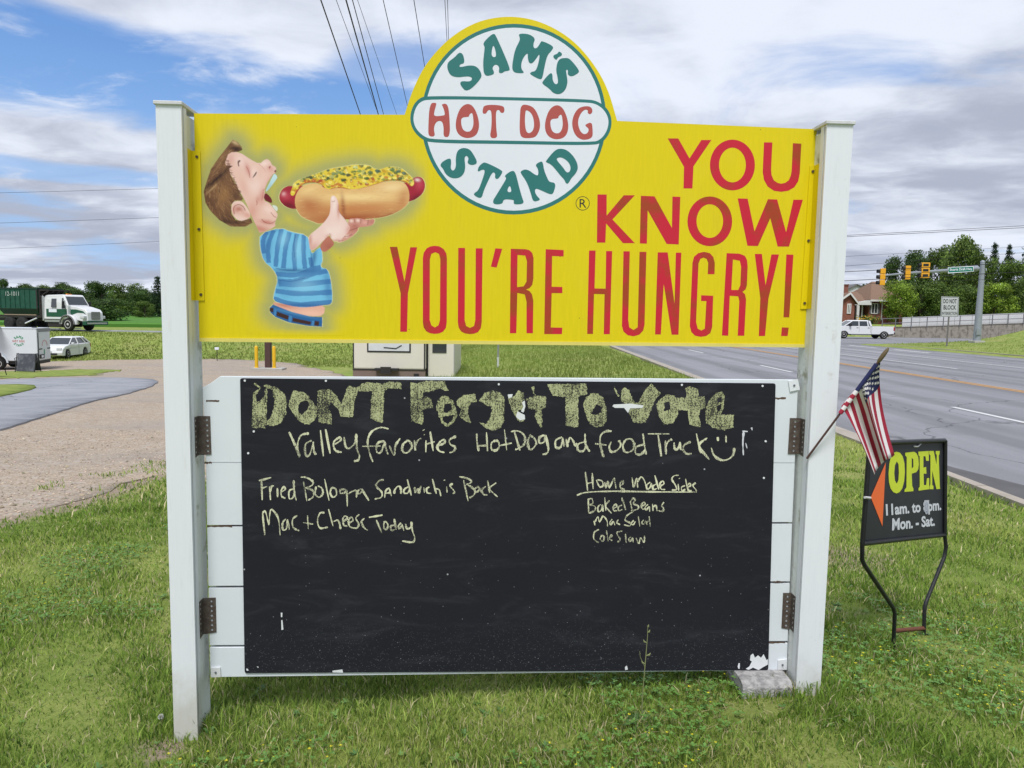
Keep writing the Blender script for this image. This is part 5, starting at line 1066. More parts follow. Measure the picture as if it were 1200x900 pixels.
# ------------------------------------------------------------------ small things round the sign
def rot2(v, a): return Vector((v.x*math.cos(a)-v.y*math.sin(a), v.x*math.sin(a)+v.y*math.cos(a), v.z))
def make_open_sign():
    A, B = G(1046.6, 765.5), G(1083, 751.5); d = B-A; yaw = math.atan2(d.y, d.x); root = Vector(((A.x+B.x)/2, (A.y+B.y)/2, min(A.z, B.z)))
    S = thing('open_sign', 'black metal-framed OPEN sign with yellow letters and orange arrow standing in the grass', 'sign', root, yaw)
    def OP(px, py, y=0.0):
        r = rot2(ray(px, py), -yaw); p = rot2(CP-root, -yaw); return p+r*((y-p.y)/r.y)
    fm = mat('black_frame_paint', (.015, .016, .018), .45, .3, 30, .2, 60, col2=(.05, .03, .022), thresh=(.62, .75))
    pm = mat('black_sign_face', (.020, .022, .030), .5, .2, 6, col2=(.04, .042, .055), thresh=(.5, .8))
    corners = [(1019.2,519.5),(1107.5,516.2),(1107,626.8),(1010.5,637.2)]
    q = [OP(x, y, .006) for x, y in corners]; mb = MB(); mb.prism(q, [p+Vector((0, .003, 0)) for p in q], pm); face = mb.build('sign_face', S)
    mb = MB(); c = [OP(x, y) for x, y in corners]
    for i in range(4): mb.tube([c[i], c[(i+1) % 4]], .0115, fm, 4)
    mb.build('frame', S)
    for path in ([(1010.5,637),(1010.4,656),(1013,662),(1046.5,712),(1048.6,719),(1046.6,770)], [(1107,626.8),(1108.6,641),(1106.5,653),(1085,706),(1083.3,714),(1083,756)]):
        mb = MB(); p = [OP(x, y) for x, y in path]; p[-1].z -= .05; mb.tube(p, .0100, fm, 8); mb.build('leg', S)
    mb = MB(); a, b = OP(1048, 739.3), OP(1083, 736.3); mb.tube([a, b], .0115, mat('rusty_bar', (.13, .045, .025), .8, .35, 30), 4); mb.build('cross_bar', S)
    zo = (1000, 500, 5.625); yl = mat('lemon_vinyl', (.62, .72, .035), .5, .08, 20); og = mat('orange_vinyl', (.88, .16, .035), .5, .06, 20); wl = mat('white_lettering', (.66, .68, .74), .5, .12, 60)
    L = [([(285,165),(308,172),(325,195),(337,240),(340,300),(335,360),(322,408),(304,432),(285,440),(264,432),(246,408),(235,365),(232,310),(237,245),(248,198),(264,172)], [(287,228),(298,250),(300,305),(297,352),(286,376),(274,355),(270,305),(274,255)]),
     ([(342,172),(400,165),(416,175),(428,200),(432,245),(428,280),(415,300),(385,310),(388,390),(396,408),(396,425),(337,430),(338,415),(350,400),(352,200),(342,190)], [(385,205),(395,215),(396,265),(385,275)]),
     ([(428,165),(497,160),(498,225),(480,225),(475,195),(462,195),(462,270),(480,265),(482,310),(463,310),(465,385),(480,385),(485,340),(500,338),(500,412),(430,422),(430,405),(438,395),(437,195),(430,190)],),
     ([(500,160),(530,160),(548,250),(550,185),(543,180),(543,160),(570,160),(568,180),(563,190),(570,395),(572,410),(548,412),(520,290),(520,385),(528,390),(528,412),(502,412),(502,395),(508,380),(508,190),(500,180)],)]
    mb = MB()
    for loops in L: mb.flat([[OP(x, y, .0045) for x, y in zc(*zo, l)] for l in loops], yl)
    mb.build('open_lettering', face)
    mb = MB(); mb.flat([[OP(x, y, .0045) for x, y in zc(*zo, [(214,235),(192,657),(115,465)])]], og); mb.build('arrow', face)
    zt = (1030, 580, 15.0); mb = MB()
    put_text(mb, '11am. to 8pm.', [OP(x, y, .0045) for x, y in zc(*zt, [(130,425),(1097,322),(1090,80),(118,160)])], wl, .035)
    put_text(mb, 'Mon. - Sat.', [OP(x, y, .0045) for x, y in zc(*zt, [(230,628),(985,545),(975,358),(235,410)])], wl, .035)
    mb.build('hours_lettering', face)
    mb = MB(); mb.flat([[OP(x, y, .0036) for x, y in zc(*zt, [(797,95),(882,90),(880,285),(793,295)])]], mat('grey_sticker', (.52, .54, .62), .6, .15, 60))
    put_text(mb, '8', [OP(x, y, .0028) for x, y in zc(*zt, [(808,345),(868,340),(868,120),(808,128)])], mat('faded_digit', (.40, .42, .50), .6, .15, 60), .02); mb.build('hours_sticker', face)
    mb = MB(); w = mat('white_tie', (.6, .6, .6), .6)
    mb.tube([OP(x, y, .002) for x, y in zc(*zo, curve([(400,130),(425,130),(445,112)], 4))], .004, w, 5); mb.build('cable_tie', S); mb = MB(); mb.tube([OP(x, y, -.012) for x, y in zc(*zo, [(75,466),(112,470)])], .006, w, 5); mb.build('cable_tie', S)
make_open_sign()

def make_flag():
    loc = lambda px, py, y: SROOT+rot2(SP(px, py, y), YAW)
    P0 = loc(945.3, 537.5, -.104); tip = at(1041.5, 407.5, P0.y-.10)
    F_ = thing('small_flag', 'small American flag on a thin stick fixed to the right sign post', 'flag', P0)
    mb = MB(); a = tip-P0; st = mat('stained_stick', (.075, .035, .03), .6, .3, 40); mb.tube([Vector((0, 0, 0)), a*.88], .0042, st, 8); stick = mb.build('stick', F_)
    mb = MB(); gold = mat('brass_tip', (.12, .085, .04), .5, .2, 40); dd = a.normalized(); mb.tube([a*.87, a*.89, a*.94, a*.98, a*1.0], [.004, .0075, .0085, .0065, .002], gold, 8); mb.build('finial', stick)
    fr = mat('flag_red', s2l(158, 38, 62), .8, .12, 40); fw = mat('flag_white', s2l(226, 222, 224), .8, .05, 40); fb = mat('flag_blue', s2l(34, 40, 84), .8, .15, 40)
    def hoist(u):
        f = .86-.44*u; return P0+a*f
    def pos(u, v):
        H = np.array((1033.5, 418.0))*(1-u)+np.array((986.0, 476.0))*u; E_ = np.array((1047, 531.0))*(1-u)+np.array((1023.0, 555.0))*u
        C = np.array((1020, 449.0))*(1-u)+np.array((1004.0, 500.0))*u; p = (1-v)**2*H+2*v*(1-v)*C+v*v*E_
        w = min(1, v*2.2); p = p+np.array((2.2*math.sin(u*11+1.0+v*1.5), 3.5*math.sin(u*8.5+.6)))*w
        D = (hoist(u).y)*(1-v)+(P0.y-.02)*v+.03*math.sin(u*10+v*2)*w
        return at(p[0], p[1], D)-P0
    nu, nv = 52, 26; mb = MB(); k = 0
    P = [[pos(i/nu, j/nv) for j in range(nv+1)] for i in range(nu+1)]
    mb.v = [tuple(p) for r in P for p in r]; ms = [mb._m(m) for m in (fr, fw, fb)]
    for i in range(nu):
        for j in range(nv):
            mb.f.append((i*(nv+1)+j, i*(nv+1)+j+1, (i+1)*(nv+1)+j+1, (i+1)*(nv+1)+j)); u = (i+.5)/nu; v = (j+.5)/nv; mb.sm.append(True)
            mb.mi.append(ms[2] if u < 7/13 and v < .40 else ms[int((1-u)*13) % 2])
    cl = mb.build('flag_cloth', F_); so = cl.modifiers.new('cloth_thickness', 'SOLIDIFY'); so.thickness = .0012; so.offset = 0
    mb = MB()
    for k in range(13):
        u0, u1 = k/13, (k+1)/13; p, q = hoist(u0)-P0, hoist(u1)-P0
        mb.tube([p, q], [.0085]*2, fb if k < 7 else (fw if (12-k) % 2 else fr), 10, False)
    mb.build('flag_sleeve', F_)
    mb = MB()
    for r_ in range(7):
        for c_ in range(5 if r_ % 2 == 0 else 4):
            u = (r_+.6)/7.2*7/13; v = ((c_+.6)/5.3 if r_ % 2 == 0 else (c_+1.1)/5.3)*.38
            c = pos(u, v); du = (pos(u+.01, v)-c).normalized(); dv = (pos(u, v+.01)-c); dv = (dv-du*dv.dot(du)).normalized(); n = du.cross(dv)
            if n.y > 0: n = -n
            for sgn in (1, -1):
                mb.face([c+n*.0016*sgn+(du*math.cos(t)+dv*math.sin(t))*(.0085 if i % 2 == 0 else .0036) for i, t in enumerate(i*math.pi/5 for i in range(10))], fw)
    kind(mb.build('stars', cl), 'stuff')
make_flag()

def make_block():
    p = [SP(x, y, -.12) for x, y in ((872, 800), (931, 800))]; x0, x1 = p[0].x, p[1].x; c = SROOT+rot2(Vector(((x0+x1)/2, -.01, 0)), YAW)
    zt = SP(895, 786.5, -.02).z+ZG-.004; zb = T(c.x, c.y)-.03
    m = mat('block_concrete', (.25, .245, .245), .95, .35, 32, 1.0, 110, col2=(.46, .45, .44), thresh=(.35, .65))
    h = zt-zb; w = (x1-x0)/2; prof = [(-.10, 0), (-.10, h*.74), (-.092, h*.88), (-.078, h*.97), (-.055, h), (.09, h), (.10, h*.9), (.10, 0)]
    mb = MB(); mb.prism([(-w, y, z) for y, z in prof], [(w, y, z) for y, z in prof], m); o = mb.build('concrete_block', None, .012, 3, True)
    o.location = (c.x, c.y, zb); o.rotation_euler.z = YAW; tag(o, 'rounded grey concrete block propping the right end of the menu board', 'block')
make_block()
def make_weed():
    b = G(752, 850); m = mat('weed_stem', (.20, .22, .10), .7, .2, 40); lf = mat('weed_leaf', (.07, .14, .04), .6, .3, 30)
    t = thing('tall_weed', 'single thin dry weed stalk rising in front of the chalkboard', 'weed', b); top = at(759, 733, b.y)-b
    mb = MB(); mb.tube([Vector((0, 0, -.02)), top*.3+Vector((-.004, 0, 0)), top*.7, top*.9+Vector((.002, 0, 0)), top], [.0026, .0023, .002, .0016, .001], m, 6); mb.tube([top*.58, top*.66+Vector((-.022, 0, .012)), top*.72+Vector((-.025, 0, .01))], .0012, m, 5); s = mb.build('stem', t)
    mb = MB()
    for f, dx in ((.62, -.012), (.70, .014), (.83, -.01), (.93, .008), (.98, .003)): c = top*f+Vector((dx, 0, .004)); mb = MB(); mb.tube([top*f, c, c+Vector((dx*.3, 0, .008))], [.0015, .004, .0012], m, 6); mb.build('bud', t)
    for k in range(14):
        a = k*2.4; r_ = .06+.05*((k*7) % 5)/5; d = Vector((math.cos(a), math.sin(a), .35)); e = Vector((-math.sin(a), math.cos(a), 0))
        mb = MB(); mb.grid([[e*-.002, e*.002], [d*r_*.5+e*-.012+Vector((0,0,.01)), d*r_*.5+e*.012+Vector((0,0,.01))], [d*r_*.85-e*.008, d*r_*.85+e*.008], [d*r_-e*.001-Vector((0,0,.01)), d*r_+e*.001-Vector((0,0,.01))]], lf); mb.build('leaf', t)
    b = G(188, 856); t = thing('dandelion', 'white dandelion puff in the grass beside the left post', 'dandelion', b); mb = MB(); c = at(188.5, 840, b.y)-b; mb.tube([Vector((0, 0, -.02)), c*.5+Vector((.004, 0, 0)), c], .0016, m, 6); mb.build('stem', t)
    mb = MB(); r = random.Random(2); pf = mat('seed_fluff', (.55, .55, .52), .9, .1, 60)
    for k in range(70):
        d = Vector((r.gauss(0, 1), r.gauss(0, 1), r.gauss(0, 1))).normalized(); e = d.orthogonal().normalized(); g = d.cross(e); q = c+d*.011
        mb.face([c+d*.002, q+e*.004, q+g*.004], pf); mb.face([c+d*.002, q-e*.004, q-g*.004], pf)
    mb.build('seed_head', t)
make_weed()

# ------------------------------------------------------------------ vehicles
GLASS = mat('dark_glass', (.03, .038, .045), .08, .2, 2, spec=.8); RUB = mat('tyre_rubber', (.018, .018, .018), .8, .2, 10); CARW = mat('white_car_paint', (.70, .715, .73), .3, .03, 3, spec=.5)
RIMM = mat('wheel_metal', (.42, .43, .44), .35, .15, 20, metal=.5); RIMW = mat('white_wheel', (.62, .62, .60), .5, .1, 10); TRIM = mat('black_trim', (.02, .02, .022), .6, .2, 10); CHROME = mat('bright_metal', (.5, .51, .52), .3, .1, 20, metal=.8); REDL = mat('tail_light_red', (.35, .015, .02), .3, .1, 10); LAMPW = mat('headlight_lens', (.55, .57, .58), .15, .1, 10); AMB = mat('amber_lens', (.75, .25, .03), .3, .1, 10)
def wheel(par, x, y, r, w, rim=None, out=-1):
    mb = MB(); mb.lathe([(r*.58, -w/2), (r*.92, -w/2), (r, -w*.34), (r, w*.34), (r*.92, w/2), (r*.58, w/2)], RUB, 'y', 22, (x, y, r)); o = mb.build('wheel', par)
    mb = MB(); f = y+out*w/2; mb.lathe([(r*.62, f-out*.02), (r*.62, f+out*.006), (r*.54, f+out*.004), (r*.50, f-out*.05), (r*.22, f-out*.03), (r*.18, f+out*.01), (.01, f+out*.012)], rim or RIMM, 'y', 20, (x, 0, r)); ri = mb.build('rim', o)
    mb = MB()
    for k in range(6):
        a = k*math.pi/3; mb.lathe([(r*.075, f-out*.045), (r*.075, f-out*.034)], TRIM, 'y', 6, (x+math.cos(a)*r*.36, 0, r+math.sin(a)*r*.36))
    oh = kind(mb.build('wheel_holes', o), 'stuff'); return o
def body_profile(pts, arches, zb):
    """closed side outline: pts = upper line from rear to front; arches cut the lower edge"""
    out = list(pts)
    for ax, r in sorted(arches, key=lambda a: -a[0]):
        for k in range(9):
            t = math.pi*k/8; z = r*math.sin(t)*1.0+.32; out.append((ax+r*math.cos(t), max(zb, z) if 0 < k < 8 else zb))
    return out
def side_prism(mb, prof, hw, m, hw2=None):
    mb.prism([(x, -hw, z) for x, z in prof], [(x, hw if hw2 is None else hw2, z) for x, z in prof], m)
def green_house(par, base, roof, hwb, hwr, zt):
    """glass cabin: base/roof x-ranges at heights"""
    (xb0, xb1, zb), (xr0, xr1, zr) = base, roof; mb = MB()
    lo = [(xb0, -hwb, zb), (xb1, -hwb, zb), (xb1, hwb, zb), (xb0, hwb, zb)]; hi = [(xr0, -hwr, zr), (xr1, -hwr, zr), (xr1, hwr, zr), (xr0, hwr, zr)]
    mb.prism(lo, hi, GLASS); return mb.build('window_glass', par), lo, hi

def make_hatchback():
    g = G(76, 418.7); t = thing('parked_car', 'small white hatchback parked on the grass below the bank', 'car', g, R(277))
    pr = body_profile([(-2.08, .28), (-2.15, .55), (-2.12, .86), (-1.9, 1.0), (1.0, .98), (1.75, .86), (2.08, .70), (2.16, .42), (2.1, .22)], [(1.33, .37), (-1.28, .37)], .2)
    mb = MB(); side_prism(mb, pr, .85, CARW); mb.build('body', t, .07, 3)
    gl, lo, hi = green_house(t, (-1.95, 1.08, .97), (-1.25, .25, 1.40), .80, .62, 1.4)
    mb = MB(); rf = [(-1.42, -.66, 1.385), (.32, -.66, 1.385), (.32, .66, 1.385), (-1.42, .66, 1.385)]; mb.prism(rf, [(-1.2, -.55, 1.47), (.08, -.55, 1.47), (.08, .55, 1.47), (-1.2, .55, 1.47)], CARW); mb.build('roof', t, .04, 2)
    for s in (-1, 1):
        mb = MB()
        for a, b, w in (((1.1, .81), (.28, .64), .035), ((-.22, .815), (-.22, .64), .045), ((-1.35, .815), (-1.0, .64), .05), ((-2.0, .82), (-1.32, .64), .06)): mb = MB(); mb.tube([(a[0], s*a[1], .97), (b[0], s*b[1], 1.41)], w, CARW, 6); mb.build('window_pillar', t)
        mb = MB(); mb.box((2.0, s*.45, .60), (2.13, s*.78, .76), LAMPW); mb.build('headlight', t, .02, 2)
        mb = MB(); mb.box((-2.16, s*.62, .70), (-2.02, s*.855, .92), REDL); mb.build('tail_light', t, .02, 1)
        mb = MB(); mb.box((.68, s*.84, .96), (.86, s*1.0, 1.09), CARW); mb.build('wing_mirror', t, .03, 2)
        mb = MB(); mb.box((-.05, s*.852, .84), (.12, s*.875, .87), CARW); mb.box((-.26, s*.851, .3), (-.245, s*.856, .95), TRIM); mb.build('door_handle', t)
        for x in (1.33, -1.28): wheel(t, x, s*.76, .315, .2, RIMM, s)
    mb = MB(); mb.box((2.1, -.5, .28), (2.172, .5, .40), TRIM); mb.build('grille', t); mb = MB(); mb.box((2.15, -.16, .44), (2.18, .16, .55), LAMPW); mb.build('number_plate', t)
    mb = MB(); mb.box((-1.95, -.8, .2), (1.95, .8, .45), TRIM); mb.build('underbody', t)
make_hatchback()

def make_pickup():
    D = 79; w = at(1035.4, 397.6, D-.95); t = thing('pickup_truck', 'white crew-cab pickup truck waiting on the side street by the wall', 'pickup', (w.x, D, EYE-1.9), R(181))
    pr = body_profile([(-1.05, .55), (-1.1, .8), (-1.08, 1.33), (4.35, 1.33), (5.15, 1.22), (5.35, .95), (5.35, .5)], [(4.33, .5), (0, .5)], .48)
    mb = MB(); side_prism(mb, pr, .98, CARW); mb.build('body', t, .04, 2)
    mb = MB(); mb.box((-.98, -.84, 1.315), (1.3, .84, 1.336), TRIM); mb.build('cargo_bed', t)
    green_house(t, (1.42, 4.3, 1.32), (1.62, 3.35, 1.90), .93, .76, 1.9)
    mb = MB(); mb.prism([(1.55, -.8, 1.86), (3.45, -.8, 1.86), (3.45, .8, 1.86), (1.55, .8, 1.86)], [(1.7, -.7, 1.97), (3.25, -.7, 1.97), (3.25, .7, 1.97), (1.7, .7, 1.97)], CARW); mb.build('roof', t, .04, 2)
    for s in (-1, 1):
        mb = MB()
        for a, b, wd in ((4.32, 3.38, .05), (2.75, 2.72, .05), (1.45, 1.62, .11), (1.75, 1.82, .07)): mb = MB(); mb.tube([(a, s*.94, 1.32), (b, s*.78, 1.9)], wd, CARW, 6); mb.build('window_pillar', t)
        mb = MB(); mb.box((-1.12, s*.80, .88), (-.98, s*.995, 1.28), REDL); mb.build('tail_light', t, .01, 1)
        mb = MB(); mb.box((5.2, s*.6, .85), (5.38, s*.95, 1.1), LAMPW); mb.build('headlight', t, .02, 1)
        mb = MB(); mb.box((3.62, s*.96, 1.32), (3.82, s*1.22, 1.58), TRIM); mb.build('wing_mirror', t, .02, 1)
        mb = MB(); mb.box((1.5, s*.9, .36), (3.6, s*1.04, .43), CHROME); mb.build('running_board', t)
        for k, x in enumerate((2.82, 1.62)): mb = MB(); mb.box((x, s*.985, 1.14), (x+.2, s*1.005, 1.18), TRIM); mb.build('door_handle', t)
        mb = MB(); mb.box((2.72, s*.9835, .62), (2.735, s*.987, 1.3), TRIM); mb.box((1.5, s*.9835, .62), (1.515, s*.987, 1.3), TRIM); mb.box((1.36, s*.9835, .52), (1.375, s*.987, 1.32), TRIM); mb.build('door_seam', t)
        for x in (0, 4.33): wheel(t, x, s*.86, .42, .28, RIMM, s)
    mb = MB(); mb.box((-1.25, -.9, .5), (-1.05, .9, .7), TRIM); mb.build('rear_bumper', t, .03, 1); mb = MB(); mb.box((-1, -.85, .38), (5.1, .85, .6), TRIM); mb.build('underbody', t)
make_pickup()

GRNP = mat('green_truck_paint', (.012, .085, .045), .45, .2, 8); STEEL = mat('dark_steel', (.028, .024, .024), .7, .4, 10)
def make_truck():
    D = 62; w = at(93, 388, D); t = thing('dump_truck', 'white and green roll-off truck driving along the top of the bank', 'truck', (w.x, w.y, T(w.x, w.y)+.05), R(-17))
    mb = MB(); prof = [(-2.6, .95), (-2.6, 2.75), (-2.45, 2.98), (-.55, 3.03), (-.42, 2.93), (.05, 2.12), (-.05, .95)]; mb.prism([(x, -1.08 if z < 2.2 else -.98, z) for x, z in prof], [(x, 1.08 if z < 2.2 else .98, z) for x, z in prof], CARW); cab = mb.build('cab', t, .07, 3)
    mb = MB(); prof = [(-.1, 1.0), (-.05, 2.12), (.7, 2.02), (1.55, 1.80), (1.78, 1.55), (1.82, .85), (1.3, .8)]; mb.prism([(x, -.78, z) for x, z in prof], [(x, .78, z) for x, z in prof], CARW); hood = mb.build('hood', t, .09, 3)
    for s in (-1, 1):
        mb = MB(); P = []
        for k in range(11): a = math.pi*k/10; P.append([(.80*math.cos(a), s*.70, .55+.83*math.sin(a)), (.82*math.cos(a), s*1.16, .55+.80*math.sin(a)), (.74*math.cos(a), s*1.18, .55+.70*math.sin(a)), (.72*math.cos(a), s*.7, .55+.70*math.sin(a))])
        mb.grid(P, CARW, True, True); mb.build('fender', t)
        mb = MB(); mb.tube([(.78*math.cos(math.pi*k/10), s*1.175, .55+.75*math.sin(math.pi*k/10)) for k in range(11)], .06, mat('grey_plastic', (.16, .16, .165), .7), 6); mb.build('fender_lip', t)
        mb = MB(); mb.box((1.30, s*.72, 1.02), (1.72, s*1.10, 1.28), LAMPW); mb.build('headlight', t, .05, 2)
        mb = MB(); q = [(-.62, 1.86), (-.14, 1.86), (-.46, 2.74), (-.62, 2.74)]; mb.prism([(x, s*(1.088 if z < 2.2 else .995), z) for x, z in q], [(x, s*(1.098 if z < 2.2 else 1.005), z) for x, z in q], GLASS); mb.build('door_window', t)
        mb = MB(); q = [(-1.75, 1.95), (-1.2, 1.95), (-1.2, 2.68), (-1.75, 2.68)]; mb.prism([(x, s*(1.088 if z < 2.2 else .995), z) for x, z in q], [(x, s*(1.1 if z < 2.2 else 1.008), z) for x, z in q], GLASS); mb.build('side_window', t)
        mb = MB(); q = [(-2.3, 1.16), (-.05, 1.16), (-.06, 1.82), (-2.3, 1.82)]; mb.prism([(x, s*1.083, z) for x, z in q], [(x, s*1.09, z) for x, z in q], GRNP)
        q = [(0.0, 1.30), (.75, 1.52), (1.35, 1.50), (1.7, 1.36), (1.35, 1.66), (.6, 1.80), (0, 1.80)]; mb.prism([(x, s*.783, z) for x, z in q], [(x, s*.79, z) for x, z in q], GRNP); mb.build('green_stripe', t)
        mb = MB(); mb.box((-2.0, s*1.093, 1.54), (-1.15, s*1.1, 1.80), LWHITE); mb.build('door_panel', t)
        mb = MB(); mb.box((-2.72, s*.85, .8), (-2.55, s*1.12, 2.9), CHROME); mb.build('exhaust_stack', t, .03, 1)
        mb = MB(); mb.box((-2.5, s*.8, .72), (-.75, s*1.1, .90), CHROME); mb.box((-2.4, s*.85, .12), (-1.0, s*1.1, .2), CHROME); mb.build('cab_step', t)
        mb = MB(); mb.box((-2.3, s*.7, .28), (-.7, s*1.02, .78), STEEL); mb.build('fuel_tank', t, .08, 2)
        mb = MB(); mb.tube([(-.2, s*1.08, 2.5), (-.15, s*1.32, 2.45), (-.15, s*1.32, 1.95)], .03, TRIM, 5); mb.box((-.2, s*1.2, 1.9), (-.12, s*1.42, 2.45), TRIM); mb.build('wing_mirror', t)
        wheel(t, 0, s*.95, .54, .32, RIMW, s)
        for x in (-5.1, -6.5): wheel(t, x, s*.95, .54, .5, STEEL, s)
    mb = MB(); q = [(-.02, 2.16), (-.43, 2.86)]; mb.prism([(q[0][0]+.025, -.95, q[0][1]), (q[0][0]+.025, .95, q[0][1]), (q[1][0]+.025, .86, q[1][1]), (q[1][0]+.025, -.86, q[1][1])], [(q[0][0]+.045, -.95, q[0][1]+.01), (q[0][0]+.045, .95, q[0][1]+.01), (q[1][0]+.045, .86, q[1][1]+.01), (q[1][0]+.045, -.86, q[1][1]+.01)], GLASS); mb.build('windshield', t)
    mb = MB(); mb.box((1.80, -.42, .98), (1.87, .42, 1.62), mat('grille_grey', (.16, .16, .17), .4, .2, 10, metal=.4))
    for k in range(6): mb.box((1.87, -.42, 1.03+.1*k), (1.885, .42, 1.06+.1*k), CHROME)
    mb.build('grille', t)
    mb = MB(); mb.box((1.62, -1.12, .52), (1.98, 1.12, .82), GRNP); mb.box((1.975, -1.0, .60), (1.99, 1.0, .72), CHROME); mb.build('front_bumper', t, .04, 1)
    mb = MB(); mb.box((-.75, -.5, 3.02), (-.60, -.36, 3.12), AMB); mb.box((-1.1, -.2, 3.02), (-.9, .2, 3.10), AMB); mb.build('roof_lamp', t)
    mb = MB(); mb.box((-8.6, -.5, .75), (1.5, .5, 1.02), STEEL); mb.box((-8.8, -.95, 1.05), (-2.7, -.7, 1.25), STEEL); mb.box((-8.8, .7, 1.05), (-2.7, .95, 1.25), STEEL); mb.build('chassis', t)
    mb = MB(); mb.box((-2.98, -1.15, 1.25), (-2.86, 1.15, 3.45), STEEL); mb.prism([(-2.98, -1.15, 3.3), (-1.95, -1.05, 3.35), (-1.95, 1.05, 3.35), (-2.98, 1.15, 3.3)], [(-2.98, -1.15, 3.45), (-1.95, -1.05, 3.43), (-1.95, 1.05, 3.43), (-2.98, 1.15, 3.45)], STEEL)
    for y in (-1.1, -.55, 0, .55, 1.1): mb.tube([(-2.0, y*.9, 3.36), (-2.75, y, 2.9), (-2.8, y, 1.2)], .06, STEEL, 5)
    for z in (1.6, 2.2, 2.8): mb.box((-2.87, -1.15, z), (-2.76, 1.15, z+.1), STEEL)
    mb.build('hoist_headboard', t)
    mb = MB(); mb.tube([(-3.4, -1.1, 1.0), (-4.6, -1.15, .55)], .06, LWHITE, 6); mb.build('hydraulic_arm', t)
    # the container it carries
    c = thing('roll_off_container', 'dark green steel waste container riding on the truck', 'container', t.location+rot2(Vector((-5.6, 0, 1.26)), R(-17)), R(-17))
    G2 = mat('green_container_paint', (.008, .062, .042), .6, .25, 3, col2=(.013, .085, .056), thresh=(.3, .7)); GD = mat('dark_green_paint', (.006, .035, .024), .6, .25, 4)
    mb = MB(); L0, L1 = -1.95, 2.55
    mb.prism([(L0, -1.2, .55), (L1, -1.2, .55), (L1, 1.2, .55), (L0, 1.2, .55)], [(L0, -1.22, 2.2), (L1, -1.22, 2.2), (L1, 1.22, 2.2), (L0, 1.22, 2.2)], G2); mb.build('side_walls', c)
    mb = MB(); mb.prism([(L0+.3, -.9, 0), (L1-.3, -.9, 0), (L1-.3, .9, 0), (L0+.3, .9, 0)], [(L0, -1.21, .547), (L1, -1.21, .547), (L1, 1.21, .547), (L0, 1.21, .547)], GD); mb.build('sloped_floor', c)
    mb = MB(); mb.box((L0-.04, -1.27, 2.2), (L1+.04, 1.27, 2.30), GD)
    mb.box((L0-.03, -1.26, .5), (L0+.1, -1.215, 2.2), STEEL); mb.box((L1-.12, -1.26, .5), (L1+.02, -1.225, 2.2), STEEL)
    for s in (-1, 1): mb.box((L0+.4, s*.95-.04, -.03), (L1-.5, s*.95+.04, .06), mat('tan_rail', (.28, .22, .16), .8))
    mb.build('top_rail', c)
    for k in range(7): mb = MB(); x = L0+.3+k*.55; mb.box((x, -1.255, .56), (x+.045, -1.222, 2.19), G2); mb.build('rib', c)
    mb = MB(); put_text(mb, '12-1011', [(-.95, -1.262, 1.62), (.55, -1.262, 1.62), (.55, -1.262, 1.98), (-.95, -1.262, 1.98)], mat('worn_white_paint', (.45, .5, .48), .7, .3, 20)); mb.build('painted_number', c)
    p = at(39, 383, 58.2); o = MB(); m = CONCW; z0 = T(p.x, p.y); o.box((-.75, -.3, 0), (.75, .3, .62), m)
    for x in (-.35, .25): o.lathe([(.09, -.315), (.09, -.302)], TRIM, 'y', 10, (x, 0, .42))
    b = o.build('concrete_barrier', None, .04, 2, False); b.location = (p.x, p.y, z0-.03); tag(b, 'pale concrete barrier block with two holes at the top of the bank', 'barrier')
make_truck()

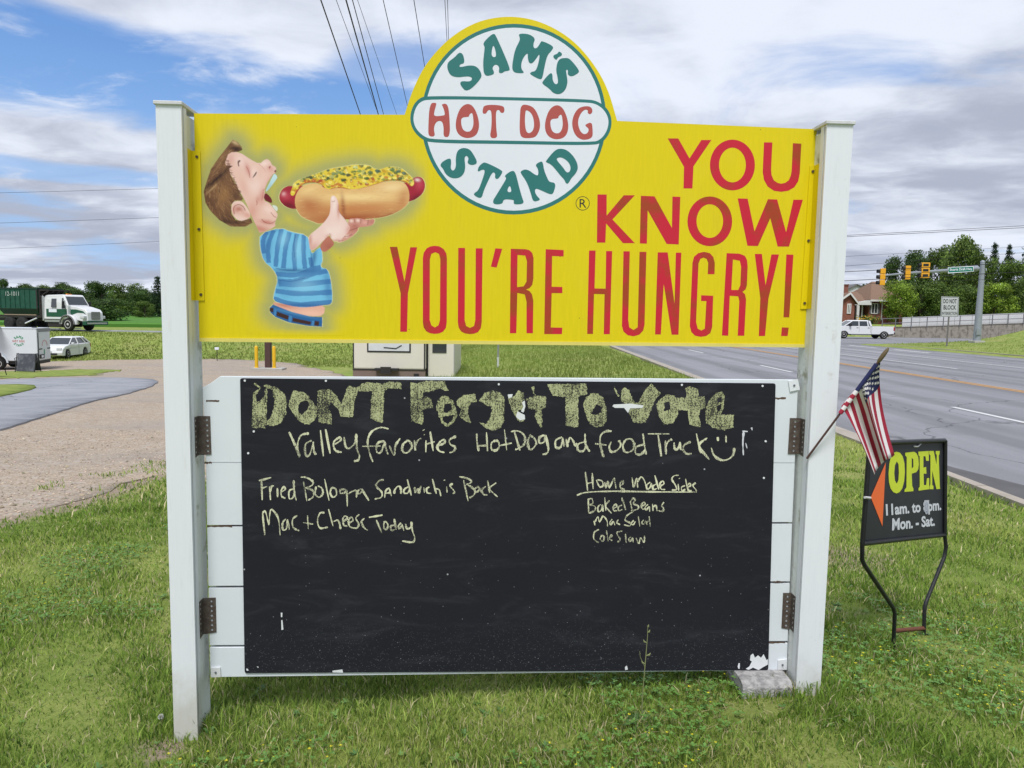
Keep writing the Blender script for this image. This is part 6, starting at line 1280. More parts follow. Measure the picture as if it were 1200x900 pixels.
# ------------------------------------------------------------------ food trailer, its boards, and the caravan
def make_food_trailer():
    D = 41.5; w = at(45, 434, D); t = thing('food_trailer', 'white food trailer with serving hatch and open rear door', 'food trailer', (w.x, w.y, T(w.x, w.y)+.05), R(14))
    tw = mat('trailer_white', (.66, .70, .74), .4, .05, 2)
    mb = MB(); mb.box((-4.6, 0, .48), (0, 2.0, 2.32), tw); mb.build('body', t, .04, 2)
    mb = MB(); mb.box((-4.62, -.02, 2.322), (.02, 2.02, 2.36), tw); mb.box((-.35, .3, 2.361), (-.12, .5, 2.39), TRIM); mb.build('roof', t)
    mb = MB(); mb.box((.003, .12, .52), (.03, 1.88, 2.12), tw); d = mb.build('rear_door', t, .01, 1); mb = MB(); mb.box((.003, .02, 2.14), (.035, 1.98, 2.31), mat('grey_header', (.22, .23, .24), .6)); mb.build('rear_header', t)
    for q in (((.031, .15, 1.12), (.05, .6, 1.18)), ((.031, 1.4, 1.12), (.05, 1.85, 1.18)), ((.031, .2, .60), (.06, .85, .84)), ((.03, .05, .5), (.045, .11, 2.1))): mb = MB(); mb.box(*q, TRIM); mb.build('door_latch', d)
    mb = MB(); mb.box((.061, .4, .65), (.068, .7, .79), LWHITE); mb.build('number_plate', d)
    mb = MB(); rd = mat('sign_red_print', (.5, .16, .14), .6); gr = mat('sign_green_print', (.08, .30, .16), .6)
    mb.tube([(.034, 1.0+.38*math.cos(a), 1.32+.32*math.sin(a)) for a in (math.pi*k/8 for k in range(9))], .025, mat('pale_red_print', (.62, .38, .36), .6), 5); mb.build('door_print', d)
    mb = MB(); mb.box((.031, .85, .80), (.036, 1.0, 1.12), gr); mb.build('door_print', d)
    mb = MB()      # the round shop emblem, painted small on the side
    for ox, oy, s, L, k in LOGO:
        for i, loops in enumerate(L): mb.flat([[((x-602)/108*.34-.92, -.006-.0004*(i % 2), 1.62-(y-139.6)/111*.34) for x, y in zc(ox, oy, s, chaikin(l, 1))] for l in loops], gr if k == 'TEAL' else rd)
    mb.build('round_emblem', t)
    mb = MB(); mb.box((-4.2, -.03, 1.18), (-1.95, -.004, 2.22), mat('hatch_frame', (.62, .60, .58), .5)); mb.box((-4.1, -.036, 1.27), (-2.05, -.031, 2.12), mat('hatch_menu_red', (.42, .20, .19), .6, .4, 6)); mb.build('serving_window', t)
    mb = MB(); mb.prism([(-4.3, -.02, 2.36), (-1.75, -.02, 2.36), (-1.75, -1.0, 2.50), (-4.3, -1.0, 2.50)], [(-4.3, -.02, 2.42), (-1.75, -.02, 2.42), (-1.75, -1.0, 2.82), (-4.3, -1.0, 2.82)], mat('hatch_grey', (.42, .45, .50), .5)); h = mb.build('serving_hatch', t, .02, 1)
    mb = MB(); mb.box((-3.0, -1.012, 2.58), (-2.0, -1.004, 2.76), mat('yellow_notice', (.62, .56, .30), .6)); mb.build('hatch_notice', h)
    mb = MB(); P = []
    for k in range(9): a = math.pi*k/8; P.append([(-1.97+.50*math.cos(a), -.02, .38+.50*math.sin(a)), (-1.97+.50*math.cos(a), -.1, .38+.49*math.sin(a)), (-1.97+.43*math.cos(a), -.1, .38+.43*math.sin(a))])
    mb.grid(P, tw, True); mb.build('mudguard', t); mb = MB(); mb.lathe([(.42, -.012), (.42, -.003)], TRIM, 'y', 20, (-1.97, 0, .40)); mb.build('wheel_arch', t)
    for y, o_ in ((-.06, -1), (2.0, 1)): wheel(t, -1.97, y, .33, .2, RIMW, o_)
    mb = MB(); mb.box((-4.5, .1, .3), (0, 1.9, .49), TRIM); mb.build('chassis', t)
    # dark chalked sandwich board leaning beside it
    p = at(33.5, 440.5, 38.5); s = thing('sandwich_board', 'dark chalk-covered sandwich board standing beside the food trailer', 'sandwich board', (p.x, p.y, T(p.x, p.y)+.05), R(4))
    ch = mat('grey_chalkboard', (.055, .06, .075), .8, .3, 4, col2=(.14, .15, .17), thresh=(.45, .75))
    for q, y0, y1 in (('front_board', -.28, -.06), ('back_board', .28, .06)): mb = MB(); mb.prism([(-.46, y0, .04), (.46, y0, .04), (.42, y1, .96), (-.46, y1, .96)], [(-.46, y0+.03, .04), (.46, y0+.03, .04), (.42, y1+.03, .96), (-.46, y1+.03, .96)], ch); mb.build(q, s)
    mb = MB()
    for x in (-.5, .48): mb.tube([(x, -.3, 0), (x, -.05, .98)], .025, TRIM, 5); mb.tube([(x, .3, 0), (x, .05, .98)], .025, TRIM, 5); mb.tube([(x, -.2, .45), (x+(.12 if x > 0 else -.12), -.1, .7), (x, -.05, .78)], .02, TRIM, 5)
    mb.build('frame', s)
    p = at(-3, 449, 33); s = thing('orange_board', 'orange and black sidewalk sign at the edge of the drive', 'sign', (p.x, p.y, T(p.x, p.y)+.1), R(-8))
    mb = MB(); mb.prism([(-.35, -.2, .05), (.28, -.2, .05), (.24, -.03, 1.0), (-.35, -.03, 1.0)], [(-.35, -.17, .05), (.28, -.17, .05), (.24, 0, 1.0), (-.35, 0, 1.0)], mat('orange_board_paint', (.72, .16, .06), .6)); mb.build('front_board', s)
    mb = MB(); mb.tube([(.29, -.21, 0), (.25, -.03, 1.03)], .02, TRIM, 5); mb.tube([(.3, .2, 0), (.25, -.03, 1.03)], .02, TRIM, 5); mb.tube([(-.36, -.21, 0), (-.36, -.03, 1.03)], .02, TRIM, 5); mb.build('frame', s)
make_food_trailer()

def make_caravan():
    D = 24; a = at(413.5, 440, D); b = at(498.5, 440, D); w = b.x-a.x; z0 = EYE-2.22
    t = thing('camper_trailer', 'cream and brown camper trailer parked behind the menu board', 'camper', (b.x, D, z0), R(1.2))
    cr = mat('camper_cream', (.68, .645, .565), .4, .06, 2); br = mat('camper_brown', (.20, .145, .125), .6, .15, 4)
    zs = at(450, 433, D).z-z0
    mb = MB(); mb.box((-w, 0, zs), (0, 7.2, zs+2.35), cr); mb.build('body', t, .06, 3)
    mb = MB(); mb.box((-w+.01, .01, -.05), (-.01, 7.19, zs-.012), br); mb.box((-w-.004, -.012, zs-.014), (.006, .0, zs+.012), TRIM); mb.build('skirt', t)
    mb = MB(); x0, x1 = at(430.5, 410, D).x-b.x, at(481.5, 410, D).x-b.x; zb, zt = at(450, 412.8, D).z-z0, at(450, 392, D).z-z0
    mb.box((x0, -.02, zb), (x1, -.003, zt), TRIM); wf = mb.build('rear_window', t, .04, 2); mb = MB(); mb.box((x0+.05, -.028, zb+.05), (x1-.05, -.021, zt-.05), mat('window_cover_white', (.62, .64, .66), .4)); mb.tube([(x0+.55, -.03, zb+.16), (x0+.95, -.03, zb+.13), (x1-.3, -.03, zb+.24)], .018, TRIM, 4); mb.build('window_cover', wf)
    mb = MB(); mb.box((at(440.5, 440, D).x-b.x, -.32, .42), (at(467.5, 440, D).x-b.x, -.014, at(450, 433.5, D).z-z0), TRIM); mb.box((at(448, 440, D).x-b.x, -.36, .48), (at(460, 440, D).x-b.x, -.32, zs-.12), STEEL); mb.build('hitch_box', t)
    mb = MB(); mb.box((at(485, 437, D).x-b.x, -.03, zs-.2), (at(491, 437, D).x-b.x, -.0135, zs-.12), TRIM); mb.build('utility_port', t)
    for x in (-w+.03, -.03): mb = MB(); mb.box((x-.02, -.012, zs+.02), (x+.02, -.002, zs+2.3), TRIM); mb.build('corner_trim', t)
    sx0, sx1 = .006, at(533, 420, D+.3).x-b.x; mb = MB(); mb.box((sx0, .28, .12), (sx1, 4.6, zs+2.05), cr); so_ = mb.build('slide_out', t, .03, 2); mb = MB(); mb.box((at(507, 410, D+.3).x-b.x, .255, at(515, 413.5, D+.3).z-z0), (at(523.5, 410, D+.3).x-b.x, .277, at(515, 403, D+.3).z-z0+.4), GLASS); mb.build('slide_out_window', so_, .03, 2); mb = MB(); mb.box((sx0+.01, .262, .14), (sx0+.06, .278, zs+2.0), TRIM); mb.box((sx1-.03, .264, .14), (sx1-.008, .2785, zs+2.0), mat('aluminium_trim', (.4, .41, .42), .4, .1, 10, metal=.5)); mb.build('slide_out_trim', so_)
    mb = MB(); mb.box((.003, 5.2, .55), (.022, 5.9, zs+1.8), mat('camper_door', (.56, .54, .50), .4)); mb.build('door', t)
    mb = MB(); mb.box((-w+.2, 1, zs+2.352), (-.2, 6.5, zs+2.42), cr); mb.build('roof', t, .03, 1)
    for y in (3.2, 4.1):
        for x, o_ in ((-w+.12, -1), (-.12, 1)):
            mb = MB(); mb.lathe([(.2, x-.1), (.33, x-.1), (.34, x), (.33, x+.1), (.2, x+.1)], RUB, 'x', 18, (0, y, .34)); mb.build('wheel', t)
make_caravan()

def make_lot_things():
    yl = mat('bollard_yellow', (.70, .42, .012), .5, .08, 10); D = 44.6; z0 = T(at(310, 421, D).x, D)+.03
    p = at(315, 421, D); o = MB(); o.box((-.95, -.45, -.25), (.95, .5, .10), CONCW); s = o.build('concrete_pad', None, .03, 1); s.location = (p.x, p.y, z0); kind(s, 'structure')
    proto = None
    for px, lab in ((300.5, 'yellow steel bollard standing left of the brown post'), (321.2, 'yellow steel bollard standing right of the brown post')):
        q = at(px, 421, D-.2); b = thing('bollard', lab, 'bollard', (q.x, q.y, z0+.1), 0, 'yellow bollards on the concrete pad')
        mb = MB(); mb.lathe([(.105, -.05), (.105, 1.24), (.085, 1.31), (.04, 1.345)], yl, 'z', 14); mb.build('pipe', b)
        mb = MB(); mb.lathe([(.125, 0), (.125, .05), (.106, .055)], yl, 'z', 14); mb.build('base_collar', b)
    q = at(313.8, 420, D); b = thing('brown_post', 'square brown post rising between the two yellow bollards', 'post', (q.x, q.y+.1, z0+.1)); mb = MB(); mb.box((-.17, -.17, -.1), (.17, .17, 2.3), mat('brown_paint', (.075, .04, .035), .6, .2, 6)); mb.build('column', b, .01, 1); mb = MB(); mb.box((-.2, -.2, 2.3), (.2, .2, 2.36), TRIM); mb.build('post_cap', b)
    q = at(254.3, 413.5, 50.5); z = T(q.x, q.y); b = thing('marker_post', 'thin dark marker post with white cap on the grassy bank', 'marker', (q.x, q.y, z)); mb = MB(); mb.tube([(0, 0, -.1), (0, 0, .8)], .025, STEEL, 6); mb.build('stake', b); mb = MB(); mb.box((-.14, -.05, .78), (.14, .05, .95), LWHITE); mb.build('marker_cap', b, .01, 1)
    q = G(583.5, 431); b = thing('sign_stake', 'thin grey metal stake standing alone in the verge grass', 'stake', q); mb = MB(); gm = mat('galvanised_grey', (.28, .29, .30), .5, .2, 12, metal=.4); h = at(583.5, 403, q.y).z-q.z+.25; mb.box((-.035, -.012, -.1), (.035, -.004, h), gm); mb.box((-.012, -.004, -.1), (.012, .03, h), gm); mb.build('channel_bar', b); mb = MB(); mb.box((-.04, -.02, .02), (.04, -.0125, .42), mat('pale_reflector', (.50, .52, .52), .5)); mb.build('reflector_strip', b)
make_lot_things()

# ------------------------------------------------------------------ street corner: mast, signals, signs
GALV = mat('galvanised_steel', (.30, .33, .37), .45, .15, 6, metal=.3); SIGY = mat('signal_yellow', (.74, .36, .015), .5, .1, 8)
def make_mast():
    D = 55; b = at(1144.8, 397.5, D); zt = at(1150.5, 307, D).z; z0 = min(b.z, T(b.x, D)+.05); h = zt-z0
    t = thing('signal_mast', 'tapered grey steel mast with long arm carrying signals over the road', 'traffic mast', (b.x, D, z0))
    mb = MB(); mb.tube([(0, 0, -.3), (0, 0, .05), (0, 0, h)], [.30, .27, .155], GALV, 14); mb.build('pole', t)
    mb = MB(); mb.box((-.4, -.4, -.2), (.4, .4, .1), CONCW); mb.build('footing', t, .03, 1); mb = MB(); mb.lathe([(.17, h), (.17, h+.05), (.06, h+.12)], GALV, 'z', 12); mb.build('pole_cap', t)
    mb = MB(); mb.box((-.26, -.32, .55), (.1, -.24, 1.0), GALV); mb.build('access_panel', t)
    armp = [(1146, 314.6, 54.8), (1110, 317, 53.4), (1083, 318.8, 52.3), (1063, 320.2, 51.5), (1031, 323.4, 50.2)]
    P = [at(*a)-t.location for a in armp]; mb = MB(); mb.tube(P, [.15, .125, .105, .09, .06], GALV, 10); mb.build('arm', t)
    mb = MB(); mb.tube([P[0]+Vector((-.35, 0, -.02)), P[0]+Vector((-.05, 0, 0))], .22, GALV, 12); mb.build('arm_flange', t)
    for i, (px, y0, y1, wd, lab) in enumerate(((1033.3, 314.5, 334.5, 1, 'yellow traffic signal at the far tip of the mast arm'), (1063, 311.3, 327.8, 1, 'yellow traffic signal hung between the tip signal and the twin one'), (1083.5, 307.6, 326, 1.6, 'broad yellow traffic signal hung nearest the street name sign'))):
        Dh = np.interp(px, [1031, 1063, 1083, 1146], [50.2, 51.5, 52.3, 54.8])-.22; a = at(px, y0, Dh); c = at(px, y1, Dh); hh = a.z-c.z
        s = thing('traffic_signal', lab, 'traffic light', c, R(-12), 'traffic signals on the mast arm')
        w = .17*wd; mb = MB()
        for k in range(3): mb.box((-w, -.14, hh*k/3+.012), (w, .14, hh*(k+1)/3-.012), SIGY)
        mb.build('housing', s, .03, 2); mb = MB(); mb.box((-.05, .1, hh*.35), (.05, .24, hh*.65), GALV); mb.build('bracket', s)
        for k in range(3):
            z = hh*(k+.5)/3; mb = MB(); mb.lathe([(.125, -w+.0), (.125, -w-.2), (.115, -w-.2), (.115, -w-.01)], TRIM, 'x', 14, (0, -.02, z)); mb.build('visor', s)
            mb = MB(); mb.lathe([(.11, -w-.02), (.11, -w-.008)], mat(('lens_green', 'lens_amber', 'lens_red')[k], ((.02, .12, .08), (.25, .13, .01), (.25, .01, .01))[k], .2), 'x', 14, (0, -.02, z)); mb.build('lens', s)
            if wd > 1:
                mb = MB(); mb.box((-w+.09, -.145, z-.09), (w-.1, -.139, z+.09), mat('signal_black', (.02, .02, .02), .5)); mb.build('lens_recess', s)
    Ds = 53.5; q = [at(x, y, Ds-.2) for x, y in ((1111, 320.4), (1141, 318.2), (1141, 311.6), (1111, 313.2))]; s = thing('street_name_sign', 'green street name sign with white letters clamped to the mast arm', 'street sign', q[0])
    gn = mat('street_sign_green', (.0, .17, .12), .5, .08, 3); q = [p-q[0] for p in q]; q0 = q
    mb = MB(); mb.prism(q, [p+Vector((0, .03, 0)) for p in q], LWHITE); pl = mb.build('sign_blade', s)
    c = sum(q, Vector())/4; qi = [c+(p-c)*.5+Vector(((p-c).x*.46, (p-c).y*.46, (p-c).z*.28)) for p in q]; mb = MB(); mb.flat([[p+Vector((0, -.004, 0)) for p in qi]], gn); mb.build('green_field', pl)
    def inset(q, fx, fz): c = sum(q, Vector())/4; return [Vector((c.x+(p-c).x*fx, c.y+(p-c).y*fx-.008, c.z+(p-c).z*fz)) for p in q]
    mb = MB(); put_text(mb, 'Stuarts Draft Hwy', inset(q, .88, .56), LWHITE, .02); mb.build('street_name', pl)
    mb = MB(); m = (q[2]+q[3])/2
    for f in (.25, .75): a = q[3]+(q[2]-q[3])*f; mb.box((a.x-.04, a.y+.03, a.z-.55), (a.x+.04, a.y+.16, a.z+.08), GALV)
    mb.build('clamp', s)
    # do not block sign
    g = G(1109.8, 406); s = thing('do_not_block_sign', 'white rectangular do not block sign on a thin post at the grass corner', 'road sign', g); Ds = g.y
    q = [at(x, y, Ds)-g for x, y in ((1102.4, 371.4), (1123.0, 371.4), (1123.7, 348), (1103.3, 347.4))]; mb = MB(); mb.prism(q, [p+Vector((0, .02, 0)) for p in q], mat('weathered_sign_white', (.50, .52, .54), .5, .12, 3)); pl = mb.build('sign_plate', s)
    lerp = lambda u, v, y: (q[0]*(1-u)+q[1]*u)*(1-v)+(q[3]*(1-u)+q[2]*u)*v+Vector((0, y, 0)); rect = lambda u0, u1, v0, v1, y: [lerp(u0, v0, y), lerp(u1, v0, y), lerp(u1, v1, y), lerp(u0, v1, y)]
    mb = MB()
    put_text(mb, 'DO NOT', rect(.12, .88, .67, .89, -.004), INK, .02); put_text(mb, 'BLOCK', rect(.14, .86, .36, .58, -.004), INK, .02); put_text(mb, 'INTERSECTION', rect(.07, .93, .11, .25, -.004), INK, .015)
    mb.build('sign_words', pl); mb = MB(); mb.flat([rect(.03, .97, .025, .975, -.003), rect(.05, .95, .042, .958, -.003)], INK); mb.build('sign_border', pl)
    mb = MB(); top = at(1111.8, 350, Ds)-g; mb.box((-.05+.0, .022, -.1), (.05, .06, top.z), mat('weathered_post', (.16, .15, .15), .7)); mb.build('post', s)
make_mast()

# ------------------------------------------------------------------ wall, fence, railing, brick house
def make_wall():
    D = 87.2; z0 = EYE-1.95; L = [at(px, 390, D).x for px in np.linspace(1042, 1262, 13)]
    zt = [at(px, y, D).z for px, y in zip(np.linspace(1042, 1262, 13), np.interp(np.linspace(1042, 1262, 13), [1042, 1055, 1200, 1262], [383.8, 384.2, 379.6, 378.0]))]
    wm = mat('weathered_wall', (.30, .275, .235), .9, .3, 2.2, .6, 12, col2=(.17, .15, .125), thresh=(.42, .68))
    t = thing('retaining_wall', 'long weathered concrete retaining wall behind the pickup and mast', 'wall', (L[0], D, z0))
    for i in range(12):
        a, b = L[i]-L[0], L[i+1]-L[0]-.03; mb = MB(); mb.prism([(a, 0, -.2), (b, 0, -.2), (b, 0, zt[i+1]-z0), (a, 0, zt[i]-z0)], [(a, .3, -.2), (b, .3, -.2), (b, .3, zt[i+1]-z0), (a, .3, zt[i]-z0)], wm); mb.build('wall_panel', t)
        mb = MB(); e = .02; mb.prism([(a, -.03, zt[i]-z0), (b, -.03, zt[i+1]-z0), (b, .33, zt[i+1]-z0), (a, .33, zt[i]-z0)], [(a, -.03, zt[i]-z0+.1), (b, -.03, zt[i+1]-z0+.1), (b, .33, zt[i+1]-z0+.1), (a, .33, zt[i]-z0+.1)], mat('mossy_coping', (.14, .12, .10), .9, .4, 5)); mb.build('coping', t)
    pxs = np.linspace(1057.3, 1262, 11); D2 = D+.6
    x0 = at(1057.3, 380, D2); t = thing('white_panel_fence', 'long white panel fence standing on top of the retaining wall', 'fence', (x0.x, D2, z0))
    wf = mat('white_fence_panel', (.60, .61, .62), .6, .12, 1.5)
    for i in range(10):
        a = at(pxs[i], 380, D2).x-x0.x; b = at(pxs[i+1], 380, D2).x-x0.x-.04; f = lambda px: np.interp(px, [1057, 1200, 1262], [372.0, 366.6, 364.6]); ta, tb = at(pxs[i], f(pxs[i]), D2).z-z0, at(pxs[i+1], f(pxs[i+1]), D2).z-z0; ba = zt[0]-z0+.02
        mb = MB(); mb.prism([(a, 0, ba), (b, 0, ba), (b, 0, tb), (a, 0, ta)], [(a, .05, ba), (b, .05, ba), (b, .05, tb), (a, .05, ta)], wf); mb.build('fence_panel', t)
    D3 = D-.15; t = thing('pipe_railing', 'grey pipe railing running along the front of the white fence', 'railing', (x0.x, D3, z0)); rm = mat('railing_grey', (.19, .19, .20), .6, .2, 5, metal=.3)
    P = lambda px, dy: at(px, np.interp(px, [1033, 1057, 1200, 1262], [373.6, 372.8, 367.6, 365.6])+dy, D3)-Vector((x0.x, D3, z0))
    for dy in (.0, 5.5): mb = MB(); mb.tube([P(px, dy) for px in np.linspace(1033, 1262, 12)], .038, rm, 5); mb.build('rail', t)
    for px in (1033.5, 1049, 1067.5, 1086, 1105, 1124.5, 1162.5, 1181, 1199, 1218, 1237, 1256): mb = MB(); a = P(px, -.6); b = P(px, 12.5); mb.tube([b, Vector((b.x, b.y, a.z))], .055, rm, 6); mb.build('post', t)
make_wall()

def brick_mat():
    m = bpy.data.materials.new('red_brick'); m.use_nodes = True; t = NT(m.node_tree); b = t.n['Principled BSDF']; v = t.new('ShaderNodeTexCoord').outputs['Object']
    sw = t.new('ShaderNodeSeparateXYZ'); t.l.new(v, sw.inputs[0]); cb = t.new('ShaderNodeCombineXYZ'); t.l.new(t.math('ADD', sw.outputs[0], sw.outputs[1]), cb.inputs[0]); t.l.new(sw.outputs[2], cb.inputs[1])
    br = t.new('ShaderNodeTexBrick'); br.inputs['Scale'].default_value = 4; br.inputs['Color1'].default_value = (.21, .062, .038, 1); br.inputs['Color2'].default_value = (.28, .095, .06, 1); br.inputs['Mortar'].default_value = (.26, .22, .19, 1); br.inputs['Mortar Size'].default_value = .012
    t.l.new(cb.outputs[0], br.inputs['Vector']); t.l.new(t.mixc(t.math('MULTIPLY', t.noise(v, 1.2, 4), .5), br.outputs[0], (.15, .05, .035)), b.inputs['Base Color']); b.inputs['Roughness'].default_value = .9; return m
def make_house():
    D = 100.0; z0 = EYE-.75; X = lambda px: at(px, 370, D).x; Zp = lambda px, py: at(px, py, D).z-z0; ox = X(1015)
    br = brick_mat(); sh = mat('brown_shingle', (.20, .125, .085), .9, .25, 3, .3, 30, stretch=(1, 1, 6)); wt = mat('house_trim_white', (.66, .66, .65), .5)
    t = thing('brick_house', 'red brick house with brown hip roof, chimney and white porch column', 'house', (ox, D, z0)); x = lambda px: X(px)-ox
    ze = Zp(1030, 351.5); zr = Zp(1040, 331); zeL = Zp(1018, 353.5)
    def wall_with(name, x0, x1, y, zt, y1): mb = MB(); mb.box((x0, y, 0), (x1, y1, zt), br); return mb.build(name, t)
    wall_with('front_wall', x(1019.5), x(1066), .5, ze-.12, 10)
    mb = MB(); mb.box((x(996.5), 2.6, 0), (x(1019.4), 9.5, ze-.5), br); mb.build('porch_wall', t)
    # gabled wing at the left
    xa, xb = x(976), x(997); xm = x(990.3)-.0; zg = Zp(990.3, 344.2); zb = Zp(997.5, 353.8)
    mb = MB(); mb.prism([(xa, -1, 0), (xb, -1, 0), (xb, -1, zb-.1), ((xa+xb)/2+.35, -1, zg-.15), (xa, -1, zb-.1)], [(xa, 9, 0), (xb, 9, 0), (xb, 9, zb-.1), ((xa+xb)/2+.35, 9, zg-.15), (xa, 9, zb-.1)], br); mb.build('gable_wing', t)
    xm = (xa+xb)/2+.35
    for s, xe in ((-1, xa-.35), (1, xb+.35)):
        mb = MB(); zl = zb-.35; mb.prism([(xm, -1.4, zg), (xe, -1.4, zl), (xe, -1.4, zl+.14), (xm, -1.4, zg+.15)], [(xm, 9.5, zg), (xe, 9.5, zl), (xe, 9.5, zl+.14), (xm, 9.5, zg+.15)], sh); mb.build('wing_roof', t)
        mb = MB(); mb.prism([(xm, -1.5, zg-.12), (xe, -1.5, zl-.12), (xe, -1.5, zl+.16), (xm, -1.5, zg+.17)], [(xm, -1.42, zg-.12), (xe, -1.42, zl-.12), (xe, -1.42, zl+.16), (xm, -1.42, zg+.17)], wt); mb.build('barge_board', t)
    # hip roof of the main block and the lower roof over the porch
    e0, e1 = x(1018), x(1070); r0, r1 = x(1040), x(1048); y0, y1 = -.2, 10.5; ym = 5
    mb = MB(); A, B, C_, D_ = (e0, y0, ze), (e1, y0, ze), (e1, y1, ze), (e0, y1, ze); E1, E2 = (r0, ym, zr+.35), (r1, ym, zr+.35)
    for f in ((A, B, E2, E1), (B, C_, E2), (C_, D_, E1, E2), (D_, A, E1)): mb.face(f, sh)
    mb.face((D_, C_, B, A), wt); mb.build('roof', t)
    mb = MB(); a0, a1 = x(993.5), x(1024); zq = Zp(1000, 343.8); mb.prism([(a0, 1.0, zeL), (a1, 1.0, zeL), (a1, 5.5, zq+.3), (a0, 5.5, zq+.3)], [(a0, 1.0, zeL+.12), (a1, 1.0, zeL+.12), (a1, 5.5, zq+.42), (a0, 5.5, zq+.42)], sh); mb.build('porch_roof', t)
    mb = MB(); mb.box((e0, y0-.1, ze-.22), (e1, y0-.002, ze+.03), wt); mb.build('gutter', t)
    mb = MB(); mb.box((x(1034.3), .38, .9), (x(1035.4), .49, ze-.25), wt); mb.build('downspout', t)
    # porch: pediment beam, column, dark recess
    zc0, zc1 = Zp(1005, 357.2), Zp(1010, 352.4); mb = MB(); mb.prism([(x(1005), -.2, zc0), (x(1019.6), -.2, zc0), (x(1019.6), -.2, zc1+.1), (x(1005), -.2, zc1-.2)], [(x(1005), 1.2, zc0), (x(1019.6), 1.2, zc0), (x(1019.6), 1.2, zc1+.1), (x(1005), 1.2, zc1-.2)], wt); mb.box((x(997.5), .3, zc0-.02), (x(1005), 1.2, zc0+.12), wt); mb.build('porch_beam', t)
    for px, w_ in ((1004.8, .17), (1013.3, .09)): mb = MB(); mb.box((x(px)-w_, -.12 if w_ > .1 else .8, 0), (x(px)+w_, .2 if w_ > .1 else 1.0, zc0), wt); mb.build('porch_column', t)
    mb = MB(); mb.box((x(998.5), 2.52, 0), (x(1003.5), 2.59, zc0-.15), mat('dark_door', (.05, .03, .03), .6)); mb.box((x(1007.5), 2.52, .2), (x(1012), 2.59, zc0-.2), mat('dark_door', (.05, .03, .03))); mb.build('front_door', t)
    def window(xa, xb, za, zb, y):
        mb = MB(); mb.box((xa, y-.05, za), (xb, y-.002, zb), GLASS); w = mb.build('window', t)
        f = MB(); e = .12
        for q in (((xa-e, za-e), (xa, zb+e)), ((xb, za-e), (xb+e, zb+e)), ((xa, za-e), (xb, za)), ((xa, zb), (xb, zb+e)), (((xa+xb)/2-.06, za), ((xa+xb)/2+.06, zb))): f.box((q[0][0], y-.1, q[0][1]), (q[1][0], y-.003, q[1][1]), wt)
        f.build('window_frame', w); return w
    window(x(1023.2), x(1029.0), Zp(1026, 366.8), Zp(1026, 356.2), .5); window(x(989), x(991.6), Zp(990, 366.5), Zp(990, 357), -1)
    for a, b in ((1020.6, 1022.2), (1030.2, 1032.2)): mb = MB(); mb.box((x(a), .42, Zp(1026, 367.4)), (x(b), .49, Zp(1026, 355.4)), mat('grey_shutter', (.16, .175, .18), .7)); mb.build('shutter', t)
    mb = MB(); mb.box((x(998.7), 3.2, zq-.8), (x(1004.8), 4.1, Zp(1002, 333.2)), br); c = mb.build('chimney', t); mb = MB(); mb.box((x(998.3), 3.1, Zp(1002, 333.2)), (x(1005.2), 4.2, Zp(1002, 332)), br); mb.build('chimney_crown', c)
    # white gabled house behind
    D2 = 118; q = at(1003.5, 345, D2); z1 = EYE-.6; t2 = thing('white_house', 'white gabled house showing behind the brick chimney', 'house', (q.x, D2, z1)); hw = 2.25; zz = lambda py: at(1003, py, D2).z-z1
    sd = mat('white_siding', (.58, .60, .61), .6, .08, 3, stretch=(1, 1, 8)); mb = MB(); prof = [(-hw-.2, 0), (hw+.35, 0), (hw+.35, zz(343)), (.0, zz(334.2)), (-hw-.2, zz(342.5))]; mb.prism([(a, 0, b) for a, b in prof], [(a, 9, b) for a, b in prof], sd); mb.build('gable_wall', t2)
    for s in (-1, 1): mb = MB(); xe = s*(hw+.6); ze2 = zz(344.2); mb.prism([(0, -.3, zz(334.0)), (xe, -.3, ze2), (xe, -.3, ze2+.14), (0, -.3, zz(333))], [(0, 9.3, zz(334.0)), (xe, 9.3, ze2), (xe, 9.3, ze2+.14), (0, 9.3, zz(333))], mat('grey_shingle', (.13, .125, .125), .9)); mb.build('roof', t2)
    for k, (px, py, s_, col, lab) in enumerate(((1012.5, 374, 1.0, (.42, .26, .03), 'low orange-yellow flowering bush in front of the brick porch'), (1021, 374.5, 1.0, (.36, .30, .05), 'low yellow-green flowering bush beside the porch bush'))):
        p = at(px, py, D-2.5); z = T(p.x, p.y); b = thing('flower_bush', lab, 'bush', (p.x, p.y, z)); r = random.Random(k); mb = MB(); m1 = mat('bush_flower%d' % k, col, .8, .3, 10); m2 = mat('bush_green', (.05, .11, .025), .8, .3, 10)
        for i in range(260):
            d = Vector((r.gauss(0, .5), r.gauss(0, .3), abs(r.gauss(.55, .28))))*s_; a = Vector((r.gauss(0, 1), r.gauss(0, 1), r.gauss(0, 1))).normalized()*.12; c = Vector((r.gauss(0, 1), r.gauss(0, 1), r.gauss(0, 1))).normalized()*.12; mb.face([d-a, d-c, d+a, d+c], m1 if r.random() < .55 and d.z > .45 else m2)
        mb.build('foliage', b); mb = MB(); mb.tube([(0, 0, -.1), (.03, 0, .5)], .04, mat('bark', (.09, .07, .055), .9), 5); mb.build('stem', b)
make_house()

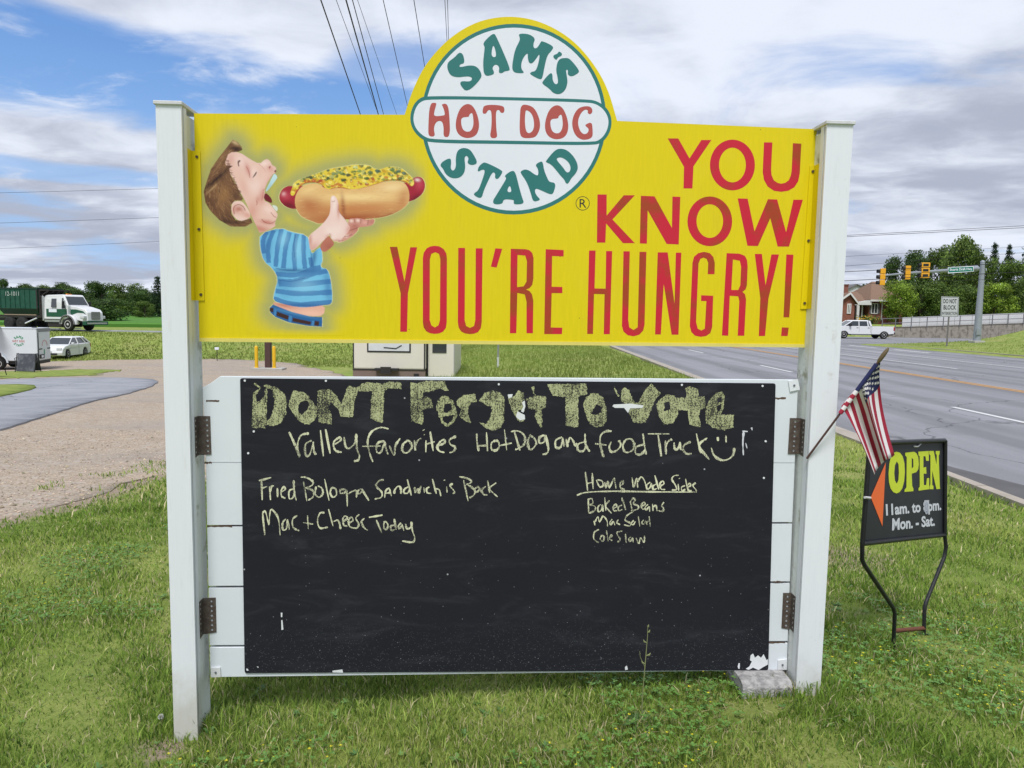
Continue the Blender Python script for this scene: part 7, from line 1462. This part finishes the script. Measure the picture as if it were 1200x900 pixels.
# ------------------------------------------------------------------ trees
def leaf_mat(name, k): 
    if name in MATS: return MATS[name]
    m = attr_mat(name, 'tint', .65, .25, .25); t = NT(m.node_tree); a = [n for n in t.n if n.type == 'ATTRIBUTE'][0]
    mul = t.mixc(1.0, a.outputs[0], k, 'MULTIPLY')
    for l in [l for l in t.t.links if l.from_node == a and l.to_node.type != 'MIX']: t.l.new(mul, l.to_socket)
    return m
BARK = mat('bark', (.09, .07, .055), .9, .3, 8, .4, 30)
def quads_mesh(name, C, N, S, col, m):
    """leaf-sized quads: centres, normals, sizes"""
    n = len(C); N = N/np.linalg.norm(N, axis=1, keepdims=True); ref = rng.normal(size=(n, 3)); U = np.cross(N, ref); U /= np.linalg.norm(U, axis=1, keepdims=True); W = np.cross(N, U)
    S = S[:, None]; V = np.stack([C-U*S-W*S*.35, C+U*S*.2-W*S*.9, C+U*S+W*S*.3, C-U*S*.25+W*S*.85], 1).reshape(-1, 3)
    me = bpy.data.meshes.new(name); me.vertices.add(n*4); me.vertices.foreach_set('co', V.ravel()); me.loops.add(n*4); me.loops.foreach_set('vertex_index', np.arange(n*4, dtype=np.int32)); me.polygons.add(n); me.polygons.foreach_set('loop_start', np.arange(0, n*4, 4, dtype=np.int32)); me.polygons.foreach_set('loop_total', np.full(n, 4, np.int32))
    A = np.ones((n, 4, 4), np.float32); A[:, :, :3] = np.clip(col, 0, 1)[:, None]; me.color_attributes.new('tint', 'FLOAT_COLOR', 'POINT').data.foreach_set('color', A.ravel()); me.update(); me.materials.append(m); return me
def crown_broad(seed, n=3400, low=.12, nb=17):
    r = np.random.default_rng(seed); C, N, S, K = [], [], [], []
    for b in range(nb):
        z = r.uniform(low+.1, .9); rad = .40*math.sqrt(max(.05, 1-((z-.5)/.52)**2)); a = r.uniform(0, 6.28); q = rad*r.uniform(.35, .8); c = np.array((q*math.cos(a), q*math.sin(a), z)); br = r.uniform(.10, .19)
        k = n//nb; d = r.normal(size=(k, 3)); d /= np.linalg.norm(d, axis=1, keepdims=True); rr = br*r.uniform(.45, 1.08, (k, 1)); p = c+d*rr*np.array((1.1, 1.1, .85)); C.append(p); N.append(d+r.normal(0, .55, (k, 3))); S.append(r.uniform(.009, .019, k))
        base = np.array((.066, .115, .028))*r.uniform(.6, 1.45); t = r.random((k, 1)); K.append(base*(.75+.55*t)+np.array((.03, .03, 0))*(t > .82))
    C = np.concatenate(C); C[:, 2] = np.clip(C[:, 2], low*.5, 1.0); return C, np.concatenate(N), np.concatenate(S), np.concatenate(K)
def crown_conifer(seed, n=6500):
    r = np.random.default_rng(seed); L = 15; C, N, S, K = [], [], [], []
    for l in range(L):
        z0 = .06+.92*l/L; rad = .40*(1-z0)**.8+.015; m = int(7+r.integers(0, 4))
        for a in np.linspace(0, 6.28, m, endpoint=False)+r.uniform(0, 1):
            ln = rad*r.uniform(.7, 1.15); k = max(6, int(n/L/m*(.5+1.4*(1-z0)))); t = r.random(k)**.8; p = np.stack([np.cos(a)*ln*t, np.sin(a)*ln*t, z0-.10*t*ln/.4+.02+r.normal(0, .008, k)], 1)+r.normal(0, .013, (k, 3)); C.append(p); N.append(np.stack([r.normal(0, .5, k), r.normal(0, .5, k), np.ones(k)], 1)); S.append(r.uniform(.008, .017, k)); K.append(np.array((.034, .066, .026))*r.uniform(.6, 1.4)*(.75+.5*r.random((k, 1))))
    return np.concatenate(C), np.concatenate(N), np.concatenate(S), np.concatenate(K)
TINTS = {'dark': (.85, .92, .95), 'mid': (1.35, 1.3, 1.1), 'bright': (2.6, 2.3, 1.2), 'pale': (1.8, 1.6, 1.6)}
_crowns = {}
def crown_mesh(form, seed, tint):
    k = (form, seed, tint)
    if k not in _crowns:
        f = crown_conifer(seed) if form == 'conifer' else crown_broad(seed, *((8500, .12, 20) if form == 'broad' else (8500, .02, 24)))
        _crowns[k] = quads_mesh('crown', *f, leaf_mat('foliage_'+tint, TINTS[tint]))
    return _crowns[k]
_trunks = {}
def trunk_mesh(form):
    if form not in _trunks:
        mb = MB()
        if form == 'conifer': mb.tube([(0, 0, -.02), (0, 0, .3), (0, 0, .97)], [.022, .016, .003], BARK, 7)
        else:
            mb.tube([(0, 0, -.03), (.005, 0, .15), (-.005, .01, .4), (.01, 0, .75)], [.030, .024, .016, .004], BARK, 8); r = random.Random(4)
            for i in range(7): a = i*2.4; z = .2+.06*i; mb.tube([(0, 0, z), (.12*math.cos(a), .12*math.sin(a), z+.12), (.26*math.cos(a), .26*math.sin(a), z+.22)], [.012, .008, .002], BARK, 5)
        _trunks[form] = mb.mesh('trunk')
    return _trunks[form]
def tree(name, label, px, top, wpx, D, form, seed, tint, group, base=None):
    p = at(px, 370, D); z0 = T(p.x, p.y)-.05 if base is None else base; h = at(px, top, D).z-z0; w = wpx/F*D/.86
    t = thing(name, label, 'shrub' if name.endswith('shrub') else 'tree', (p.x, p.y, z0), (seed*1.7+px) % 6.28, group)
    for nm, me in (('crown', crown_mesh(form, seed, tint)), ('trunk', trunk_mesh(form))):
        o = bpy.data.objects.new(nm, me); COL.objects.link(o); o.parent = t; o.scale = (w, w, h)
GL, GR, GH = 'trees beyond the crop field', 'tall trees behind the white fence', 'leafy shrubs along the white fence'
for a in [
 ('broadleaf_tree', 'broad dark round tree nearest the truck bonnet at the field edge', 122, 347, 62, 92, 'bush', 1, 'dark', GL),
 ('broadleaf_tree', 'dark tree peeping over the truck hood just left of the round field tree', 96, 336, 40, 118, 'bush', 2, 'dark', GL),
 ('broadleaf_tree', 'dull green tree rising directly above the truck cab roof', 76, 331, 34, 128, 'broad', 3, 'dark', GL),
 ('broadleaf_tree', 'rounded tree showing in the gap between container and cab roof', 57, 333, 36, 135, 'broad', 1, 'mid', GL),
 ('broadleaf_tree', 'wide tree crown behind and above the round field tree', 120, 329.5, 46, 130, 'broad', 2, 'dark', GL),
 ('broadleaf_tree', 'mid green tree right of the round field tree with uneven top', 150, 331.5, 44, 125, 'bush', 3, 'mid', GL),
 ('broadleaf_tree', 'tree with a low skirt of leaves beside the tall spruce', 167, 335, 40, 120, 'bush', 1, 'dark', GL),
 ('spruce_tree', 'tall dark pointed spruce half hidden by the left sign post', 186, 322, 34, 118, 'conifer', 5, 'dark', GL),
 ('broadleaf_tree', 'small bushy tree at the left foot of the tall spruce', 170, 352, 26, 112, 'bush', 2, 'mid', GL),
 ('broadleaf_tree', 'brownish distant tree above the rear end of the container', 3, 326, 22, 150, 'broad', 2, 'dark', GL),
 ('broadleaf_tree', 'distant tree crown just over the container top rail', 32, 332.5, 34, 170, 'broad', 3, 'dark', GL),
 ('broadleaf_tree', 'tallest pale feathery tree above the traffic signals', 1125, 276, 52, 128, 'broad', 2, 'pale', GR),
 ('broadleaf_tree', 'dark tree behind the tip signal, left end of the tall row', 1050, 299, 40, 135, 'broad', 1, 'dark', GR),
 ('broadleaf_tree', 'dark full tree above the middle signal', 1074, 293, 44, 138, 'broad', 3, 'dark', GR),
 ('broadleaf_tree', 'mid green tree above the broad signal', 1096, 287, 46, 134, 'broad', 2, 'mid', GR),
 ('broadleaf_tree', 'yellowish green tree just left of the mast top', 1144, 287, 40, 126, 'broad', 3, 'mid', GR),
 ('pine_tree', 'dark pine just right of the mast top', 1160, 281, 34, 136, 'conifer', 5, 'dark', GR),
 ('pine_tree', 'dark pointed pine second to the right from the mast', 1177, 283, 34, 132, 'conifer', 6, 'dark', GR),
 ('pine_tree', 'tall dark pine cut by the right edge of the picture', 1199, 276, 40, 130, 'conifer', 6, 'dark', GR),
 ('broadleaf_tree', 'mid green tree low between the two right-hand pines', 1188, 300, 46, 122, 'bush', 2, 'mid', GR),
 ('broadleaf_tree', 'dark broad tree filling the gap behind the street name sign', 1118, 300, 60, 140, 'bush', 3, 'dark', GR),
 ('leafy_shrub', 'big bright yellow-green shrub hiding the corner of the brick house', 1052, 324, 44, 97, 'bush', 1, 'bright', GH),
 ('leafy_shrub', 'green shrub right of the bright one, in front of the white gable', 1078, 329, 46, 98, 'bush', 2, 'mid', GH),
 ('leafy_shrub', 'mid green shrub behind the do not block sign', 1106, 328, 50, 97, 'bush', 3, 'mid', GH),
 ('leafy_shrub', 'dark shrub close behind the steel mast', 1134, 330, 44, 98, 'bush', 1, 'mid', GH),
 ('leafy_shrub', 'shrub with bright yellowish tips right of the steel mast', 1164, 329, 48, 96, 'bush', 2, 'bright', GH),
 ('leafy_shrub', 'green shrub at the right edge beside the bright-tipped one', 1192, 327, 44, 97, 'bush', 3, 'mid', GH)]: tree(*a)
def far_woods():
    r = np.random.default_rng(3); n = 60000; x = r.uniform(-420, 420, n); y = 330+r.normal(0, 14, n)+.02*np.abs(x)
    h = 6.2+1.2*pnoise(x, y*0, .09, 61)+1.3*pnoise(x, y*0, .35, 62)+8.5*np.exp(-((x-165)/45)**2); z = terr(x, y)+h*r.random(n)**.5
    C = np.stack([x, y, z], 1); N = r.normal(size=(n, 3))+np.array((0, -1, .6)); col = np.array((.030, .052, .026))*r.uniform(.6, 1.5, (n, 1))*(1+.35*pnoise(x, y, .2, 63))[:, None]
    o = bpy.data.objects.new('far_woods', quads_mesh('far_woods', C, N, r.uniform(.35, .8, n), col, leaf_mat('foliage_dark', TINTS['dark']))); COL.objects.link(o); kind(o, 'stuff', 'distant wooded ridge along the horizon')
far_woods()

# ------------------------------------------------------------------ overhead wires
WIRE = mat('wire_black', (.012, .012, .014), .6, .1, 5)
def wire(label, P, r, group):
    c = P[len(P)//2]; mb = MB(); mb.tube([p-c for p in P], r, WIRE, 5); o = mb.build('overhead_wire'); o.location = c; tag(o, label, 'power line', group)
def at_height(px, py, h): d = ray(px, py); return CP+d*((h-EYE)/d.z)
for (a, b, h, r, lab) in [((376, 0), (422, 133), 9.0, .017, 'thick black wire running overhead, leftmost above the yellow panel'), ((394, 0), (443, 133), 9.8, .008, 'thin wire crossing down to meet the second thick overhead wire'), ((405.5, 0), (443.2, 133.5), 9.0, .019, 'thickest overhead wire, second thick one from the left'), ((413, 0), (449.5, 134), 9.2, .012, 'medium overhead wire just right of the thickest one'), ((419, 0), (464.5, 133), 9.9, .007, 'thin pale overhead wire right of the close-set group'), ((449, 0), (476.5, 120), 9.4, .010, 'lone overhead wire ending at the left shoulder of the round crest'), ((485, 0), (497, 74), 9.4, .010, 'lone overhead wire running behind the upper left of the crest'), ((521.3, 0), (523.6, 45), 9.6, .008, 'left wire of the close pair above the crest'), ((524.4, 0), (525.6, 45), 9.7, .008, 'right wire of the close pair above the crest')]:
    p, q = at_height(*a, h), at_height(*b, h); d = q-p; e = p+d*((78-p.y)/d.y); s = p+d*((-14-p.y)/d.y)
    n = 24; P = []
    for k in range(n+1): f = k/n; P.append(s*(1-f)+e*f)
    wire(lab, P, r, 'wires running overhead towards the road')
for (a, b, D, r, lab) in [((0, 225), (185, 220), 80, .017, 'upper of three faint wires crossing the sky left of the sign'), ((0, 260.4), (185, 254), 80, .017, 'middle of three faint wires crossing the sky left of the sign'), ((0, 290.4), (185, 282), 80, .014, 'lowest of three faint wires crossing the sky left of the sign')]:
    p, q = at(*a, D), at(*b, D); d = q-p; P = [p+d*(-2+5*k/16)+Vector((0, 0, .25*((k-8)/8)**2-.1)) for k in range(17)]; wire(lab, P, r, 'wires crossing the sky on the left')
for (a, b, D, r, lab) in [((1000, 275.4), (1200, 264.5), 70, .020, 'upper wire of the pair high above the traffic signals'), ((1000, 277), (1200, 266.8), 70, .022, 'lower wire of the pair high above the traffic signals'), ((1000, 300), (1200, 289), 72, .013, 'faint thin wire passing in front of the tall tree tops'), ((1000, 311), (1200, 296), 70, .016, 'thin wire sloping past the tip signal'), ((1000, 318), (1200, 307.5), 50, .020, 'black wire running level with the mast arm'), ((1000, 328.6), (1200, 318.5), 50, .021, 'black wire running below the traffic signals'), ((1000, 333), (1200, 326), 50, .012, 'lowest thin wire in front of the fence shrubs')]:
    p, q = at(*a, D), at(*b, D); d = q-p; P = [p+d*(-1.2+3.2*k/16) for k in range(17)]; wire(lab, P, r, 'wires crossing above the street corner')
